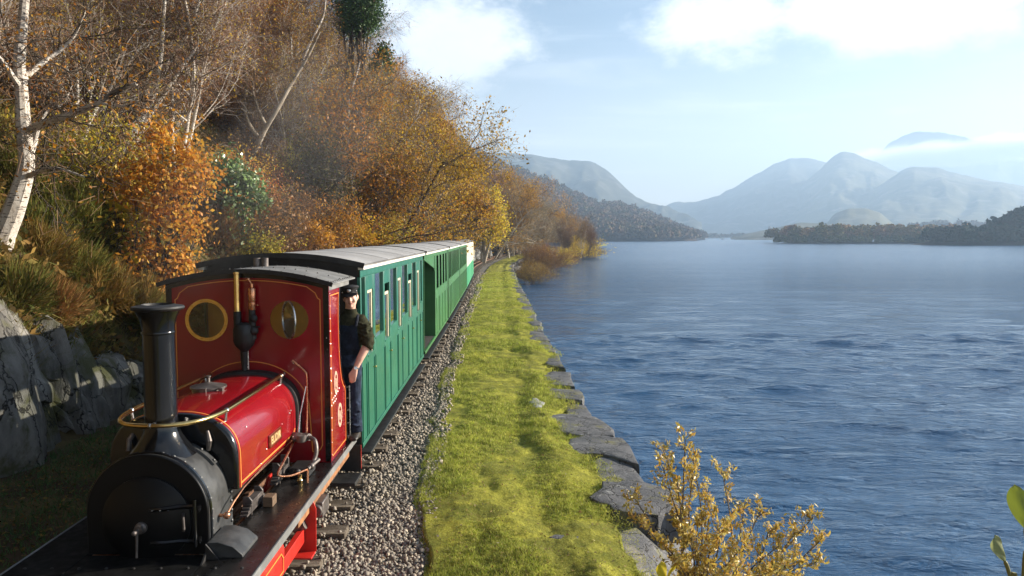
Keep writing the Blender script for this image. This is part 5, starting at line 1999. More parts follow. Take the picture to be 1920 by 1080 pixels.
q = random.Random(9)
for i in range(34):
    y = q.uniform(74, 92)
    x = float(xw(y)) + q.uniform(0.1, 1.6)
    rock((x, y, -0.55 - 0.45 * (x - float(xw(y))) + q.uniform(-.1, .25)), q.uniform(0.22, 0.42), 'pale angular stone in the heap at the end of the lake wall', M['palerock'], i + 3, group='pale stones heaped at the end of the wall')
for i in range(16):
    y = q.uniform(108, 132)
    x = float(xs(y)) + q.uniform(-0.8, 0.5)
    rock((x, y, -1.1), q.uniform(0.3, 0.7), 'grey rock at the water edge below the point', M['palerock'], i + 50, group='shore rocks below the point')

# rough grass with shade put into its dark colour, dead leaves and chips on the ground between the locomotive and the cliff
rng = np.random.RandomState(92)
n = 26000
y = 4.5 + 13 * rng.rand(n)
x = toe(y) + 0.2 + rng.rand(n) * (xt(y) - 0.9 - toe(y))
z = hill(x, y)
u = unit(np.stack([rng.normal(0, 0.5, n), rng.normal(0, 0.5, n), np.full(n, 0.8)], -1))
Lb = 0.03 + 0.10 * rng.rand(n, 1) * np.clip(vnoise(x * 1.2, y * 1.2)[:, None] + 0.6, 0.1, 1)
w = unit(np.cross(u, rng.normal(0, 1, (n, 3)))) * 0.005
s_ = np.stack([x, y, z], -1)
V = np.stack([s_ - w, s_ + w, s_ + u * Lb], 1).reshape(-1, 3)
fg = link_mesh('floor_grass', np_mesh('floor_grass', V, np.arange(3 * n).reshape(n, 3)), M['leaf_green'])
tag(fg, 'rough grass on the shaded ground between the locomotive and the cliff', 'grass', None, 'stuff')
n = 9000
y = 4.5 + 13 * rng.rand(n)
x = toe(y) + 0.4 + rng.rand(n) * (xt(y) - 0.9 - toe(y))
a = unit(rng.normal(0, 1, (n, 3)) * np.array([1, 1, 0.35])) * (0.015 + 0.02 * rng.rand(n, 1))
b = unit(np.cross(a, rng.normal(0, .3, (n, 3)) + np.array([0, 0, 1]))) * np.linalg.norm(a, axis=1, keepdims=True) * 0.6
V, F = quads_from(np.stack([x, y, hill(x, y) + 0.012], -1), a, b)
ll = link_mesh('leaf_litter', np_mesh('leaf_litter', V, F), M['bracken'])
tag(ll, 'dead leaves scattered on the shaded ground beside the locomotive', 'leaf litter', None, 'stuff')

# ================================================================== ROCK FACE BESIDE THE TRACK
face = empty('cliff', (-6.4, 9.5, -0.2), 'grey slate cliff with upright cracks at the left of the locomotive', 'cliff')
q = random.Random(31)


def crag(parent, c, size, seed, rz=0.0, tilt=(0, 0), mat='cliff'):
    """an upright block of slate with broken facets"""
    bm = bmesh.new()
    bmesh.ops.create_cube(bm, size=2)
    bmesh.ops.subdivide_edges(bm, edges=bm.edges, cuts=3, use_grid_fill=True)
    rr_ = random.Random(seed)
    planes = []
    for k in range(7):
        n_ = Vector((rr_.uniform(0.2, 1), rr_.uniform(-1, 1), rr_.uniform(-0.4, 1))).normalized()
        planes.append((n_, rr_.uniform(0.62, 0.95)))
    for v in bm.verts:
        p = v.co
        p += Vector((rr_.uniform(-.06, .06), rr_.uniform(-.09, .09), rr_.uniform(-.06, .06)))
        for n_, d_ in planes:
            k = p.dot(n_) - d_ * 1.15
            if k > 0:
                p -= n_ * k
        v.co = Vector((p.x * size[0], p.y * size[1], p.z * size[2]))
    me = bpy.data.meshes.new('rock_slab')
    o0 = ORI[parent]
    R = Euler((tilt[0], tilt[1], rz)).to_matrix()
    for v in bm.verts:
        v.co = R @ v.co + Vector(c) - o0
    bm.to_mesh(me)
    bm.free()
    return link_mesh('rock_slab', me, M[mat], parent)


yy_ = 6.2
k = 0
while yy_ < 15.5:
    L = q.uniform(0.45, 1.0)
    hgt = float(np.interp(yy_, [6, 9, 10.2, 11, 12, 15], [2.5, 2.4, 2.0, 1.35, 1.0, 0.55])) + q.uniform(-.12, .2)
    xw_ = float(toe(yy_ + L / 2)) - 0.42 + q.uniform(-.14, .14)
    crag(face, (xw_, yy_ + L / 2, -0.3 + hgt * 0.5), (0.42, L * 0.66, hgt * 0.60), k, q.uniform(-.25, .25), (q.uniform(-.08, .08), q.uniform(-.22, -.05)))
    if q.random() < 0.8:
        h2 = hgt * q.uniform(0.3, 0.6)
        crag(face, (xw_ + 0.26, yy_ + L * q.uniform(0.2, 0.8), -0.3 + h2 * 0.5), (0.28, L * 0.33, h2 * 0.6), k + 200, q.uniform(-.3, .3), (q.uniform(-.1, .1), q.uniform(-.25, 0)))
    yy_ += L * 0.92
    k += 1
for k in range(34):
    yv = q.uniform(7.2, 13.5)
    ht_ = float(np.interp(yv, [6, 9, 10.2, 11, 12, 15], [2.3, 2.2, 1.8, 1.2, 0.9, 0.5]))
    zc = q.uniform(0.0, ht_)
    crag(face, (float(toe(yv)) - 0.12 - 0.16 * zc + q.uniform(-.08, .08), yv, zc - 0.15), (q.uniform(.1, .22), q.uniform(.12, .3), q.uniform(.12, .32)), 500 + k, q.uniform(-.5, .5), (q.uniform(-.3, .3), q.uniform(-.4, .1)))
crag(face, (-6.75, 9.15, 1.05), (0.42, 0.42, 0.62), 71, 0.2, (0.05, -0.25))
crag(face, (-6.6, 9.75, 0.95), (0.30, 0.30, 0.5), 72, -0.3, (0.02, -0.3))

# ================================================================== TRACK
M['rail'] = pmat('rusty rail', (0.13, 0.06, 0.03), 0.75, var=0.4, scale=12, bump=0.3)
M['railtop'] = pmat('worn rail head', (0.30, 0.25, 0.21), 0.35, metal=0.7, var=0.2, scale=20)
M['sleeper'] = pmat('weathered sleeper', (0.085, 0.068, 0.05), 0.9, base2=(0.19, 0.16, 0.125), scale=6, bump=0.8, bscale=20, stretch=(0.35, 3, 3), spec=0.1)
track = empty('railway_track', (-2.47, 8, -0.1), 'narrow gauge railway track curving away beside the lake', 'railway track')
yr_ = np.concatenate([np.arange(-3, 60, 1.5), np.arange(60, 230, 1.2)])
for s in (-1, 1):
    mb = MB()
    rings = []
    for y in yr_:
        dx = float(xt(y + 0.5) - xt(y - 0.5))
        n_ = Vector((1, -dx, 0)).normalized()
        c = Vector((float(xt(y)), y, 0)) + n_ * (s * 0.3)
        rings.append([c + n_ * a + Vector((0, 0, z)) for a, z in ((-.022, 0), (.022, 0), (.022, -.022), (.007, -.03), (.007, -.075), (.035, -.09), (-.035, -.09), (-.007, -.075), (-.007, -.03), (-.022, -.022))])
    mb.loft(rings)
    mb.build('rail', M['rail'], track, ang=30)
sm_ = None
y = 3.5
i = 0
q = random.Random(6)
while y < 165:
    if sm_ is None:
        b_ = MB()
        b_.box(-0.90, 0.90, -0.105, 0.105, -0.06, 0.06)
        so_ = b_.build('sleeper', M['sleeper'], None, bevel=0.012)
        sm_ = so_.data
        o = so_
    else:
        o = bpy.data.objects.new('sleeper', sm_)
        C.objects.link(o)
        bv = o.modifiers.new('edge', 'BEVEL')
        bv.width = 0.012
        bv.limit_method = 'ANGLE'
    dx = float(xt(y + 0.5) - xt(y - 0.5))
    o.parent = track
    o.location = Vector((float(xt(y)) + q.uniform(-.06, .06), y, -0.152 + q.uniform(-.008, .008))) - ORI[track]
    o.rotation_euler = (0, 0, math.atan2(-dx, 1) + q.uniform(-.03, .03))
    y += 0.72 + q.uniform(-.03, .03)
    i += 1

# ================================================================== LOCOMOTIVE
XC = -2.47
M['blackgloss'] = pmat('black gloss paint', (0.005, 0.005, 0.0055), 0.17, var=0.15, scale=3, coat=0.2)
M['blackmatt'] = pmat('black matt paint', (0.014, 0.0135, 0.013), 0.55, var=0.4, scale=7, bump=0.12, bscale=40)
M['shadedeck'] = pmat('shaded black deck', (0.007, 0.007, 0.007), 0.75, var=0.3, scale=6, spec=0.08)  # shade on the left deck and front platform put into a duller black
M['frontblack'] = pmat('smokebox front black', (0.004, 0.004, 0.0045), 0.4, var=0.2, scale=3, spec=0.3)  # darker, duller copy of the gloss black, deep shadow put into it
M['smoke'] = pmat('smokebox black', (0.042, 0.043, 0.043), 0.48, var=0.35, scale=6, bump=0.1, bscale=35)
M['greymatt'] = pmat('dusty grey roof', (0.17, 0.17, 0.165), 0.8, var=0.25, scale=3, bump=0.15, bscale=40)
M['red'] = pmat('crimson paint', (0.235, 0.0045, 0.009), 0.22, var=0.06, scale=3, coat=0.55)
M['redframe'] = pmat('bright red frame paint', (0.50, 0.022, 0.014), 0.38, var=0.12, scale=5)
M['lining'] = pmat('orange lining paint', (0.70, 0.26, 0.05), 0.4, var=0.05)
M['brass'] = pmat('polished brass', (0.75, 0.52, 0.20), 0.20, metal=1.0, var=0.12, scale=12)
M['copper'] = pmat('copper pipe', (0.70, 0.33, 0.18), 0.28, metal=1.0, var=0.2, scale=14)
M['steel'] = pmat('bright steel', (0.55, 0.54, 0.52), 0.28, metal=1.0, var=0.15, scale=14)
M['iron'] = pmat('bare iron', (0.16, 0.14, 0.13), 0.5, metal=0.7, var=0.3, scale=12)
M['rustframe'] = pmat('rust brown frame', (0.28, 0.12, 0.045), 0.75, var=0.3, scale=8, bump=0.2)
M['wood'] = pmat('oak block', (0.13, 0.08, 0.045), 0.7, var=0.25, scale=9, stretch=(1, 4, 4))
M['cream'] = pmat('cream interior paint', (0.78, 0.52, 0.12), 0.55, var=0.12, scale=3)
M['cabglass'] = glass_mat('cab window glass', (0.42, 0.45, 0.42), 1.3, 0.03)

loco = empty('steam_locomotive', (XC, 6.3, 0), 'small red and black steam locomotive with tall chimney at the head of the train', 'locomotive')
L = loco


def lmb():
    return MB()


# --- frames, buffer beam, running boards
b = lmb()
for s in (-1, 1):
    b.box(XC + s * 0.40 - 0.012, XC + s * 0.40 + 0.012, 4.45, 8.1, 0.16, 0.535)
b.build('frame', M['rustframe'], L, bevel=0.004)
b = lmb().box(XC - 0.80, XC + 0.80, 4.34, 4.47, 0.12, 0.50)
b.build('buffer_beam', M['redframe'], L, bevel=0.012)
for s in (-1, 1):
    b = lmb()
    x0, x1 = sorted((XC + s * 0.43, XC + s * 0.82))
    b.box(x0, x1, 4.30, 8.16, 0.512, 0.55)
    xe0, xe1 = sorted((XC + s * 0.822, XC + s * 0.836))
    o = b.build('running_board', M['shadedeck'] if s < 0 else M['board'] if 'board' in M else M.setdefault('board', pmat('worn black deck paint', (0.010, 0.0095, 0.009), 0.30, var=0.5, scale=8, bump=0.05, bscale=50)), L, bevel=0.005)
    e_ = lmb().box(xe0, xe1, 4.30, 8.16, 0.49, 0.553)
    e_.build('edge_angle', M['greymatt'], o, bevel=0.003)
b = lmb().box(XC - 0.427, XC + 0.427, 4.30, 5.08, 0.512, 0.548)
o = b.build('front_platform', M['shadedeck'], L, bevel=0.005)
rv = lmb()
for k in range(9):
    rv.ball((XC - 0.72 + k * 0.18, 4.86, 0.552), 0.012, 8, 5, (1, 1, 0.7))
rv.build('rivets', M['blackmatt'], o)['kind'] = 'stuff'

# --- smokebox: round topped, straight sided
SR, SZ = 0.42, 0.84


def arch(r, zc, zb, n=24, xc=XC, sx=1.0):
    pts = [(xc + r * sx, zb)]
    for i in range(n + 1):
        t = math.pi * i / n
        pts.append((xc + r * sx * math.cos(t), zc + r * math.sin(t)))
    pts.append((xc - r * sx, zb))
    return pts


b = lmb()
b.prism(arch(SR - 0.012, SZ, 0.552, 36), 5.10, 5.56, 'y')
sb = b.build('smokebox', M['smoke'], L, ang=40)
b = lmb()
b.prism(arch(SR, SZ, 0.553, 36), 5.075, 5.098, 'y')
b.build('front_plate', M['frontblack'], sb, bevel=0.008, ang=40)
b = lmb()
rings = []
for (r_, yv) in ((SR + 0.001, 5.10), (SR + 0.012, 5.105), (SR + 0.012, 5.125), (SR + 0.001, 5.13)):
    rings.append([(x, yv, z) for x, z in arch(r_, SZ, 0.553, 36)])
b.loft(rings, cap=False, closed=False)
b.build('front_ring', M['blackgloss'], sb)
rv = lmb()
for (yv, rr2) in ((5.16, SR - 0.011), (5.53, SR - 0.011)):
    for k in range(17):
        t = math.pi * k / 16
        rv.ball((XC + rr2 * math.cos(t), yv, SZ + rr2 * math.sin(t)), 0.0145, 8, 5)
    for z in (0.62, 0.70, 0.77):
        for s in (-1, 1):
            rv.ball((XC + s * rr2, yv, z), 0.0145, 8, 5)
rv.build('rivets', M['smoke'], sb)['kind'] = 'stuff'
# strap over the smokebox behind the chimney
b = lmb()
rings = []
for (r_, yv) in ((SR - 0.008, 5.39), (SR + 0.008, 5.395), (SR + 0.008, 5.455), (SR - 0.008, 5.46)):
    rings.append([(XC + r_ * math.cos(t), yv, SZ + r_ * math.sin(t)) for t in [math.pi * (0.20 + 0.60 * i / 16) for i in range(17)]])
b.loft(rings, cap=False, closed=False)
for k in range(5):
    t = math.pi * (0.22 + 0.09 * k)
    b.ball((XC + (SR + 0.008) * math.cos(t), 5.425, SZ + (SR + 0.008) * math.sin(t)), 0.013, 8, 5)
b.build('strap', M['smoke'], sb)

# smokebox door: dished disc with strap hinge and dart
DZ = 0.80
b = lmb()
b.lathe((XC, 5.074, DZ), (0, -1, 0), [(0.305, 0.0), (0.305, 0.018), (0.292, 0.026), (0.27, 0.034), (0.20, 0.062), (0.12, 0.078), (0.05, 0.084), (0.0005, 0.085)], 48, cap0=True)
door = b.build('smokebox_door', M['frontblack'], sb)
b = lmb()
b.tube([(XC + 0.06, 4.985, DZ + 0.10), (XC + 0.15, 4.99, DZ + 0.105), (XC + 0.24, 5.015, DZ + 0.11), (XC + 0.345, 5.02, DZ + 0.115)], 0.016, 6)
b.tube([(XC + 0.06, 4.985, DZ - 0.13), (XC + 0.15, 4.99, DZ - 0.13), (XC + 0.24, 5.015, DZ - 0.13), (XC + 0.345, 5.02, DZ - 0.13)], 0.016, 6)
b.cyl((XC + 0.348, 5.02, DZ - 0.17), (XC + 0.348, 5.02, DZ + 0.16), 0.013, n=12)
b.box(XC + 0.335, XC + 0.375, 5.025, 5.074, DZ + 0.07, DZ + 0.11)
b.box(XC + 0.335, XC + 0.375, 5.025, 5.074, DZ - 0.15, DZ - 0.11)
for k in range(3):
    b.ball((XC + 0.08 + 0.055 * k, 4.968, DZ + 0.102), 0.008, 8, 5)
b.build('hinge', M['blackgloss'], sb, ang=40)
b = lmb()
b.lathe((XC, 4.99, DZ - 0.02), (0, -1, 0), [(0.04, 0), (0.04, 0.02), (0.028, 0.03), (0.028, 0.06), (0.012, 0.062), (0.012, 0.10), (0.004, 0.105)], 20)
b.cyl((XC, 4.92, DZ - 0.02), (XC - 0.004, 4.915, DZ - 0.20), 0.011, 0.008, 10)
b.ball((XC, 4.885, DZ - 0.02), 0.017)
b.build('door_handle', M['iron'], sb)
b = lmb()
b.tube([(XC + 0.265, 5.03, DZ + 0.06), (XC + 0.285, 4.985, DZ + 0.05), (XC + 0.29, 4.98, DZ - 0.03), (XC + 0.265, 5.03, DZ - 0.06)], 0.009, 8)
b.build('grab_handle', M['iron'], sb)
# bright oil pot on the smokebox side
b = lmb()
b.ball((XC + 0.462, 5.30, 0.745), 0.027)
b.cyl((XC + 0.40, 5.30, 0.745), (XC + 0.45, 5.30, 0.745), 0.012)
b.tube([(XC + 0.462, 5.31, 0.755), (XC + 0.47, 5.42, 0.80), (XC + 0.48, 5.60, 0.845), (XC + 0.44, 6.6, 0.85)], 0.0075, 8)
b.build('oil_pipe', M['copper'], L)

# --- chimney
b = lmb()
b.lathe((XC, 5.33, 0), (0, 0, 1), [(0.235, 1.19), (0.20, 1.235), (0.165, 1.28), (0.135, 1.33), (0.118, 1.38), (0.110, 1.44), (0.1085, 1.7), (0.107, 2.08), (0.112, 2.13), (0.128, 2.19), (0.142, 2.215), (0.150, 2.235)], 40)
b.lathe((XC, 5.33, 0), (0, 0, 1), [(0.110, 2.065), (0.1125, 2.07), (0.1125, 2.08), (0.110, 2.085)], 40)
ch = b.build('chimney', M['blackgloss'], L, ang=50)
b = lmb()
b.lathe((XC, 5.33, 0), (0, 0, 1), [(0.150, 2.232), (0.172, 2.24), (0.178, 2.252), (0.172, 2.264), (0.125, 2.272), (0.108, 2.278), (0.100, 2.262), (0.095, 2.0)], 40)
b.build('chimney_cap', M['blackmatt'], ch, ang=50)

# --- saddle tank
TW, TZ0, TZ1, TC = 0.475, 0.865, 1.445, 1.08


def tank_sec(g=0.0, n=28):
    w, zt = TW + g, TZ1 + g
    pts = [(XC + w, TZ0 - g)]
    for i in range(n + 1):
        t = math.pi * i / n
        c, s_ = math.cos(t), math.sin(t)
        k = 0.80
        pts.append((XC + w * math.copysign(abs(c) ** k, c), TC + (zt - TC) * abs(s_) ** k))
    pts.append((XC - w, TZ0 - g))
    return pts


b = lmb()
b.loft([[(XC + (x - XC) * s_, y, TZ0 + (z - TZ0) * s2) for x, z in tank_sec()] for y, s_, s2 in ((5.535, 1, 1), (7.06, 1, 1))])
tank = b.build('saddle_tank', M['red'], L, ang=35)
b = lmb()
sec0 = tank_sec(-0.03)
b.loft([[(x, y, z) for x, z in tank_sec(g)] for y, g in ((5.49, -0.028), (5.494, -0.012), (5.51, 0.0), (5.534, 0.0005))])
b.build('front_sheet', M['blackgloss'], tank, ang=40)
b = lmb()
b.loft([[(x, y, z) for x, z in tank_sec(g)] for y, g in ((7.061, 0.0), (7.075, 0.022), (7.19, 0.026))])
b.build('rear_band', M['blackmatt'], tank, ang=40)
# orange lining round the side panel
b = lmb()
for s in (1, -1):
    pass
sec = tank_sec(0.001)
for yv in (5.56,):
    for s_ in (0,):
        ring0 = [(x, yv, z) for x, z in sec]
        ring1 = [(x, yv + 0.012, z) for x, z in sec]
        r2 = [(x, yv + 0.012, z) for x, z in tank_sec(0.0035)]
        r3 = [(x, yv, z) for x, z in tank_sec(0.0035)]
        b.loft([ring0, r3, r2, ring1], cap=False, closed=False)
for s in (1, -1):
    b.ribbon([(XC + s * TW, 5.56, TZ0 + 0.03), (XC + s * TW, 6.97, TZ0 + 0.03), (XC + s * TW, 7.03, TZ0 + 0.07)], (s, 0, 0), 0.012, 0.003)
b.build('lining', M['lining'], tank, ang=40)
# seam and tap studs
b = lmb()
for yv in (6.92,):
    sA, sB = tank_sec(0.0008), tank_sec(0.003)
    b.loft([[(x, yv, z) for x, z in sA[:14]], [(x, yv, z) for x, z in sB[:14]], [(x, yv + 0.006, z) for x, z in sB[:14]], [(x, yv + 0.006, z) for x, z in sA[:14]]], cap=False, closed=False)
b.build('seam', M['red'], tank)
b = lmb()
for (yv, z) in ((6.86, 1.12), (6.90, 1.135), (6.17, 0.98), (6.62, 1.08), (5.7, 1.29), (6.02, 0.90)):
    b.ball((XC + TW + 0.002, yv, z), 0.007, 8, 5)
b.build('studs', M['steel'], tank)['kind'] = 'stuff'

# nameplate
b = lmb()
b.box(XC + TW + 0.001, XC + TW + 0.012, 6.23, 6.56, 0.965, 1.075)
M['platered'] = pmat('dark red plate', (0.16, 0.03, 0.015), 0.4)
npl = b.build('nameplate', M['platered'], tank, bevel=0.003)
b = lmb()
b.ribbon([(XC + TW + 0.0125, 6.237, 0.972), (XC + TW + 0.0125, 6.553, 0.972), (XC + TW + 0.0125, 6.553, 1.068), (XC + TW + 0.0125, 6.237, 1.068)], (1, 0, 0), 0.008, 0.004, True)
b.build('rim', M['brass'], npl)


def text_mesh(name, txt, size, loc, right, up, mat, parent, ext=0.003, sx=1.0, bold=0.0):
    cu = bpy.data.curves.new('lettering', 'FONT')
    cu.body = txt
    cu.size = size
    cu.extrude = ext
    cu.offset = bold
    cu.align_x = 'CENTER'
    cu.align_y = 'CENTER'
    to = bpy.data.objects.new('lettering', cu)
    C.objects.link(to)
    dg = bpy.context.evaluated_depsgraph_get()
    me = bpy.data.meshes.new_from_object(to.evaluated_get(dg))
    bpy.data.objects.remove(to)
    bpy.data.curves.remove(cu)
    r_, u_ = Vector(right).normalized(), Vector(up).normalized()
    n_ = r_.cross(u_)
    o0 = ORI[parent]
    for v in me.vertices:
        v.co = r_ * v.co.x * sx + u_ * v.co.y + n_ * v.co.z + Vector(loc) - o0
    me.materials.clear()
    return link_mesh(name, me, mat, parent)


M['letters'] = pmat('worn brass letters', (0.80, 0.58, 0.28), 0.4, metal=0.35, var=0.1)
text_mesh('lettering', 'ELIDIR', 0.092, (XC + TW + 0.014, 6.395, 1.02), (0, 1, 0), (0, 0, 1), M['letters'], npl, 0.004, 1.02, 0.0015)

# filler lid on the tank top
b = lmb()
b.lathe((XC - 0.09, 6.42, 0), (0, 0, 1), [(0.135, 1.40), (0.135, 1.452), (0.150, 1.455), (0.150, 1.468), (0.115, 1.476), (0.05, 1.492), (0.02, 1.502), (0.014, 1.503), (0.014, 1.54), (0.022, 1.545), (0.022, 1.556), (0.001, 1.56)], 28)
b.box(XC - 0.10, XC - 0.05, 6.255, 6.29, 1.43, 1.475)
b.box(XC + 0.04, XC + 0.075, 6.30, 6.34, 1.43, 1.47)
b.build('filler_lid', M['iron'], L, ang=40)

# brass handrail round the chimney and along the tank
HRZ = 1.44
path = [(XC + 0.35, 7.12, HRZ), (XC + 0.355, 6.4, HRZ), (XC + 0.36, 5.62, HRZ)]
loop = [(XC + 0.36, 5.62, HRZ), (XC + 0.335, 5.44, HRZ), (XC + 0.27, 5.28, HRZ), (XC + 0.16, 5.185, HRZ), (XC + 0.0, 5.155, HRZ), (XC - 0.16, 5.185, HRZ), (XC - 0.27, 5.28, HRZ), (XC - 0.335, 5.44, HRZ), (XC - 0.36, 5.62, HRZ)]


def smooth_path(pts, k=5):
    pts = [Vector(p) for p in pts]
    out = []
    for i in range(len(pts) - 1):
        a, b_, c, d = pts[max(0, i - 1)], pts[i], pts[i + 1], pts[min(len(pts) - 1, i + 2)]
        for j in range(k):
            t = j / k
            out.append(0.5 * ((2 * b_) + (c - a) * t + (2 * a - 5 * b_ + 4 * c - d) * t * t + (3 * b_ - a - 3 * c + d) * t ** 3))
    out.append(pts[-1])
    return out


b = lmb()
b.tube(smooth_path(loop), 0.0165, 12)
b.tube(path, 0.018, 12)
b.tube([(XC - 0.35, 7.12, HRZ), (XC - 0.36, 5.62, HRZ)], 0.018, 12)
hr = b.build('handrail', M['brass'], L)
b = lmb()
for s in (-1, 1):
    for yv in (5.62, 7.02):
        b.ball((XC + s * 0.36, yv, HRZ), 0.021)
        b.cyl((XC + s * 0.36, yv, HRZ), (XC + s * 0.345, yv, 1.33), 0.009, 0.013, 10)
    b.ball((XC + s * 0.352, 7.12, HRZ), 0.02)
b.ball((XC, 5.155, HRZ), 0.02)
b.cyl((XC, 5.155, HRZ), (XC, 5.22, HRZ), 0.011, n=10)
b.build('handrail_knob', M['steel'], hr)
b = lmb()
b.tube([(XC - 0.29, 5.52, 1.30), (XC - 0.30, 5.46, 1.26), (XC - 0.30, 5.44, 1.18)], 0.02, 8)
b.tube([(XC + 0.27, 5.475, 1.32), (XC + 0.29, 5.45, 1.25), (XC + 0.28, 5.46, 1.18)], [0.012, 0.022, 0.016], 8)
b.build('lamp_bracket', M['iron'], L)

# boiler under the tank, firebox, cradle
b = lmb()
b.cyl((XC, 5.56, SZ), (XC, 7.2, SZ), 0.33, n=32)
b.build('boiler', M['blackmatt'], L)

# --- cab
CY0, CY1, CH = 7.20, 8.12, 0.78
EZ, AZ = 2.31, 2.425


def roof_z(x, e=EZ, a=AZ, hw=0.78):
    t = (x - XC) / hw
    return e + (a - e) * (1 - t * t)


cab = L
WZ, WX, WR = 1.955, 0.395, 0.185
b = lmb()
yF = CY0


def quad(b_, pts):
    b_.add([(x, yF, z) for x, z in pts], [tuple(range(len(pts)))])


HS = 0.215
xs_ = [XC - CH, XC - WX - HS, XC - WX + HS, XC + WX - HS, XC + WX + HS, XC + CH]
z0_, z1_ = WZ - HS, WZ + HS
for i in range(5):
    quad(b, [(xs_[i], 0.552), (xs_[i + 1], 0.552), (xs_[i + 1], z0_), (xs_[i], z0_)])
    n_ = 10
    top = [(xs_[i] + (xs_[i + 1] - xs_[i]) * k / n_, roof_z(xs_[i] + (xs_[i + 1] - xs_[i]) * k / n_)) for k in range(n_, -1, -1)]
    quad(b, [(xs_[i], z1_), (xs_[i + 1], z1_)] + top)
    if i in (0, 2, 4):
        quad(b, [(xs_[i], z0_), (xs_[i + 1], z0_), (xs_[i + 1], z1_), (xs_[i], z1_)])
for cx in (XC - WX, XC + WX):
    n_ = 40
    vs = []
    for k in range(n_):
        t = 2 * math.pi * k / n_ + math.pi / 4
        vs.append((cx + WR * math.cos(t), yF, WZ + WR * math.sin(t)))
    for k in range(n_):
        t = 2 * math.pi * k / n_ + math.pi / 4
        c, s_ = math.cos(t), math.sin(t)
        m_ = max(abs(c), abs(s_))
        vs.append((cx + HS * c / m_, yF, WZ + HS * s_ / m_))
    b.add(vs, [(k, (k + 1) % n_, n_ + (k + 1) % n_, n_ + k) for k in range(n_)])
cf = b.build('cab_front', M['red'], L, smooth=False)
bm = bmesh.new()
bm.from_mesh(cf.data)
bmesh.ops.remove_doubles(bm, verts=bm.verts, dist=0.0005)
bmesh.ops.recalc_face_normals(bm, faces=bm.faces)
bm.to_mesh(cf.data)
bm.free()
sdf = cf.modifiers.new('plate', 'SOLIDIFY')
sdf.thickness = 0.012
sdf.offset = 0
# black edging and orange lining of the cab front
b = lmb()
e0 = 0.028
b.ribbon([(XC + CH - e0, yF - 0.0065, 0.56), (XC + CH - e0, yF - 0.0065, roof_z(XC + CH - e0) - 0.01)], (0, -1, 0), 0.054, 0.004)
b.ribbon([(XC - CH + e0, yF - 0.0065, 0.56), (XC - CH + e0, yF - 0.0065, roof_z(XC - CH + e0) - 0.01)], (0, -1, 0), 0.054, 0.004)
b.ribbon([(XC + CH * (1 - k / 12), yF - 0.0075, roof_z(XC + CH * (1 - k / 12)) - 0.032) for k in range(25)], (0, -1, 0), 0.062, 0.004)
b.build('edging', M['blackgloss'], cf)
rv = lmb()
for s in (-1, 1):
    for k in range(15):
        rv.ball((XC + s * (CH - e0), yF - 0.011, 0.63 + k * 0.115), 0.008, 6, 4)
rv.build('rivets', M['blackgloss'], cf)['kind'] = 'stuff'
b = lmb()
li = CH - 0.085
cr = 0.045
for s in (-1, 1):
    pts = [(XC + s * 0.60, 0.66), (XC + s * (li - cr), 0.66), (XC + s * (li - cr * 0.4), 0.66 + cr * 0.6), (XC + s * li, 0.66 + cr * 1.4), (XC + s * li, 2.15), (XC + s * (li - cr * 0.5), 2.165), (XC + s * (li - cr), 2.215)]
    for k in range(1, 9):
        x = XC + s * (li - cr) * (1 - k / 8)
        pts.append((x, roof_z(x) - 0.088))
    b.ribbon([(x, yF - 0.0065, z) for x, z in pts], (0, -1, 0), 0.009, 0.003)
    a_ = [(XC + s * (TW + 0.10) * math.cos(t), 1.08 + 0.47 * math.sin(t)) for t in [math.pi / 2 * k / 14 for k in range(15)]]
    b.ribbon([(XC + s * 0.60, yF - 0.0065, 0.66)] + [(x, yF - 0.0065, z) for x, z in a_], (0, -1, 0), 0.009, 0.003)
b.build('lining', M['lining'], cf)
# round windows
for s in (-1, 1):
    cx = XC + s * WX
    b = lmb()
    n_ = 40
    if s < 0:
        A, Bv = Vector((1, 0, 0)), Vector((0, -1, 0))
        yy0 = yF - 0.007
    else:
        an = rad(-55)
        A, Bv = Vector((math.cos(an), math.sin(an), 0)), Vector((math.sin(an), -math.cos(an), 0))
        yy0 = yF - 0.0
    rings = []
    for (r_, h) in ((0.172, 0.0), (0.172, 0.012), (0.205 if s < 0 else 0.19, 0.012), (0.205 if s < 0 else 0.19, 0.0)):
        rings.append([Vector((cx, yy0, WZ)) + A * (r_ * math.cos(2 * math.pi * k / n_)) + Vector((0, 0, r_ * math.sin(2 * math.pi * k / n_))) + Bv * h for k in range(n_)])
    vs = [p for r_ in rings for p in r_]
    fs = [(j * n_ + k, j * n_ + (k + 1) % n_, ((j + 1) % 4) * n_ + (k + 1) % n_, ((j + 1) % 4) * n_ + k) for j in range(4) for k in range(n_)]
    b.add(vs, fs)
    for k in range(12):
        t = 2 * math.pi * (k + 0.5) / 12
        r_ = 0.187 if s < 0 else 0.181
        b.ball(Vector((cx, yy0, WZ)) + A * (r_ * math.cos(t)) + Vector((0, 0, r_ * math.sin(t))) + Bv * 0.013, 0.0055, 6, 4)
    wf = b.build('window_frame', M['brass'], L, ang=40)
    if s > 0:
        wf['label'] = 'round brass window swung open on its upright pivot'
        wf.data.materials[0] = M['steel']
    b = lmb()
    b.add([Vector((cx, yy0, WZ)) + A * (0.1715 * math.cos(2 * math.pi * k / n_)) + Vector((0, 0, 0.1715 * math.sin(2 * math.pi * k / n_))) + Bv * 0.006 for k in range(n_)], [tuple(range(n_))])
    b.build('pane', M['cabglass'], wf, smooth=False)

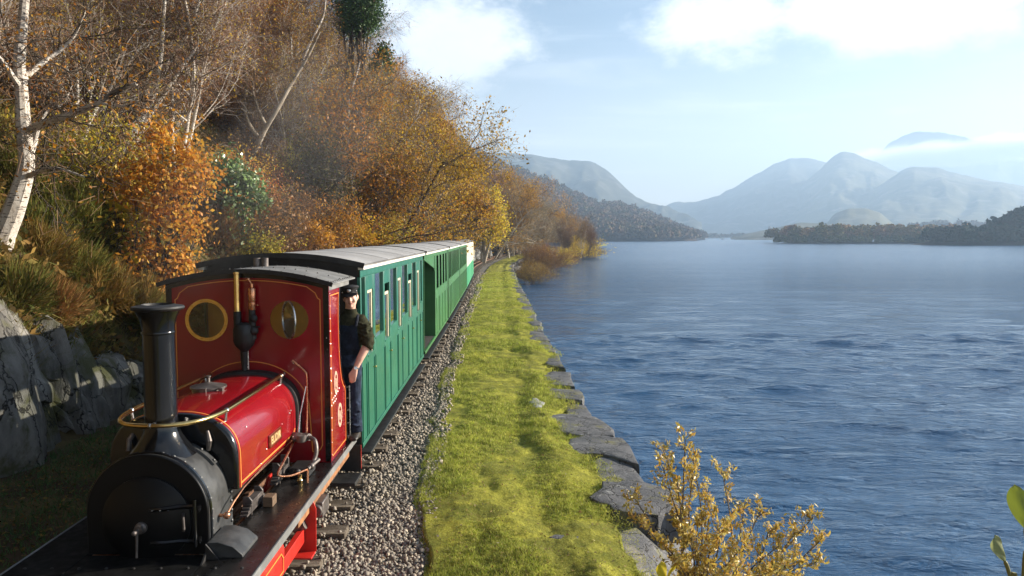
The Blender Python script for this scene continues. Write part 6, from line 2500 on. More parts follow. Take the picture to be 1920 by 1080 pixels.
# cab sides with the swept doorway
for s in (-1, 1):
    xo = XC + s * CH
    prof = [(7.207, 0.552), (7.90, 0.552), (7.90, 1.135), (7.875, 1.19), (7.80, 1.235), (7.735, 1.30), (7.68, 1.42), (7.645, 1.56), (7.625, 1.75), (7.62, 1.95), (7.635, 2.12), (7.66, 2.235), (7.207, 2.235)]
    b = lmb()
    x0, x1 = sorted((xo - s * 0.010, xo))
    b.prism(prof, x0, x1, 'x')
    cs_ = b.build('cab_side', M['red'], L, smooth=False, bevel=0.002)
    b = lmb()
    inset = [(7.245, 0.60), (7.86, 0.60), (7.86, 1.12), (7.835, 1.165), (7.765, 1.205), (7.695, 1.275), (7.64, 1.40), (7.605, 1.55), (7.585, 1.75), (7.58, 1.95), (7.592, 2.10), (7.612, 2.185), (7.245, 2.185)]
    b.ribbon([(xo, y_, z_) for y_, z_ in inset], (s, 0, 0), 0.010, 0.002, True)
    b.build('lining', M['lining'], cs_)
    # oval garter emblems
    for (yy0, zz0, ry, rz_) in ((7.42, 1.30, 0.075, 0.115), (7.58, 0.93, 0.095, 0.125)):
        bb2 = lmb()
        n_ = 28
        rings = []
        for (k_, h) in ((1.0, 0.001), (1.0, 0.006), (0.70, 0.006), (0.70, 0.001)):
            rings.append([(xo + s * h, yy0 + ry * k_ * math.cos(2 * math.pi * i / n_), zz0 + rz_ * k_ * math.sin(2 * math.pi * i / n_)) for i in range(n_)])
        bb2.loft(rings, cap=False)
        for i in range(16):
            t = 2 * math.pi * i / 16
            bb2.ball((xo + s * 0.006, yy0 + ry * 0.85 * math.cos(t), zz0 + rz_ * 0.85 * math.sin(t)), 0.006, 6, 4)
        bb2.box(xo + (0.001 if s > 0 else -0.006), xo + (0.006 if s > 0 else -0.001), yy0 - ry * 0.38, yy0 - ry * 0.1, zz0 - rz_ * 0.35, zz0 + rz_ * 0.4)
        bb2.box(xo + (0.001 if s > 0 else -0.006), xo + (0.006 if s > 0 else -0.001), yy0 + ry * 0.1, yy0 + ry * 0.38, zz0 - rz_ * 0.45, zz0 + rz_ * 0.3)
        bb2.box(xo + (0.0012 if s > 0 else -0.005), xo + (0.005 if s > 0 else -0.0012), yy0 - ry * 0.3, yy0 + ry * 0.3, zz0 - rz_ * 0.08, zz0 + rz_ * 0.08)
        if s > 0 or True:
            em = bb2.build('emblem', M['emblem'] if 'emblem' in M else M.setdefault('emblem', pmat('pale pink emblem', (0.62, 0.38, 0.27), 0.5, var=0.25, scale=40)), cs_)
    rv = lmb()
    for k in range(14):
        rv.ball((xo + s * 0.001, 7.218, 0.62 + k * 0.122), 0.0075, 6, 4)
    for (y_, z_) in ((7.25, 1.16), (7.31, 1.165), (7.37, 1.17), (7.43, 1.18), (7.50, 1.19), (7.56, 1.21), (7.30, 1.115), (7.36, 1.12), (7.42, 1.13)):
        rv.ball((xo + s * 0.001, y_, z_), 0.0075, 6, 4)
    rv.build('rivets', M['red'], cs_)['kind'] = 'stuff'
    # upright handrail and rear post at the doorway
    b = lmb()
    b.tube([(xo + s * 0.03, 7.935, 0.60), (xo + s * 0.03, 7.935, 1.165)], 0.0085, 10)
    for z_ in (0.62, 0.76, 0.90, 1.03, 1.15):
        b.tube([(xo + s * 0.03, 7.935, z_), (xo - s * 0.004, 7.905, z_)], 0.005, 6)
    b.build('handrail', M['steel'], L)
    x0, x1 = sorted((xo - s * 0.03, xo))
    lmb().box(x0, x1, 8.15, 8.18, 0.552, 2.30).build('corner_post', M['blackgloss'], L)
    # corner strip of the cab front
    x0, x1 = sorted((xo - s * 0.02, xo + s * 0.003))
    # beading along the doorway
    b = lmb()
    b.tube([(xo, 7.90, 0.56), (xo, 7.90, 1.135), (xo, 7.875, 1.19), (xo, 7.80, 1.235), (xo, 7.735, 1.30), (xo, 7.68, 1.42), (xo, 7.645, 1.56), (xo, 7.625, 1.75), (xo, 7.62, 1.95), (xo, 7.635, 2.12), (xo, 7.66, 2.23)], 0.008, 8)
    b.build('beading', M['blackgloss'], cs_)

# cab roof with a black front lip, rivets and two vent stubs
b = lmb()
n_ = 24
RW = 0.835


def rz(x, dz=0.0):
    return roof_z(x) + dz


rings = []
for (y_, dz) in ((7.12, 0.004), (7.12, 0.016), (8.20, 0.016), (8.20, 0.004)):
    rings.append([(XC - RW + 2 * RW * k / n_, y_, rz(XC - RW + 2 * RW * k / n_, dz)) for k in range(n_ + 1)])
vs = [p for r_ in rings for p in r_]
m_ = n_ + 1
fs = [(j * m_ + k, j * m_ + k + 1, ((j + 1) % 4) * m_ + k + 1, ((j + 1) % 4) * m_ + k) for j in range(4) for k in range(n_)]
fs += [(0, m_, 2 * m_, 3 * m_), (n_, m_ + n_, 2 * m_ + n_, 3 * m_ + n_)]
b.add(vs, fs)
roof = b.build('cab_roof', M['greymatt'], L, ang=40)
b = lmb()
b.ribbon([(XC - RW + 2 * RW * k / n_, 7.118, rz(XC - RW + 2 * RW * k / n_, 0.004)) for k in range(n_ + 1)], (0, -1, 0), 0.042, 0.006)
b.build('roof_lip', M['blackmatt'], roof)
b = lmb()
for s in (-1, 1):
    b = lmb()
    x0, x1 = sorted((XC + s * (CH - 0.03), XC + s * (CH + 0.002)))
    b.box(x0, x1, 7.21, 8.12, 2.237, 2.312)
    b.build('cantrail', M['greymatt'], roof, bevel=0.004)
rv = lmb()
for k in range(15):
    x = XC - RW + 0.05 + (2 * RW - 0.1) * k / 14
    for y_ in (7.17, 7.66, 8.14):
        rv.ball((x, y_, rz(x, 0.018)), 0.009, 6, 4)
for k in range(12):
    rv.ball((XC + RW - 0.03, 7.2 + k * 0.085, rz(XC + RW - 0.03, 0.018)), 0.009, 6, 4)
rv.build('rivets', M['blackmatt'], roof)['kind'] = 'stuff'
b = lmb()
for dx in (-0.16, -0.075):
    b.cyl((XC + dx, 7.98, 2.40), (XC + dx, 7.98, 2.53), 0.036, n=16)
b.build('vent', M['iron'], roof)
# cream back sheet of the cab, with openings at the sides
b = lmb()
b.box(XC - 0.74, XC + 0.42, 8.10, 8.112, 1.30, 2.30)
b.box(XC - 0.74, XC + 0.60, 8.10, 8.112, 0.56, 1.295)
b.build('cab_back', M['cream'], L)
b = lmb()
b.box(XC - 0.42, XC + 0.42, 7.215, 7.5, 0.56, 1.36)
b.tube([(XC + 0.30, 7.5, 1.05), (XC + 0.30, 7.62, 1.05)], 0.02)
b.build('backhead', M['blackmatt'], L, bevel=0.04)
b = lmb()
b.box(XC - 0.76, XC + 0.76, 7.215, 8.10, 0.551, 0.566)
b.build('cab_floor', M['wood'], L)

b = lmb()
b.box(XC - CH + 0.013, XC - CH + 0.02, 7.215, 7.60, 0.57, 2.23)  # cream sheet added to bounce light into the cab
b.build('side_bounce_sheet', M['cream'], L)
b = lmb()
b.add([(XC - 0.76 + 1.52 * k / 8, y_, roof_z(XC - 0.76 + 1.52 * k / 8) - 0.006) for y_ in (7.215, 8.10) for k in range(9)], [(k, k + 1, k + 10, k + 9) for k in range(8)])  # second sheet added under the roof to brighten the cab inside
b.build('ceiling_bounce_sheet', M['cream'], L)

# --- safety valves and whistle on the cab front
b = lmb()
b.lathe((XC - 0.02, 7.12, 0), (0, 0, 1), [(0.022, 1.47), (0.026, 1.52), (0.032, 1.58), (0.035, 1.66)], 14)
b.lathe((XC - 0.015, 7.12, 0), (0, 0, 1), [(0.03, 1.66), (0.085, 1.72), (0.10, 1.76), (0.10, 1.88), (0.08, 1.92), (0.02, 1.94)], 20)
b.cyl((XC - 0.075, 7.12, 1.80), (XC - 0.075, 7.12, 2.04), 0.036, n=16)
b.cyl((XC + 0.065, 7.12, 1.78), (XC + 0.065, 7.12, 2.07), 0.036, 0.03, n=16)
b.ball((XC + 0.085, 7.10, 1.98), 0.04)
b.ball((XC + 0.085, 7.10, 1.86), 0.045)
b.cyl((XC + 0.08, 7.1, 1.90), (XC + 0.15, 7.08, 1.90), 0.012, 0.006)
b.cyl((XC - 0.06, 7.13, 1.86), (XC + 0.0, 7.2, 1.86), 0.04)
b.build('valve_body', M['blackmatt'], L)
b = lmb()
b.lathe((XC - 0.075, 7.12, 0), (0, 0, 1), [(0.028, 2.04), (0.031, 2.045), (0.028, 2.06), (0.028, 2.14), (0.0275, 2.16), (0.0275, 2.40), (0.034, 2.405), (0.034, 2.42), (0.024, 2.425), (0.024, 2.38)], 18)
b.build('safety_valve', M['brass'], L)
b = lmb()
b.lathe((XC + 0.068, 7.12, 0), (0, 0, 1), [(0.032, 2.06), (0.034, 2.065), (0.034, 2.13), (0.03, 2.135), (0.034, 2.145), (0.034, 2.26), (0.03, 2.268), (0.012, 2.275), (0.010, 2.31), (0.004, 2.315)], 18)
b.tube([(XC + 0.068, 7.12, 2.30), (XC + 0.055, 7.11, 2.335), (XC + 0.04, 7.11, 2.35)], 0.008, 8)
b.ball((XC + 0.04, 7.11, 2.35), 0.017, sc=(1, 1, 1.2))
b.ball((XC + 0.125, 7.10, 2.105), 0.009)
b.build('whistle', M['copper'], L)
b = lmb()
b.tube([(XC + 0.003, 7.15, 1.70), (XC + 0.004, 7.15, 1.48)], 0.010, 10)
b.build('steam_pipe', M['steel'], L)
# pipes and reach rod in front of the cab on the right
b = lmb()
b.tube(smooth_path([(XC + 0.42, 7.185, 1.56), (XC + 0.53, 7.17, 1.47), (XC + 0.562, 7.16, 1.40), (XC + 0.562, 7.16, 1.1), (XC + 0.562, 7.12, 0.90), (XC + 0.57, 7.05, 0.86)], 4), 0.011, 10)
b.build('feed_pipe', M['copper'], L)
b = lmb()
b.tube([(XC + 0.522, 6.98, 0.90), (XC + 0.525, 6.99, 0.96), (XC + 0.53, 7.02, 1.07), (XC + 0.575, 7.08, 1.33)], [0.012, 0.011, 0.006, 0.006], 8)
b.build('lever', M['steel'], L)
b = lmb()
b.ball((XC + 0.54, 6.90, 0.885), 0.05, sc=(1.2, 1.6, 0.8))
b.cyl((XC + 0.48, 6.95, 0.885), (XC + 0.66, 6.84, 0.90), 0.033)
b.cyl((XC + 0.60, 6.80, 0.87), (XC + 0.60, 6.80, 0.93), 0.045)
b.tube(smooth_path([(XC + 0.655, 6.84, 0.90), (XC + 0.72, 6.80, 0.88), (XC + 0.745, 6.76, 0.80), (XC + 0.735, 6.72, 0.72), (XC + 0.72, 6.66, 0.68)], 4), 0.02, 10)
b.ball((XC + 0.72, 6.66, 0.68), 0.032)
b.tube([(XC + 0.70, 6.62, 0.67), (XC + 0.77, 6.74, 0.72)], 0.02, 8)
b.build('injector', M['iron'], L)
b = lmb()
b.tube(smooth_path([(XC + 0.50, 6.95, 0.86), (XC + 0.53, 6.55, 0.80), (XC + 0.535, 6.30, 0.745), (XC + 0.56, 6.26, 0.72), (XC + 0.62, 6.40, 0.68), (XC + 0.70, 6.60, 0.67)], 5), 0.010, 10)
b.tube([(XC + 0.71, 6.58, 0.67), (XC + 0.712, 6.56, 0.56)], 0.011, 10)
b.tube([(XC + 0.455, 6.98, 0.83), (XC + 0.455, 5.75, 0.83)], 0.009, 8)
b.build('copper_pipe', M['copper'], L)
b = lmb()
b.box(XC + 0.50, XC + 0.68, 6.72, 6.98, 0.552, 0.64)
b.cyl((XC + 0.58, 6.68, 0.60), (XC + 0.58, 6.72, 0.62), 0.035)
b.build('lubricator', M['blackmatt'], L, bevel=0.01)
b = lmb()
b.lathe((XC + 0.64, 6.58, 0), (0, 0, 1), [(0.02, 0.552), (0.026, 0.58), (0.016, 0.60), (0.02, 0.63), (0.001, 0.64)], 12)
b.build('oil_cup', M['brass'], L)

# spring hangers and brackets standing on the footplate beside the boiler
for (y0, z1) in ((5.80, 0.70), (6.55, 0.74)):
    b = lmb()
    for dy in (0.0, 0.26):
        b.prism([(XC + 0.40, 0.552), (XC + 0.47, 0.552), (XC + 0.475, z1 - 0.03), (XC + 0.45, z1), (XC + 0.40, z1)], y0 + dy, y0 + dy + 0.02, 'y')
    b.box(XC + 0.41, XC + 0.44, y0 + 0.02, y0 + 0.26, z1 - 0.10, z1 - 0.06)
    b.build('spring_hanger', M['iron'], L, bevel=0.004)
    b = lmb()
    for k in range(5):
        b.box(XC + 0.41, XC + 0.468, y0 + 0.0 - 0.10 + 0.03 * k, y0 + 0.38 - 0.03 * k, 0.575 + 0.018 * k, 0.590 + 0.018 * k)
    b.build('leaf_spring', M['iron'], L)
b = lmb().box(XC + 0.50, XC + 0.58, 5.98, 6.09, 0.552, 0.635)
b.build('oil_box', M['wood'], L, bevel=0.004)
# black cover box beside the smokebox
b = lmb()
rings = []
for x, dz in ((XC + 0.425, 0.10), (XC + 0.50, 0.105), (XC + 0.60, 0.075), (XC + 0.665, 0.02), (XC + 0.67, 0.0)):
    rings.append([(x, 5.02, 0.551), (x, 5.34, 0.551), (x, 5.34, 0.555 + dz), (x, 5.02, 0.555 + dz)])
b.loft(rings)
b.build('cylinder_cover', M['smoke'], L, bevel=0.008)
b = lmb()
b.prism([(XC + 0.425, 0.551), (XC + 0.52, 0.551), (XC + 0.43, 0.66)], 4.985, 4.999, 'y')
b.prism([(XC + 0.425, 0.551), (XC + 0.49, 0.551), (XC + 0.46, 0.64), (XC + 0.425, 0.65)], 5.035, 5.047, 'y')
b.prism([(4.90, 0.551), (5.08, 0.551), (5.08, 0.66)], XC + 0.424, XC + 0.436, 'x')
b.build('bracket', M['blackmatt'], L)

# --- under the footplate: cylinder, steps, wheels, motion
b = lmb()
n_ = 20
ring = [(XC + 0.47, 0.49), (XC + 0.47, 0.14)]
b.prism([(XC + 0.47, 0.15), (XC + 0.62, 0.12), (XC + 0.765, 0.16), (XC + 0.81, 0.24), (XC + 0.815, 0.42), (XC + 0.795, 0.485), (XC + 0.47, 0.495)], 4.86, 5.50, 'y')
cyl_ = b.build('cylinder', M['redframe'], L, bevel=0.01)
b = lmb()
b.ribbon([(XC + 0.8155, 4.92, 0.26), (XC + 0.8155, 5.45, 0.26), (XC + 0.817, 5.45, 0.36), (XC + 0.817, 5.40, 0.41), (XC + 0.817, 4.92, 0.41)], (1, 0, 0), 0.01, 0.003, True)
b.build('lining', M['lining'], cyl_)
b = lmb()
b.prism([(XC + 0.66, 0.03), (XC + 0.82, 0.0), (XC + 0.845, 0.05), (XC + 0.85, 0.42), (XC + 0.825, 0.49), (XC + 0.66, 0.49)], 6.30, 6.312, 'y')
b.box(XC + 0.67, XC + 0.84, 6.16, 6.298, 0.03, 0.045)
b.build('step_plate', M['redframe'], L, bevel=0.003)
b = lmb()
b.prism([(XC + 0.66, 0.22), (XC + 0.90, 0.20), (XC + 0.915, 0.24), (XC + 0.915, 0.50), (XC + 0.66, 0.50)], 7.98, 7.992, 'y')
b.box(XC + 0.66, XC + 0.92, 7.62, 7.97, 0.16, 0.20)
b.box(XC + 0.66, XC + 0.68, 7.62, 7.97, 0.205, 0.50)
b.build('cab_step', M['blackmatt'], L, bevel=0.003)
b = lmb()
b.box(XC + 0.775, XC + 0.795, 5.95, 7.95, 0.385, 0.508)
b.build('valance', M['rustframe'], L, bevel=0.003)
b = lmb().ribbon([(XC + 0.9155, 7.986, 0.24), (XC + 0.9155, 7.986, 0.50)], (1, 0, 0), 0.014, 0.002)
b.build('step_edge', M['redframe'], L)
for yv in (5.62, 6.95):
    for s in (-1, 1):
        b = lmb()
        b.lathe((XC + s * 0.28, yv, 0.25), (s, 0, 0), [(0.265, -0.03), (0.265, -0.015), (0.25, -0.01), (0.25, 0.055), (0.22, 0.055), (0.215, 0.02), (0.08, 0.02), (0.075, 0.065), (0.001, 0.066)], 36, cap0=True)
        b.build('wheel', M['redframe'], L, ang=40)
for s in (-1, 1):
    b = lmb()
    x0, x1 = sorted((XC + s * 0.56, XC + s * 0.59))
    b.box(x0, x1, 5.55, 7.02, 0.16, 0.225)
    x0, x1 = sorted((XC + s * 0.70, XC + s * 0.75))
    b.box(x0, x1, 5.52, 6.66, 0.13, 0.25)
    b.cyl((XC + s * 0.5, 5.62, 0.19), (XC + s * 0.62, 5.62, 0.19), 0.05)
    b.cyl((XC + s * 0.5, 6.95, 0.19), (XC + s * 0.62, 6.95, 0.19), 0.05)
    b.build('coupling_rod', M['redframe'] if s > 0 else M['iron'], L, bevel=0.004)
b = lmb()
b.box(XC + 0.56, XC + 0.66, 5.30, 5.42, 0.20, 0.34)
b.cyl((XC + 0.60, 5.0, 0.27), (XC + 0.60, 5.8, 0.27), 0.02)
bq = lmb()
bq.box(XC + 0.76, XC + 0.86, 6.50, 6.74, 0.26, 0.40)
bq.cyl((XC + 0.80, 6.46, 0.33), (XC + 0.80, 6.51, 0.33), 0.06)
bq.build('sand_box', M['iron'], L, bevel=0.01)
b.cyl((XC + 0.66, 6.28, 0.26), (XC + 0.76, 6.28, 0.30), 0.05)
b.cyl((XC + 0.70, 6.3, 0.40), (XC + 0.70, 6.32, 0.10), 0.022)
b.build('motion', M['iron'], L, bevel=0.004)
b = lmb()
b.box(XC - 0.14, XC + 0.14, 4.10, 4.34, 0.26, 0.46)
b.lathe((XC, 4.10, 0.36), (0, -1, 0), [(0.12, 0.0), (0.17, 0.03), (0.17, 0.06), (0.02, 0.075)], 24)
b.build('buffer', M['iron'], L, bevel=0.01)

# ================================================================== CARRIAGES
M['teal'] = pmat('teal green coach paint', (0.016, 0.132, 0.084), 0.34, var=0.10, scale=1.6, coat=0.15, bump=0.03)
M['leafgreen'] = pmat('mid green coach paint', (0.032, 0.135, 0.036), 0.42, var=0.12, scale=1.6, bump=0.03)
M['mint'] = pmat('mint green coach paint', (0.06, 0.34, 0.17), 0.42, var=0.08, scale=1.6)
M['ivory'] = pmat('ivory coach paint', (0.66, 0.60, 0.47), 0.45, var=0.06, scale=1.6)
M['rooffelt'] = pmat('grey roof felt', (0.28, 0.275, 0.27), 0.85, base2=(0.38, 0.375, 0.37), scale=1.1, bump=0.2, bscale=25)
M['whiterail'] = pmat('white painted cornice', (0.72, 0.69, 0.62), 0.5, var=0.06)
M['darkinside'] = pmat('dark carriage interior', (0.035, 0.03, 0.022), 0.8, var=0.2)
M['seatwood'] = pmat('brown slatted seat', (0.10, 0.05, 0.02), 0.6, var=0.2, stretch=(1, 1, 6))
M['sash'] = pmat('cream window sash', (0.55, 0.50, 0.36), 0.5, var=0.05)
M['coachglass'] = glass_mat('carriage window glass', (0.84, 0.87, 0.85), 2.6, 0.06)
HW = 0.87
ZB, ZS_W, ZS_D, ZT_W, ZT_D, ZE = 0.40, 1.485, 1.345, 2.295, 2.125, 2.385


def make_coach(first, body, upper, Lc, bays, drops, recess=False, sills=(ZS_W, ZS_D), label='', open_windows=False):
    e = empty('carriage', (0, 0, 0), label, 'railway carriage', 'carriages of the lakeside train')
    bodymat, uppmat = M[body], M[upper]
    y0 = 2.45 if recess else 0.0
    for s in (1, -1):
        x = s * HW

        def bx(b_, a0, a1, yA, yB, zA, zB):
            u0, u1 = sorted((s * (HW - a1), s * (HW - a0)))
            b_.box(u0, u1, yA, yB, zA, zB)
        # inner lining with openings: below the sills, and above the windows
        b = MB()
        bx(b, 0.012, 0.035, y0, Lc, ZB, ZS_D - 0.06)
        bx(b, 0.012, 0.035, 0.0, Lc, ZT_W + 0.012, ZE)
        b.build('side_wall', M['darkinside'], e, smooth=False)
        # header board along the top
        b = MB()
        bx(b, 0.0, 0.0115, 0.0, Lc, ZT_W + 0.01, ZE)
        b.build('header_board', uppmat, e, bevel=0.003)
        edges = []
        cur = y0
        cells = sorted(bays, key=lambda t_: t_[1])
        for (kind, a, c) in cells:
            if a - cur > 0.012:
                edges.append(('P', cur, a))
            edges.append((kind, a, c))
            cur = c
        if Lc - cur > 0.012:
            edges.append(('P', cur, Lc))
        for idx, (kind, a, c) in enumerate(edges):
            g = 0.007
            zs = {'W': ZS_W, 'D': ZS_D, 'P': ZT_W + 0.008}[kind]
            # boarded panel below (for a pillar it runs full height above the waist)
            b = MB()
            bx(b, 0.0, 0.0105, a + g, c - g, ZB + 0.03, zs if kind != 'P' else ZS_D - 0.05)
            b.build('panel', bodymat, e, bevel=0.0035)
            if kind == 'P':
                b = MB()
                bx(b, 0.0, 0.012 if open_windows else 0.040, a, c, ZS_D - 0.045, zs)
                b.build('pillar', uppmat if upper != body else bodymat, e, bevel=0.003)
                continue
            zt = ZT_W if kind == 'W' else ZT_D
            fr = MB()
            jw = 0.022
            jd = 0.012 if open_windows else 0.040
            bx(fr, 0.001, jd, a, a + jw, zs, ZT_W + 0.008)
            bx(fr, 0.001, jd, c - jw, c, zs, ZT_W + 0.008)
            bx(fr, 0.001, jd, a + jw, c - jw, zt, ZT_W + 0.008)
            bx(fr, -0.006, 0.040, a + 0.004, c - 0.004, zs - 0.001, zs + 0.022)
            f_ = fr.build('window', uppmat, e, bevel=0.003)
            drop = 0.0
            if kind == 'D':
                drop = drops[idx % len(drops)] if s > 0 else 0.0
            p = MB()
            ztop = zt - drop
            if ztop - zs > 0.1 and not open_windows:
                zt_ = ztop - (0.0 if kind == 'W' else 0.04)
                xg = s * (HW - 0.028)
                p.add([(xg, a + jw, zs + 0.022), (xg, c - jw, zs + 0.022), (xg, c - jw, zt_), (xg, a + jw, zt_)], [(0, 1, 2, 3)])
                p.build('pane', M['coachglass'], f_, smooth=False)
            if kind == 'D':
                q_ = MB()
                bx(q_, 0.016, 0.038, a + jw, c - jw, ztop - 0.04, ztop)
                bx(q_, 0.016, 0.038, a + jw, a + jw + 0.04, zs + 0.022, ztop - 0.041)
                bx(q_, 0.016, 0.038, c - jw - 0.04, c - jw, zs + 0.022, ztop - 0.041)
                q_.build('sash', M['sash'], f_, bevel=0.003)
        # upright cover strips between the boards
        for idx, (kind, a, c) in enumerate(edges[:-1]):
            nk = edges[idx + 1][0]
            lo_ = {'W': ZS_W, 'D': ZS_D, 'P': ZS_D - 0.05}
            b = MB()
            bx(b, -0.009, -0.0005, c - 0.010, c + 0.010, ZB + 0.03, min(lo_[kind], lo_[nk]) - 0.01)
            b.build('cover_strip', bodymat, e)
        # waist strip and bottom rail
        b = MB()
        bx(b, -0.008, 0.012, 0.0, Lc, ZB - 0.03, ZB + 0.025)
        b.build('bottom_rail', bodymat, e, bevel=0.004)
        # cornice
        b = MB()
        bx(b, -0.045, 0.02, -0.03, Lc + 0.03, ZE + 0.002, ZE + 0.042)
        b.build('cornice', M['whiterail'], e, bevel=0.006)
        # footboard
        b = MB()
        bx(b, -0.06, 0.10, 0.2, Lc - 0.2, 0.235, 0.265)
        b.build('footboard', M['blackmatt'], e, bevel=0.004)
        for k, (kind, a, c) in enumerate(edges):
            if kind == 'D':
                bh = MB()
                bh.cyl((s * HW, c - 0.07, 1.17), (s * (HW + 0.03), c - 0.07, 1.17), 0.008, n=8)
                bh.ball((s * (HW + 0.03), c - 0.07, 1.17), 0.014, 8, 5)
                bh.build('door_handle', M['brass'], e)
    # roof
    n_ = 22
    R0 = HW + 0.055
    ap = 0.115

    def zr(x, dz):
        return ZE + 0.044 + ap * (1 - (x / R0) ** 2) + dz
    b = MB()
    rings = []
    for (yv, dz) in ((-0.06, 0.0), (-0.06, 0.022), (Lc * 0.5, 0.024), (Lc + 0.06, 0.022), (Lc + 0.06, 0.0)):
        rings.append([(-R0 + 2 * R0 * k / n_, yv, zr(-R0 + 2 * R0 * k / n_, dz)) for k in range(n_ + 1)])
    vs = [p for r_ in rings for p in r_]
    m_ = n_ + 1
    fs = [(j * m_ + k, j * m_ + k + 1, ((j + 1) % 5) * m_ + k + 1, ((j + 1) % 5) * m_ + k) for j in range(5) for k in range(n_)]
    b.add(vs, fs)
    rf = b.build('roof', M['rooffelt'], e, ang=40)
    b = MB()
    for yv in (Lc * 0.27, Lc * 0.52, Lc * 0.76):
        b.ribbon([(-R0 + 0.01 + 2 * (R0 - .01) * k / n_, yv, zr(-R0 + 0.01 + 2 * (R0 - .01) * k / n_, 0.0235)) for k in range(n_ + 1)], (0, 0, 1), 0.05, 0.003)
    b.build('felt_seam', M['rooffelt'], rf)
    b = MB()
    for yv in (-0.062, Lc + 0.062):
        b = MB()
        b.ribbon([(-R0 + 2 * R0 * k / n_, yv, zr(-R0 + 2 * R0 * k / n_, 0.004)) for k in range(n_ + 1)], (0, -1 if yv < 0 else 1, 0), 0.06, 0.006)
        b.build('roof_edge', M['blackmatt'], rf)
    # ends
    for yv, d in ((0.0, 1), (Lc, -1)):
        b = MB()
        a0, a1 = sorted((yv, yv + d * 0.03))
        pts = [(-HW + 0.036, ZB), (HW - 0.036, ZB)] + [((HW - 0.036) * (1 - 2 * k / 12), ZE + 0.04 + ap * (1 - (1 - 2 * k / 12) ** 2)) for k in range(13)]
        if recess and d == 1:
            pts = [(-HW + 0.036, ZB), (HW - 0.25, ZB)] + [((HW - 0.036) * (1 - 2 * k / 12) - (0.214 if k == 0 else 0), ZE + 0.04 + ap * (1 - (1 - 2 * k / 12) ** 2)) for k in range(13)]
        b.prism(pts, a0, a1, 'y')
        b.build('end_wall', M['blackmatt'] if (first and d == 1) else bodymat, e, smooth=False)
    if recess:
        b = MB()
        b.box(-HW + 0.04, HW - 0.0, 2.40, 2.448, ZB, 2.30)
        b.build('bulkhead', bodymat, e)
        b = MB()
        b.prism([(0.0, 2.36), (2.45, 2.36), (2.45, 1.95), (2.36, 1.95), (2.30, 2.02), (0.0, 2.29)], HW - 0.035, HW - 0.012, 'x')
        b.build('gusset', bodymat, e)
        b = MB()
        b.box(HW - 0.03, HW + 0.0, 0.0, 2.45, ZB - 0.0, ZB + 0.03)
        b.box(HW - 0.06, HW - 0.012, 0.0, 0.04, ZB + 0.03, 2.29)
        b.build('pillar', bodymat, e)
    # floor, seats
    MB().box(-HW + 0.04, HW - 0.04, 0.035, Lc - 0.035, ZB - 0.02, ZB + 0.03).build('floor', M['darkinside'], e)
    b = MB()
    nb = 7
    for k in range(nb):
        yv = (2.6 if recess else 0.25) + k * (Lc - (2.9 if recess else 0.6)) / (nb - 1) - 0.02
        b.box(-HW + 0.06, HW - 0.06, yv, yv + 0.04, ZB + 0.031, 1.20)
        b.box(-HW + 0.06, HW - 0.06, yv + 0.041, yv + 0.30, 0.78, 0.82)
    b.build('seats', M['seatwood'], e)
    MB().box(-0.55, 0.55, 0.05, Lc - 0.05, 0.24, 0.375).build('underframe', M['blackmatt'], e)
    for yv in (1.2, Lc - 1.2):
        for dy in (-0.35, 0.35):
            for s in (-1, 1):
                b = MB()
                b.lathe((s * 0.28, yv + dy, 0.20), (s, 0, 0), [(0.215, -0.03), (0.215, -0.012), (0.20, -0.008), (0.20, 0.05), (0.17, 0.05), (0.16, 0.02), (0.05, 0.02), (0.045, 0.05), (0.001, 0.051)], 24, cap0=True)
                b.build('wheel', M['iron'], e, ang=40)
        for s in (-1, 1):
            b = MB()
            x0, x1 = sorted((s * 0.46, s * 0.56))
            b.box(x0, x1, yv - 0.75, yv + 0.75, 0.17, 0.23)
            for dy in (-0.35, 0.35):
                x2, x3 = sorted((s * 0.562, s * 0.72))
                b.box(x2, x3, yv + dy - 0.09, yv + dy + 0.09, 0.10, 0.23)
            b.build('axle_box', M['blackmatt'], e, bevel=0.01)
    b = MB()
    for yv, d in ((0.0, -1), (Lc, 1)):
        b.cyl((0, yv, 0.31), (0, yv + d * 0.10, 0.31), 0.04, n=12)
        b.cyl((0, yv + d * 0.10, 0.31), (0, yv + d * 0.13, 0.31), 0.13, n=20)
    b.build('coupling', M['iron'], e)
    return e


def put(e, y, Lc):
    xa, xb = float(xt(y)), float(xt(y + Lc))
    e.location = (xa, y, 0)
    e.rotation_euler = (0, 0, math.atan2(-(xb - xa), Lc))


bays1 = [('W', 0.04, 0.30), ('D', 0.40, 0.82), ('W', 0.92, 1.60), ('D', 1.67, 2.12), ('W', 2.17, 2.83), ('D', 2.92, 3.36), ('W', 3.40, 4.07), ('D', 4.14, 4.65), ('W', 4.69, 5.26), ('D', 5.40, 5.86), ('W', 5.95, 6.28)]
L1 = 6.42
c1 = make_coach(True, 'teal', 'teal', L1, bays1, [0.0, 0.0, 0.42, 0.0, 0.30, 0.0, 0.38, 0.12], label='teal green carriage with white cornice coupled next to the locomotive')
put(c1, 8.32, L1)
L2 = 6.45
bays2 = [('W', 2.75 + k * 0.92, 2.75 + k * 0.92 + 0.64) for k in range(4)]
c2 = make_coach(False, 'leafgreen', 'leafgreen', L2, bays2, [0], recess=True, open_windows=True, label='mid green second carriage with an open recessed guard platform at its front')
put(c2, 15.02, L2)
bays3 = [('W', 0.16 + k * 0.68, 0.16 + k * 0.68 + 0.54) for k in range(9)]
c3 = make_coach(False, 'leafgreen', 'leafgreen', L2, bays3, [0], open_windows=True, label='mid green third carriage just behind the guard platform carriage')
put(c3, 21.75, L2)
c4 = copy_tree(c3)
c4['label'] = 'mid green fourth carriage ahead of the ivory and green ones'
put(c4, 28.45, L2)
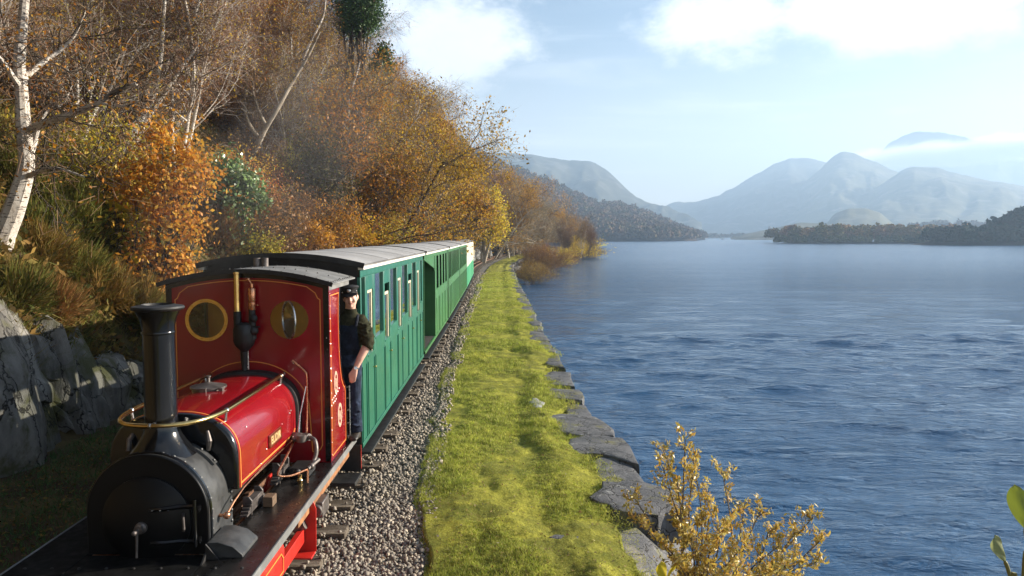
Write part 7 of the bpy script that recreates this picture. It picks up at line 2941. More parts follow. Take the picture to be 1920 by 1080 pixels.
c5 = make_coach(False, 'mint', 'ivory', L2, bays3[::3], [0], label='ivory over mint green carriage behind the mid green ones')
put(c5, 35.15, L2)
c6 = copy_tree(c5)
c6['label'] = 'ivory over mint green last carriage at the tail of the train'
put(c6, 41.85, L2)
# tail lamp bracket on the last carriage
b = MB()
b.box(HW - 0.02, HW + 0.10, L2 - 0.02, L2 + 0.10, 1.55, 1.85)
b.box(HW + 0.0, HW + 0.06, L2 - 0.0, L2 + 0.07, 1.851, 1.90)
o = b.build('tail_lamp', M['ivory'], None, bevel=0.01)
o.parent = c6

# pale rock cutting at the bend beyond the train
cut = empty('rock_cutting', (-1.5, 92, 0.5), 'pale craggy rock cutting on the inside of the bend beyond the train', 'rock cutting')
q = random.Random(12)
for k in range(15):
    y = 82 + k * 2.0
    hgt = q.uniform(1.2, 2.6)
    crag(cut, (float(toe(y)) - 0.1 + q.uniform(-.3, .3), y, -0.3 + hgt * 0.5), (0.7, q.uniform(0.8, 1.3), hgt * 0.6), 300 + k, q.uniform(-.4, .4), (q.uniform(-.15, .15), q.uniform(-.3, 0)), 'palerock')

# ================================================================== THE DRIVER
M['skin'] = pmat('skin', (0.68, 0.40, 0.30), 0.5, var=0.08, scale=20)
M['wool'] = pmat('dark olive wool', (0.040, 0.040, 0.022), 0.95, var=0.3, scale=30, bump=0.5, bscale=160, spec=0.1)
M['navy'] = pmat('navy cotton drill', (0.012, 0.016, 0.030), 0.85, var=0.35, scale=14, bump=0.4, bscale=30, spec=0.2)
M['denim'] = pmat('faded navy trousers', (0.022, 0.032, 0.058), 0.9, var=0.35, scale=14, bump=0.5, bscale=25, spec=0.15)
M['boot'] = pmat('brown black leather', (0.03, 0.024, 0.018), 0.5, var=0.3, scale=20)
M['hair'] = pmat('brown hair', (0.11, 0.06, 0.03), 0.7, var=0.3, scale=60)
M['capcloth'] = pmat('black cap cloth', (0.010, 0.010, 0.011), 0.7, var=0.2)
M['eye'] = pmat('dark eye', (0.02, 0.014, 0.01), 0.2)
M['lips'] = pmat('lips', (0.34, 0.10, 0.08), 0.5)
M['teeth'] = pmat('teeth', (0.7, 0.66, 0.58), 0.4)


def ell(c, rx, ry, n=20, nrm=(0, 0, 1), xdir=(1, 0, 0)):
    c, k = Vector(c), Vector(nrm).normalized()
    a = (Vector(xdir) - k * Vector(xdir).dot(k)).normalized()
    b_ = k.cross(a)
    return [c + a * (rx * math.cos(2 * math.pi * i / n)) + b_ * (ry * math.sin(2 * math.pi * i / n)) for i in range(n)]


def fuse(mb, voxel, name, mat, parent, smooth=4, factor=0.5):
    me = bpy.data.meshes.new(name)
    o0 = ORI[parent] if parent else Vector((0, 0, 0))
    me.from_pydata([tuple(Vector(v) - o0) for v in mb.v], [], mb.f)
    bm = bmesh.new()
    bm.from_mesh(me)
    bmesh.ops.recalc_face_normals(bm, faces=bm.faces)
    bm.to_mesh(me)
    bm.free()
    o = bpy.data.objects.new(name, me)
    C.objects.link(o)
    r_ = o.modifiers.new('r', 'REMESH')
    r_.mode = 'VOXEL'
    r_.voxel_size = voxel
    s_ = o.modifiers.new('s', 'SMOOTH')
    s_.iterations = smooth
    s_.factor = factor
    dg = bpy.context.evaluated_depsgraph_get()
    me2 = bpy.data.meshes.new_from_object(o.evaluated_get(dg))
    bpy.data.objects.remove(o)
    for p in me2.polygons:
        p.use_smooth = True
    me2.materials.clear()
    return link_mesh(name, me2, mat, parent)


PX, PY = 0.0, 0.01
drv = empty('person', (-1.67, 8.02, 0.566), 'driver in black peaked cap, olive jumper and navy overalls leaning from the cab doorway', 'person')
HC = Vector((-1.632, 7.93, 2.115))         # head centre
TURN = Matrix.Rotation(rad(6), 3, 'Z') @ Matrix.Rotation(rad(-7), 3, 'Y')


def hd(x, y, z):
    """point in head axes: x to his left, y forward, z up, metres"""
    return HC + TURN @ Vector((x, -y, z))


b = MB()
# torso under the clothes, neck
b.loft([ell((-1.715, 8.03, 1.40), .155, .11), ell((-1.71, 8.03, 1.50), .150, .10), ell((-1.695, 8.02, 1.62), .140, .095), ell((-1.68, 8.01, 1.76), .158, .105), ell((-1.67, 8.005, 1.86), .155, .095), ell((-1.66, 8.0, 1.92), .10, .075)])
b.tube([(-1.655, 7.99, 1.88), (-1.648, 7.975, 1.95), (-1.638, 7.955, 2.02), (-1.634, 7.945, 2.08)], [.068, .057, .054, .058], 16)
# skull, jaw, nose, cheeks, brow, ears
hb = MB()
sect = [(-0.108, 0.018, 0.022, 0.052), (-0.098, 0.036, 0.036, 0.045), (-0.075, 0.053, 0.056, 0.028), (-0.045, 0.063, 0.070, 0.012), (-0.01, 0.070, 0.080, 0.0), (0.03, 0.073, 0.088, -0.006), (0.07, 0.070, 0.086, -0.010), (0.10, 0.052, 0.066, -0.012), (0.118, 0.022, 0.03, -0.012)]
hb.loft([[hd(rx * math.cos(2 * math.pi * i / 24), yo + ry * math.sin(2 * math.pi * i / 24), z) for i in range(24)] for z, rx, ry, yo in sect])
for v, r_ in (((0, 0.094, -0.022), .0135), ((0, 0.100, -0.030), .0145), ((0, 0.088, -0.004), .011), ((0.012, 0.090, -0.033), .010), ((-0.012, 0.090, -0.033), .010),
              ((0.038, 0.062, -0.035), .022), ((-0.038, 0.062, -0.035), .022), ((0.028, 0.078, 0.022), .013), ((-0.028, 0.078, 0.022), .013), ((0, 0.078, -0.094), .017), ((0, 0.083, -0.060), .014)):
    hb.ball(hd(*v), r_, 12, 8)
for s in (-1, 1):
    hb.ball(hd(s * 0.074, -0.008, -0.012), .023, 10, 8, (0.4, 0.7, 1.25))
b.add(hb.v, hb.f)
# arms
b.tube([(-1.56, 8.0, 1.875), (-1.515, 8.0, 1.82), (-1.475, 7.985, 1.70), (-1.458, 7.965, 1.615)], [.058, .055, .048, .042], 14)
b.tube([(-1.458, 7.965, 1.615), (-1.485, 7.94, 1.56), (-1.535, 7.905, 1.46), (-1.575, 7.88, 1.365), (-1.585, 7.87, 1.34)], [.042, .045, .040, .029, .027], 14)
b.tube([(-1.78, 8.0, 1.875), (-1.83, 8.0, 1.82), (-1.88, 7.98, 1.70), (-1.905, 7.95, 1.61)], [.058, .055, .048, .042], 14)
b.tube([(-1.905, 7.95, 1.61), (-1.89, 7.86, 1.54), (-1.87, 7.76, 1.48), (-1.865, 7.70, 1.455)], [.042, .044, .034, .027], 14)
# left hand resting over the handrail: palm, four fingers, thumb
pw = Vector((-1.585, 7.87, 1.345))
b.loft([ell(pw + Vector((0.003, 0, 0.02)), .027, .019), ell(pw + Vector((-0.006, -0.006, -0.02)), .036, .018), ell(pw + Vector((-0.014, -0.012, -0.055)), .041, .017), ell(pw + Vector((-0.018, -0.014, -0.078)), .039, .014)])
for k, (fx, ln) in enumerate(((-0.030, .062), (-0.010, .072), (0.010, .066), (0.028, .052))):
    p0 = pw + Vector((-0.018 + fx, -0.014, -0.072))
    b.tube([p0, p0 + Vector((-0.003, -0.006, -ln * .45)), p0 + Vector((-0.006, 0.004, -ln * .8)), p0 + Vector((-0.008, 0.018, -ln))], [.0095, .009, .008, .007], 8)
b.tube([pw + Vector((-0.030, -0.010, -0.015)), pw + Vector((-0.052, -0.016, -0.04)), pw + Vector((-0.058, -0.012, -0.072)), pw + Vector((-0.054, -0.004, -0.09))], [.012, .0115, .010, .008], 8)
pw2 = Vector((-1.865, 7.70, 1.455))
b.loft([ell(pw2, .027, .019, nrm=(0, -1, -.3)), ell(pw2 + Vector((0, -.04, -.012)), .038, .018, nrm=(0, -1, -.3)), ell(pw2 + Vector((0, -.085, -.03)), .038, .014, nrm=(0, -1, -.3))])
for k, fx in enumerate((-0.028, -0.010, 0.009, 0.027)):
    p0 = pw2 + Vector((fx, -.08, -.028))
    b.tube([p0, p0 + Vector((0, -.035, -.02)), p0 + Vector((0, -.045, -.05)), p0 + Vector((0, -.03, -.065))], [.0095, .009, .008, .007], 8)
b.tube([pw2 + Vector((.03, -.015, 0)), pw2 + Vector((.05, -.05, -.02)), pw2 + Vector((.045, -.075, -.04))], [.012, .011, .009], 8)
# legs
for s, hx, kx, ax in ((1, -1.635, -1.628, -1.615), (-1, -1.80, -1.81, -1.815)):
    b.tube([(hx, 8.035, 1.43), (hx, 8.035, 1.34), (kx, 8.02, 1.02), (kx, 8.03, 0.92), (ax, 8.045, 0.68), (ax, 8.045, 0.63)], [.085, .082, .058, .056, .042, .042], 14)
body = fuse(b, 0.0075, 'body', M['skin'], drv, 3)

b = MB()
for s in (-1, 1):
    b.ball(hd(s * 0.028, 0.079, 0.006), .0085, 8, 6, (1.2, 0.8, 0.7))
b.build('eyes', M['eye'], drv)
b = MB()
b.tube([hd(-0.024, 0.078, -0.056), hd(-0.012, 0.090, -0.062), hd(0, 0.094, -0.064), hd(0.012, 0.090, -0.062), hd(0.024, 0.078, -0.056)], [.002, .005, .0055, .005, .002], 8)
b.build('mouth', M['lips'], drv)
b = MB()
b.loft([[hd(rx * math.cos(2 * math.pi * i / 24), yo + ry * math.sin(2 * math.pi * i / 24), z) for i in range(24)] for z, rx, ry, yo in ((-0.05, 0.062, 0.050, -0.034), (-0.01, 0.0735, 0.070, -0.022), (0.03, 0.077, 0.080, -0.014), (0.075, 0.075, 0.086, -0.010))])
for s in (-1, 1):
    b.ball(hd(s * 0.066, 0.02, 0.02), .02, 8, 6, (0.6, 1, 1.5))
b.build('hair', M['hair'], drv)
# cap with peak, badge
b = MB()
b.loft([[hd(rx * math.cos(2 * math.pi * i / 28), yo + ry * math.sin(2 * math.pi * i / 28), z + t * math.sin(2 * math.pi * i / 28)) for i in range(28)] for z, rx, ry, yo, t in ((0.042, 0.079, 0.094, -0.006, 0.004), (0.075, 0.080, 0.095, -0.006, 0.006), (0.086, 0.095, 0.108, -0.006, 0.008), (0.098, 0.103, 0.116, -0.008, 0.010), (0.114, 0.095, 0.106, -0.012, 0.010), (0.124, 0.05, 0.06, -0.014, 0.008))])
rings = []
for k in range(2):
    rings.append([hd(0.078 * math.cos(t) * 1.0, 0.088 * math.sin(t) * 1.0 - 0.006 + 0.0, 0.045 - 0.004 * k) for t in [math.pi * (0.12 + 0.76 * i / 12) for i in range(13)]] + [hd(0.084 * math.cos(t), 0.088 * math.sin(t) - 0.006 + 0.055 * math.sin(t) ** 1.5, 0.030 - 0.016 * math.sin(t) - 0.004 * k) for t in [math.pi * (0.88 - 0.76 * i / 12) for i in range(13)]])
b.loft(rings)
cap = b.build('cap', M['capcloth'], drv, ang=50)
b = MB()
b.lathe(hd(0, 0.092, 0.075), TURN @ Vector((0, -1, 0.1)), [(0.020, 0), (0.017, 0.006), (0.005, 0.009), (0.001, 0.0095)], 14)
for s in (-1, 1):
    b.ball(hd(s * 0.072, 0.050, 0.062), .007, 8, 5)
b.build('badge', M['steel'], cap)
# jumper: roll neck, body, sleeves pushed up to the elbow
b = MB()
b.loft([ell((-1.712, 8.03, 1.40), .172, .13), ell((-1.708, 8.03, 1.50), .166, .12), ell((-1.695, 8.02, 1.62), .160, .113), ell((-1.68, 8.01, 1.76), .176, .122), ell((-1.67, 8.005, 1.855), .176, .112), ell((-1.665, 8.0, 1.905), .135, .092), ell((-1.655, 7.99, 1.94), .085, .075), ell((-1.65, 7.98, 1.955), .072, .070), ell((-1.645, 7.97, 1.99), .070, .068)])
b.tube([(-1.60, 8.0, 1.865), (-1.545, 8.0, 1.86), (-1.508, 8.0, 1.80), (-1.475, 7.985, 1.70), (-1.456, 7.965, 1.62), (-1.468, 7.953, 1.585)], [.066, .076, .072, .068, .068, .062], 16)
b.tube([(-1.462, 7.957, 1.60), (-1.478, 7.945, 1.572)], [.070, .066], 16)
b.tube([(-1.74, 8.0, 1.865), (-1.795, 8.0, 1.86), (-1.835, 8.0, 1.80), (-1.88, 7.98, 1.70), (-1.905, 7.95, 1.61), (-1.89, 7.86, 1.54)], [.066, .076, .072, .066, .064, .058], 16)
q = random.Random(4)
for k in range(34):                                     # folds in the sleeves and front
    z = q.uniform(1.62, 1.84)
    t = (1.84 - z) / 0.24
    x = -1.515 + 0.06 * t
    an = q.uniform(-2.6, 0.4)
    c = Vector((x + .066 * math.cos(an), 7.985 + .066 * math.sin(an), z))
    b.ball(c, q.uniform(.014, .022), 8, 6, (1.3, 1.3, 0.45))
fuse(b, 0.009, 'jumper', M['wool'], drv, 3)
# overalls
b = MB()
b.loft([ell((-1.715, 8.035, 1.36), .175, .135), ell((-1.712, 8.032, 1.46), .182, .140), ell((-1.705, 8.028, 1.56), .172, .128)])
for s, hx, kx, ax in ((1, -1.635, -1.628, -1.615), (-1, -1.80, -1.81, -1.815)):
    b.tube([(hx, 8.035, 1.43), (hx, 8.035, 1.33), (kx, 8.02, 1.03), (kx, 8.03, 0.90), (ax, 8.045, 0.70), (ax, 8.042, 0.635)], [.092, .095, .076, .074, .070, .072], 16)
for k in range(40):
    z = q.uniform(0.68, 1.3)
    s = q.choice((0, 1))
    cx = (-1.628, -1.81)[s]
    an = q.uniform(-3.1, 0.2)
    b.ball((cx + .072 * math.cos(an), 8.03 + .072 * math.sin(an), z), q.uniform(.014, .02), 8, 6, (1.2, 1.2, 0.4))
fuse(b, 0.009, 'overalls', M['denim'], drv, 3)
# bib and straps
b = MB()
rows = []
for z, cx, cy, rx, ry, half in ((1.50, -1.71, 8.03, .186, .146, 1.15), (1.58, -1.70, 8.025, .178, .135, 1.0), (1.66, -1.69, 8.018, .178, .131, 0.85), (1.74, -1.682, 8.012, .183, .133, 0.72), (1.815, -1.675, 8.008, .185, .128, 0.66)):
    rows.append([(cx + rx * math.sin(a), cy - ry * math.cos(a), z + .004 * math.sin(9 * a + 40 * z)) for a in [-half + 2 * half * i / 14 for i in range(15)]])
b.loft(rows, cap=False, closed=False)
bib = b.build('bib', M['navy'], drv)
sd = bib.modifiers.new('cloth', 'SOLIDIFY')
sd.thickness = 0.006
for s in (-1, 1):
    b = MB()
    b.tube([(-1.675 + s * 0.10, 7.892, 1.81), (-1.672 + s * 0.108, 7.905, 1.86), (-1.67 + s * 0.105, 7.96, 1.912), (-1.67 + s * 0.09, 8.02, 1.915), (-1.675 + s * .05, 8.11, 1.83), (-1.68, 8.135, 1.70)], 0.017, 8)
    b.build('strap', M['navy'], bib)
# boots
for ax in (-1.615, -1.815):
    b = MB()
    b.loft([ell((ax, 8.05, 0.568), .048, .058), ell((ax, 8.05, 0.62), .047, .055), ell((ax, 8.055, 0.68), .048, .05)])
    b.loft([ell((ax, 8.02, 0.605), .042, .038, nrm=(0, -1, 0)), ell((ax, 7.96, 0.602), .047, .034, nrm=(0, -1, 0)), ell((ax, 7.90, 0.596), .048, .028, nrm=(0, -1, 0)), ell((ax, 7.86, 0.590), .036, .02, nrm=(0, -1, 0))])
    fuse(b, 0.006, 'boot', M['boot'], drv, 3)
b = MB()
wc = Vector((-1.578, 7.877, 1.36))
b.loft([ell(wc + Vector((0.008, 0.005, 0.014)), .033, .031, nrm=(.35, .25, 1)), ell(wc + Vector((0.003, 0.002, 0)), .033, .031, nrm=(.35, .25, 1))])
b.lathe(wc + Vector((.004, -.026, 0.007)), (0.2, -1, 0.2), [(0.017, 0), (0.017, 0.008), (0.001, 0.009)], 14)
b.build('wristwatch', M['steel'], drv)

# ================================================================== NEAR PLANTS
def sucker_bush(name, stems, label, cat, leafmat, stemmat, seed, leaf=0.024, per=16, single=120):
    """bush drawn stem by stem: each stem a list of world points; leaves set along the stems"""
    rng = np.random.RandomState(seed)
    b0 = stems[0][0]
    e = empty(name, Vector(b0), label, cat)
    mb = MB()
    cs, ds = [], []
    for st_ in stems:
        pts = smooth_path(st_, 4)
        n_ = len(pts)
        mb.tube(pts, [0.008 * (1 - 0.75 * i / n_) + 0.0015 for i in range(n_)], 5)
        for i in range(int(n_ * 0.25), n_):
            d = (pts[min(i + 1, n_ - 1)] - pts[max(0, i - 1)]).normalized()
            # side twigs
            for t in range(1 if i < n_ - 2 else 2):
                sd_ = Vector(rng.normal(0, 1, 3))
                sd_ = (sd_ - d * sd_.dot(d)).normalized() * 0.8 + d * 0.7 + Vector((0, 0, 0.25))
                sd_.normalize()
                ln = 0.05 + 0.14 * rng.rand()
                q0 = pts[i]
                q1 = q0 + sd_ * ln
                mb.tube([q0, q0 * 0.5 + q1 * 0.5 + Vector(rng.normal(0, .008, 3)), q1], [0.0028, 0.002, 0.0012], 4)
                m_ = int(per * (0.5 + ln * 4))
                for k in range(m_):
                    f = 0.15 + 0.9 * rng.rand()
                    cs.append(np.array(q0 + (q1 - q0) * f) + rng.normal(0, 0.016, 3))
                    ds.append(np.array(sd_))
    mb.build('stem', M[stemmat], e)
    cs, ds = np.array(cs), np.array(ds)
    n = len(cs)
    a = unit(ds * 0.6 + rng.normal(0, 0.75, (n, 3)) + np.array([0, 0, 0.25])) * (leaf * (0.55 + 0.65 * rng.rand(n, 1)))
    bb_ = unit(np.cross(a, rng.normal(0, 1, (n, 3)))) * np.linalg.norm(a, axis=1, keepdims=True) * 0.40
    cs = cs - np.array(Vector(b0))
    V, F = quads_from(cs[single:], a[single:], bb_[single:])
    lv = link_mesh('leaves', np_mesh('leaves', V, F), M[leafmat], e)
    lv['kind'] = 'stuff'
    # leaves big enough to be picked out one by one share a single mesh
    lm_ = np_mesh('leaf', np.array([(-1, 0, 0), (-.3, -.38, .05), (.4, -.34, .08), (1, 0, .02), (.4, .34, .08), (-.3, .38, .05)], float), np.array([[0, 1, 2, 3], [0, 3, 4, 5]]))
    lm_.materials.append(M[leafmat])
    idx = rng.permutation(single)
    for k in range(single):
        o = bpy.data.objects.new('leaf', lm_)
        C.objects.link(o)
        o.parent = e
        A = Vector(a[k])
        s_ = A.length * 1.15
        o.rotation_euler = A.to_track_quat('X', 'Z').to_euler()
        o.rotation_euler.rotate_axis('X', rng.rand() * 6.28)
        o.scale = (s_, s_, s_)
        o.location = Vector(cs[k])
    return e


M['bushleaf'] = leaf_mat('yellow bush leaves', [(0.50, 0.36, 0.05), (0.68, 0.52, 0.10), (0.40, 0.34, 0.06), (0.58, 0.34, 0.05), (0.34, 0.33, 0.08), (0.75, 0.64, 0.26), (0.42, 0.22, 0.04)], 0.4, 0.0, 0.4, 0.4)
rq = random.Random(14)


def stem_to(px, py, Y, root=(1.62, 6.0, -0.62), bow=0.1):
    t = at_y(px, py + 14, Y)
    r_ = Vector(root) + Vector((rq.uniform(-.18, .35), rq.uniform(-.2, .25), 0))
    m1 = r_ * 0.65 + t * 0.35 + Vector((rq.uniform(-.05, .05), rq.uniform(-.05, .05), bow))
    m2 = r_ * 0.3 + t * 0.7 + Vector((rq.uniform(-.03, .03), rq.uniform(-.05, .05), bow * .6))
    return [r_, m1, m2, t]


S_ = [stem_to(1285, 812, 6.0, bow=0.02), stem_to(1245, 832, 6.0), stem_to(1300, 870, 5.9), stem_to(1245, 868, 6.1), stem_to(1330, 925, 5.8), stem_to(1355, 875, 6.1), stem_to(1300, 850, 6.1, bow=.02), stem_to(1270, 890, 5.8, bow=.03),
      stem_to(1200, 965, 5.7), stem_to(1190, 920, 5.9), stem_to(1425, 945, 6.0), stem_to(1395, 940, 5.9), stem_to(1370, 960, 5.7), stem_to(1440, 985, 5.8), stem_to(1350, 985, 5.5), stem_to(1400, 1005, 5.6),
      stem_to(1460, 1010, 5.9), stem_to(1490, 985, 6.0), stem_to(1525, 955, 6.0), stem_to(1538, 1000, 5.9), stem_to(1500, 1040, 5.7), stem_to(1530, 1040, 5.8), stem_to(1470, 1050, 5.6), stem_to(1330, 1020, 5.4), stem_to(1390, 1040, 5.3), stem_to(1440, 1060, 5.4), stem_to(1290, 1000, 5.5), stem_to(1270, 1040, 5.4), stem_to(1240, 1000, 5.6), stem_to(1310, 960, 5.8), stem_to(1360, 1060, 5.2), stem_to(1420, 1090, 5.2), stem_to(1500, 1090, 5.5), stem_to(1300, 1080, 5.2)]
sucker_bush('yellow_bush', S_, 'twiggy bush with small yellow leaves growing by the water in front of the boulders', 'bush', 'bushleaf', 'greybark', 15, leaf=0.024, per=25)


def big_leaf(name, base, tip, width, side, mat, parent, curl=0.25, fold=0.3):
    base, tip = Vector(base), Vector(tip)
    d = tip - base
    s = Vector(side)
    s = (s - d * s.dot(d) / d.length_squared).normalized()
    n_ = d.cross(s).normalized()
    N, Mx = 10, 6
    P = np.zeros((N + 1, Mx + 1, 3))
    for i in range(N + 1):
        t = i / N
        w = width * math.sin(math.pi * min(1, t * 0.97 + 0.03)) ** 0.75 * (0.75 + 0.35 * t)
        if t > 0.92:
            w *= 0.7
        for j in range(Mx + 1):
            u = -1 + 2 * j / Mx
            p = base + d * t + s * (w * u) + n_ * (fold * w * abs(u) ** 1.3 + curl * d.length * (t - t * t) * 0.6 + 0.003 * math.sin(9 * t + 4 * u))
            P[i, j] = p - ORI[parent]
    me = grid_mesh(name, P)
    return link_mesh(name, me, mat, parent)


M['rimleaf'] = leaf_mat('pale glossy leaf', [(0.30, 0.33, 0.14), (0.30, 0.33, 0.14)], 0.45, 0.0, 0.3, 0.6)
M['oliveleaf'] = leaf_mat('olive glossy leaf', [(0.16, 0.19, 0.03), (0.18, 0.2, 0.03)], 0.35, 0.0, 0.25, 0.6)
M['sunleaf'] = leaf_mat('yellow turning leaf', [(0.62, 0.46, 0.03), (0.6, 0.44, 0.03)], 0.45, 0.0, 0.35, 0.5)
M['redstem'] = pmat('green stem', (0.22, 0.20, 0.05), 0.6)
b0 = Vector((1.66, 2.35, -0.4))
pl = empty('broad_leaved_shrub', b0, 'broad leaved shrub with pale curled leaves reaching in at the right edge', 'shrub')
Yd = 2.3
a1, a2 = at_y(1884, 1052, Yd), at_y(1866, 1003, Yd)
l1 = big_leaf('leaf', a1, a2, 0.024, (1, 0.2, 0), M['rimleaf'], pl, 0.2, 0.35)
c1_, c2_ = at_y(1922, 990, Yd), at_y(1902, 908, Yd)
l2 = big_leaf('leaf', c1_, c2_, 0.033, (1, -0.5, 0), M['oliveleaf'], pl, 0.15, 0.5)
l2['label'] = 'larger olive leaf with pale rim'
b = MB()
b.tube(smooth_path([b0, b0 + Vector((-.02, 0, 0.9)), at_y(1903, 1140, Yd), at_y(1893, 1078, Yd), a1], 5), [0.006] * 20 + [0.004], 8)
b.tube(smooth_path([b0 + Vector((.03, 0, 0)), b0 + Vector((.05, 0, 0.9)), at_y(1918, 1100, Yd), at_y(1926, 1040, Yd), c1_], 5), [0.006] * 20 + [0.004], 8)
b.build('stem', M['redstem'], pl)
b0 = Vector((0.66, 3.0, -0.3))
pl = empty('young_shrub', b0, 'young shrub tip with two bright yellow leaves at the bottom edge', 'shrub')
d0 = at_y(1246, 1092, 3.0)
big_leaf('leaf', d0, at_y(1240, 1052, 3.0), 0.027, (1, 0.3, 0.1), M['sunleaf'], pl, 0.2, 0.3)
big_leaf('leaf', d0, at_y(1270, 1058, 3.0), 0.010, (1, 0.3, 0.4), M['sunleaf'], pl, 0.2, 0.3)
MB().tube(smooth_path([b0, b0 + Vector((0.01, 0, 0.8)), d0], 5), 0.005, 8).build('stem', M['redstem'], pl)

# fallen leaves lying on the ballast and grass
q = random.Random(71)
fl = np_mesh('fallen_leaf', np.array([(-1, 0, 0), (-.2, -.55, .12), (1, 0, .05), (-.2, .55, .15)], float), np.array([[0, 1, 2, 3]]))
fl.materials.append(M['leaf_rust'])
fl2 = fl.copy()
fl2.materials.clear()
fl2.materials.append(M['palebark'])
for k in range(70):
    y = q.uniform(6.2, 16)
    x = q.uniform(-1.6, 1.1)
    o = bpy.data.objects.new('fallen_leaf', fl if q.random() < 0.7 else fl2)
    C.objects.link(o)
    u = (x - float(verge_left(y))) / max(0.1, float(verge_right(y) - verge_left(y)))
    z = (float(verge_z(np.array(x), np.array(y), np.array(min(1, max(0, u))))) + 0.022) if u > 0.02 else -0.125
    o.location = (x, y, z)
    s = q.uniform(0.014, 0.028)
    o.scale = (s, s, s)
    o.rotation_euler = (q.uniform(-.5, .5), q.uniform(-.5, .5), q.uniform(0, 6.28))
    tag(o, 'dry fallen leaf lying on the ballast or grass beside the train', 'leaf', 'fallen leaves beside the train')

# ================================================================== FAR SMALL THINGS
M['white'] = pmat('white paint', (0.75, 0.75, 0.73), 0.5)
M['stonewall'] = pmat('grey stonework', (0.34, 0.33, 0.31), 0.9, var=0.25, scale=2)
M['slateroof'] = pmat('slate roof', (0.16, 0.17, 0.19), 0.6, var=0.2, scale=3)
p = at_y(1443, 436, 1130)
tw_ = empty('stone_tower', (p.x, 1130, p.z), 'small pale round castle tower on the far shore', 'tower')
b = MB()
b.lathe((p.x, 1130, 0), (0, 0, 1), [(2.3, p.z - 6), (2.2, p.z), (2.0, p.z + 9), (2.2, p.z + 9.2), (2.2, p.z + 9.9), (1.8, p.z + 9.9), (1.8, p.z + 9.3)], 20)
b.build('wall', M['stonewall'], tw_)
p = at_y(1354, 446.2, 900)
bt = empty('boat', (p.x, 900, WATER_Z), 'tiny white motor boat far out on the lake', 'boat')
b = MB()
b.loft([[(p.x - 3.0, 900, WATER_Z + .9), (p.x - 3.0, 900.1, WATER_Z + .9), (p.x - 2.9, 900.05, WATER_Z + .3)], [(p.x - 1, 899.2, WATER_Z + 1.0), (p.x - 1, 900.9, WATER_Z + 1.0), (p.x - 1, 900, WATER_Z - .1)], [(p.x + 2, 899.1, WATER_Z + .9), (p.x + 2, 901, WATER_Z + .9), (p.x + 2, 900, WATER_Z - .1)]])
b.build('hull', M['white'], bt, ang=30)
MB().box(p.x - 0.9, p.x + 1.4, 899.4, 900.7, WATER_Z + 0.9, WATER_Z + 2.1).build('cabin', M['white'], bt, bevel=0.15)
# hut among the trees on the point
p = at_y(1036, 462, 112)
ht = empty('hut', (p.x, 112, -0.4), 'small grey lakeside hut among the bare trees on the point', 'hut')
hx, hy, hz_ = p.x, 112.0, -0.4
MB().box(hx - 1.0, hx + 1.0, hy - 0.9, hy + 0.9, hz_, hz_ + 1.55).build('wall', M['stonewall'], ht)
b = MB()
b.prism([(hy - 1.1, hz_ + 1.552), (hy + 1.1, hz_ + 1.552), (hy, hz_ + 2.25)], hx - 1.15, hx + 1.15, 'x')
b.build('roof', M['slateroof'], ht)
MB().box(hx - 0.35, hx + 0.35, hy - 0.93, hy - 0.903, hz_ + 0.1, hz_ + 1.4).build('door', M['white'], ht)

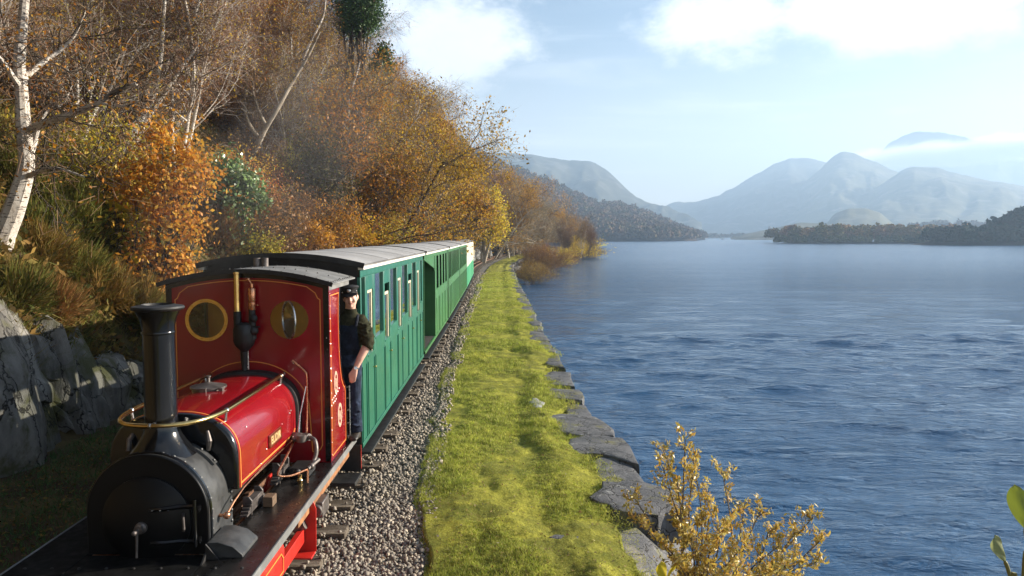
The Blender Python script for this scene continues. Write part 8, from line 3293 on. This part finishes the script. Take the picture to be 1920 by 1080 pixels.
# cloud bank hanging across the far summit
cb = MB()
p0, p1 = at_y(1590, 300, 3700), at_y(2050, 250, 3700)
cb.box(p0.x, p1.x, 3560, 4020, at_y(1700, 335, 3700).z, at_y(1700, 222, 3700).z)
cl = cb.build('cloud', None, smooth=False)
tag(cl, 'white bank of cloud hanging across the dome shaped summit', 'cloud', None, 'stuff')
m = bpy.data.materials.new('cloud')
m.use_nodes = True
t = NT(m.node_tree)
t.n.remove(t.n['Principled BSDF'])
tc = t.new('ShaderNodeTexCoord')
g = tc.outputs['Generated']
nz = t.noise(t.vscale(g, (6, 1.5, 2.2)), 1.0, 7, 0.62, 0.3)
sep = t.new('ShaderNodeSeparateXYZ')
t.link(g, sep.inputs[0])
up_ = t.math('ADD', 0.33, t.math('MULTIPLY', sep.outputs[0], 0.26))
dz = t.math('ABSOLUTE', t.math('SUBTRACT', sep.outputs[2], up_))
dn = t.math('ADD', t.math('MULTIPLY', nz, 1.5), t.math('SUBTRACT', -0.30, t.math('MULTIPLY', dz, 2.6)))
ex = t.rng(sep.outputs[0], 0.0, 0.22, -0.45, 0.0, True)
dn = t.math('ADD', dn, ex)
dn = t.rng(dn, -0.12, 0.4, 0.0, 0.013)
pv = t.new('ShaderNodeVolumePrincipled')
pv.inputs['Color'].default_value = (0.98, 0.98, 1, 1)
pv.inputs['Anisotropy'].default_value = 0.2
t.link(dn, pv.inputs['Density'])
t.link(pv.outputs[0], t.n['Material Output'].inputs['Volume'])
cl.data.materials.append(m)

# thin smoke drifting back from the chimney over the cab
b = MB()
sp_ = smooth_path([(-2.47, 5.33, 2.29), (-2.52, 5.5, 2.40), (-2.72, 6.4, 2.68), (-3.0, 8.2, 3.05), (-3.3, 11.0, 3.7), (-3.6, 15.0, 4.9), (-3.9, 20.0, 6.6)], 5)
n_ = len(sp_)
b.tube(sp_, [0.04 + 1.5 * (i / (n_ - 1)) ** 1.1 * (1 + 0.18 * math.sin(i * 1.7)) if i < n_ - 1 else 0.25 for i in range(n_)], 14)
smk = b.build('smoke', None)
tag(smk, 'thin grey smoke drifting back from the chimney over the cab', 'smoke', None, 'stuff')
m = bpy.data.materials.new('smoke')
m.use_nodes = True
t = NT(m.node_tree)
t.n.remove(t.n['Principled BSDF'])
pv = t.new('ShaderNodeVolumePrincipled')
pv.inputs['Color'].default_value = (0.75, 0.78, 0.82, 1)
pv.inputs['Density'].default_value = 0.007
t.link(pv.outputs[0], t.n['Material Output'].inputs['Volume'])
smk.data.materials.append(m)

SC.cycles.volume_bounces = 1
SC.cycles.max_bounces = 8
SC.cycles.transparent_max_bounces = 12
SC.cycles.volume_step_rate = 1.0
SC.cycles.volume_max_steps = 128
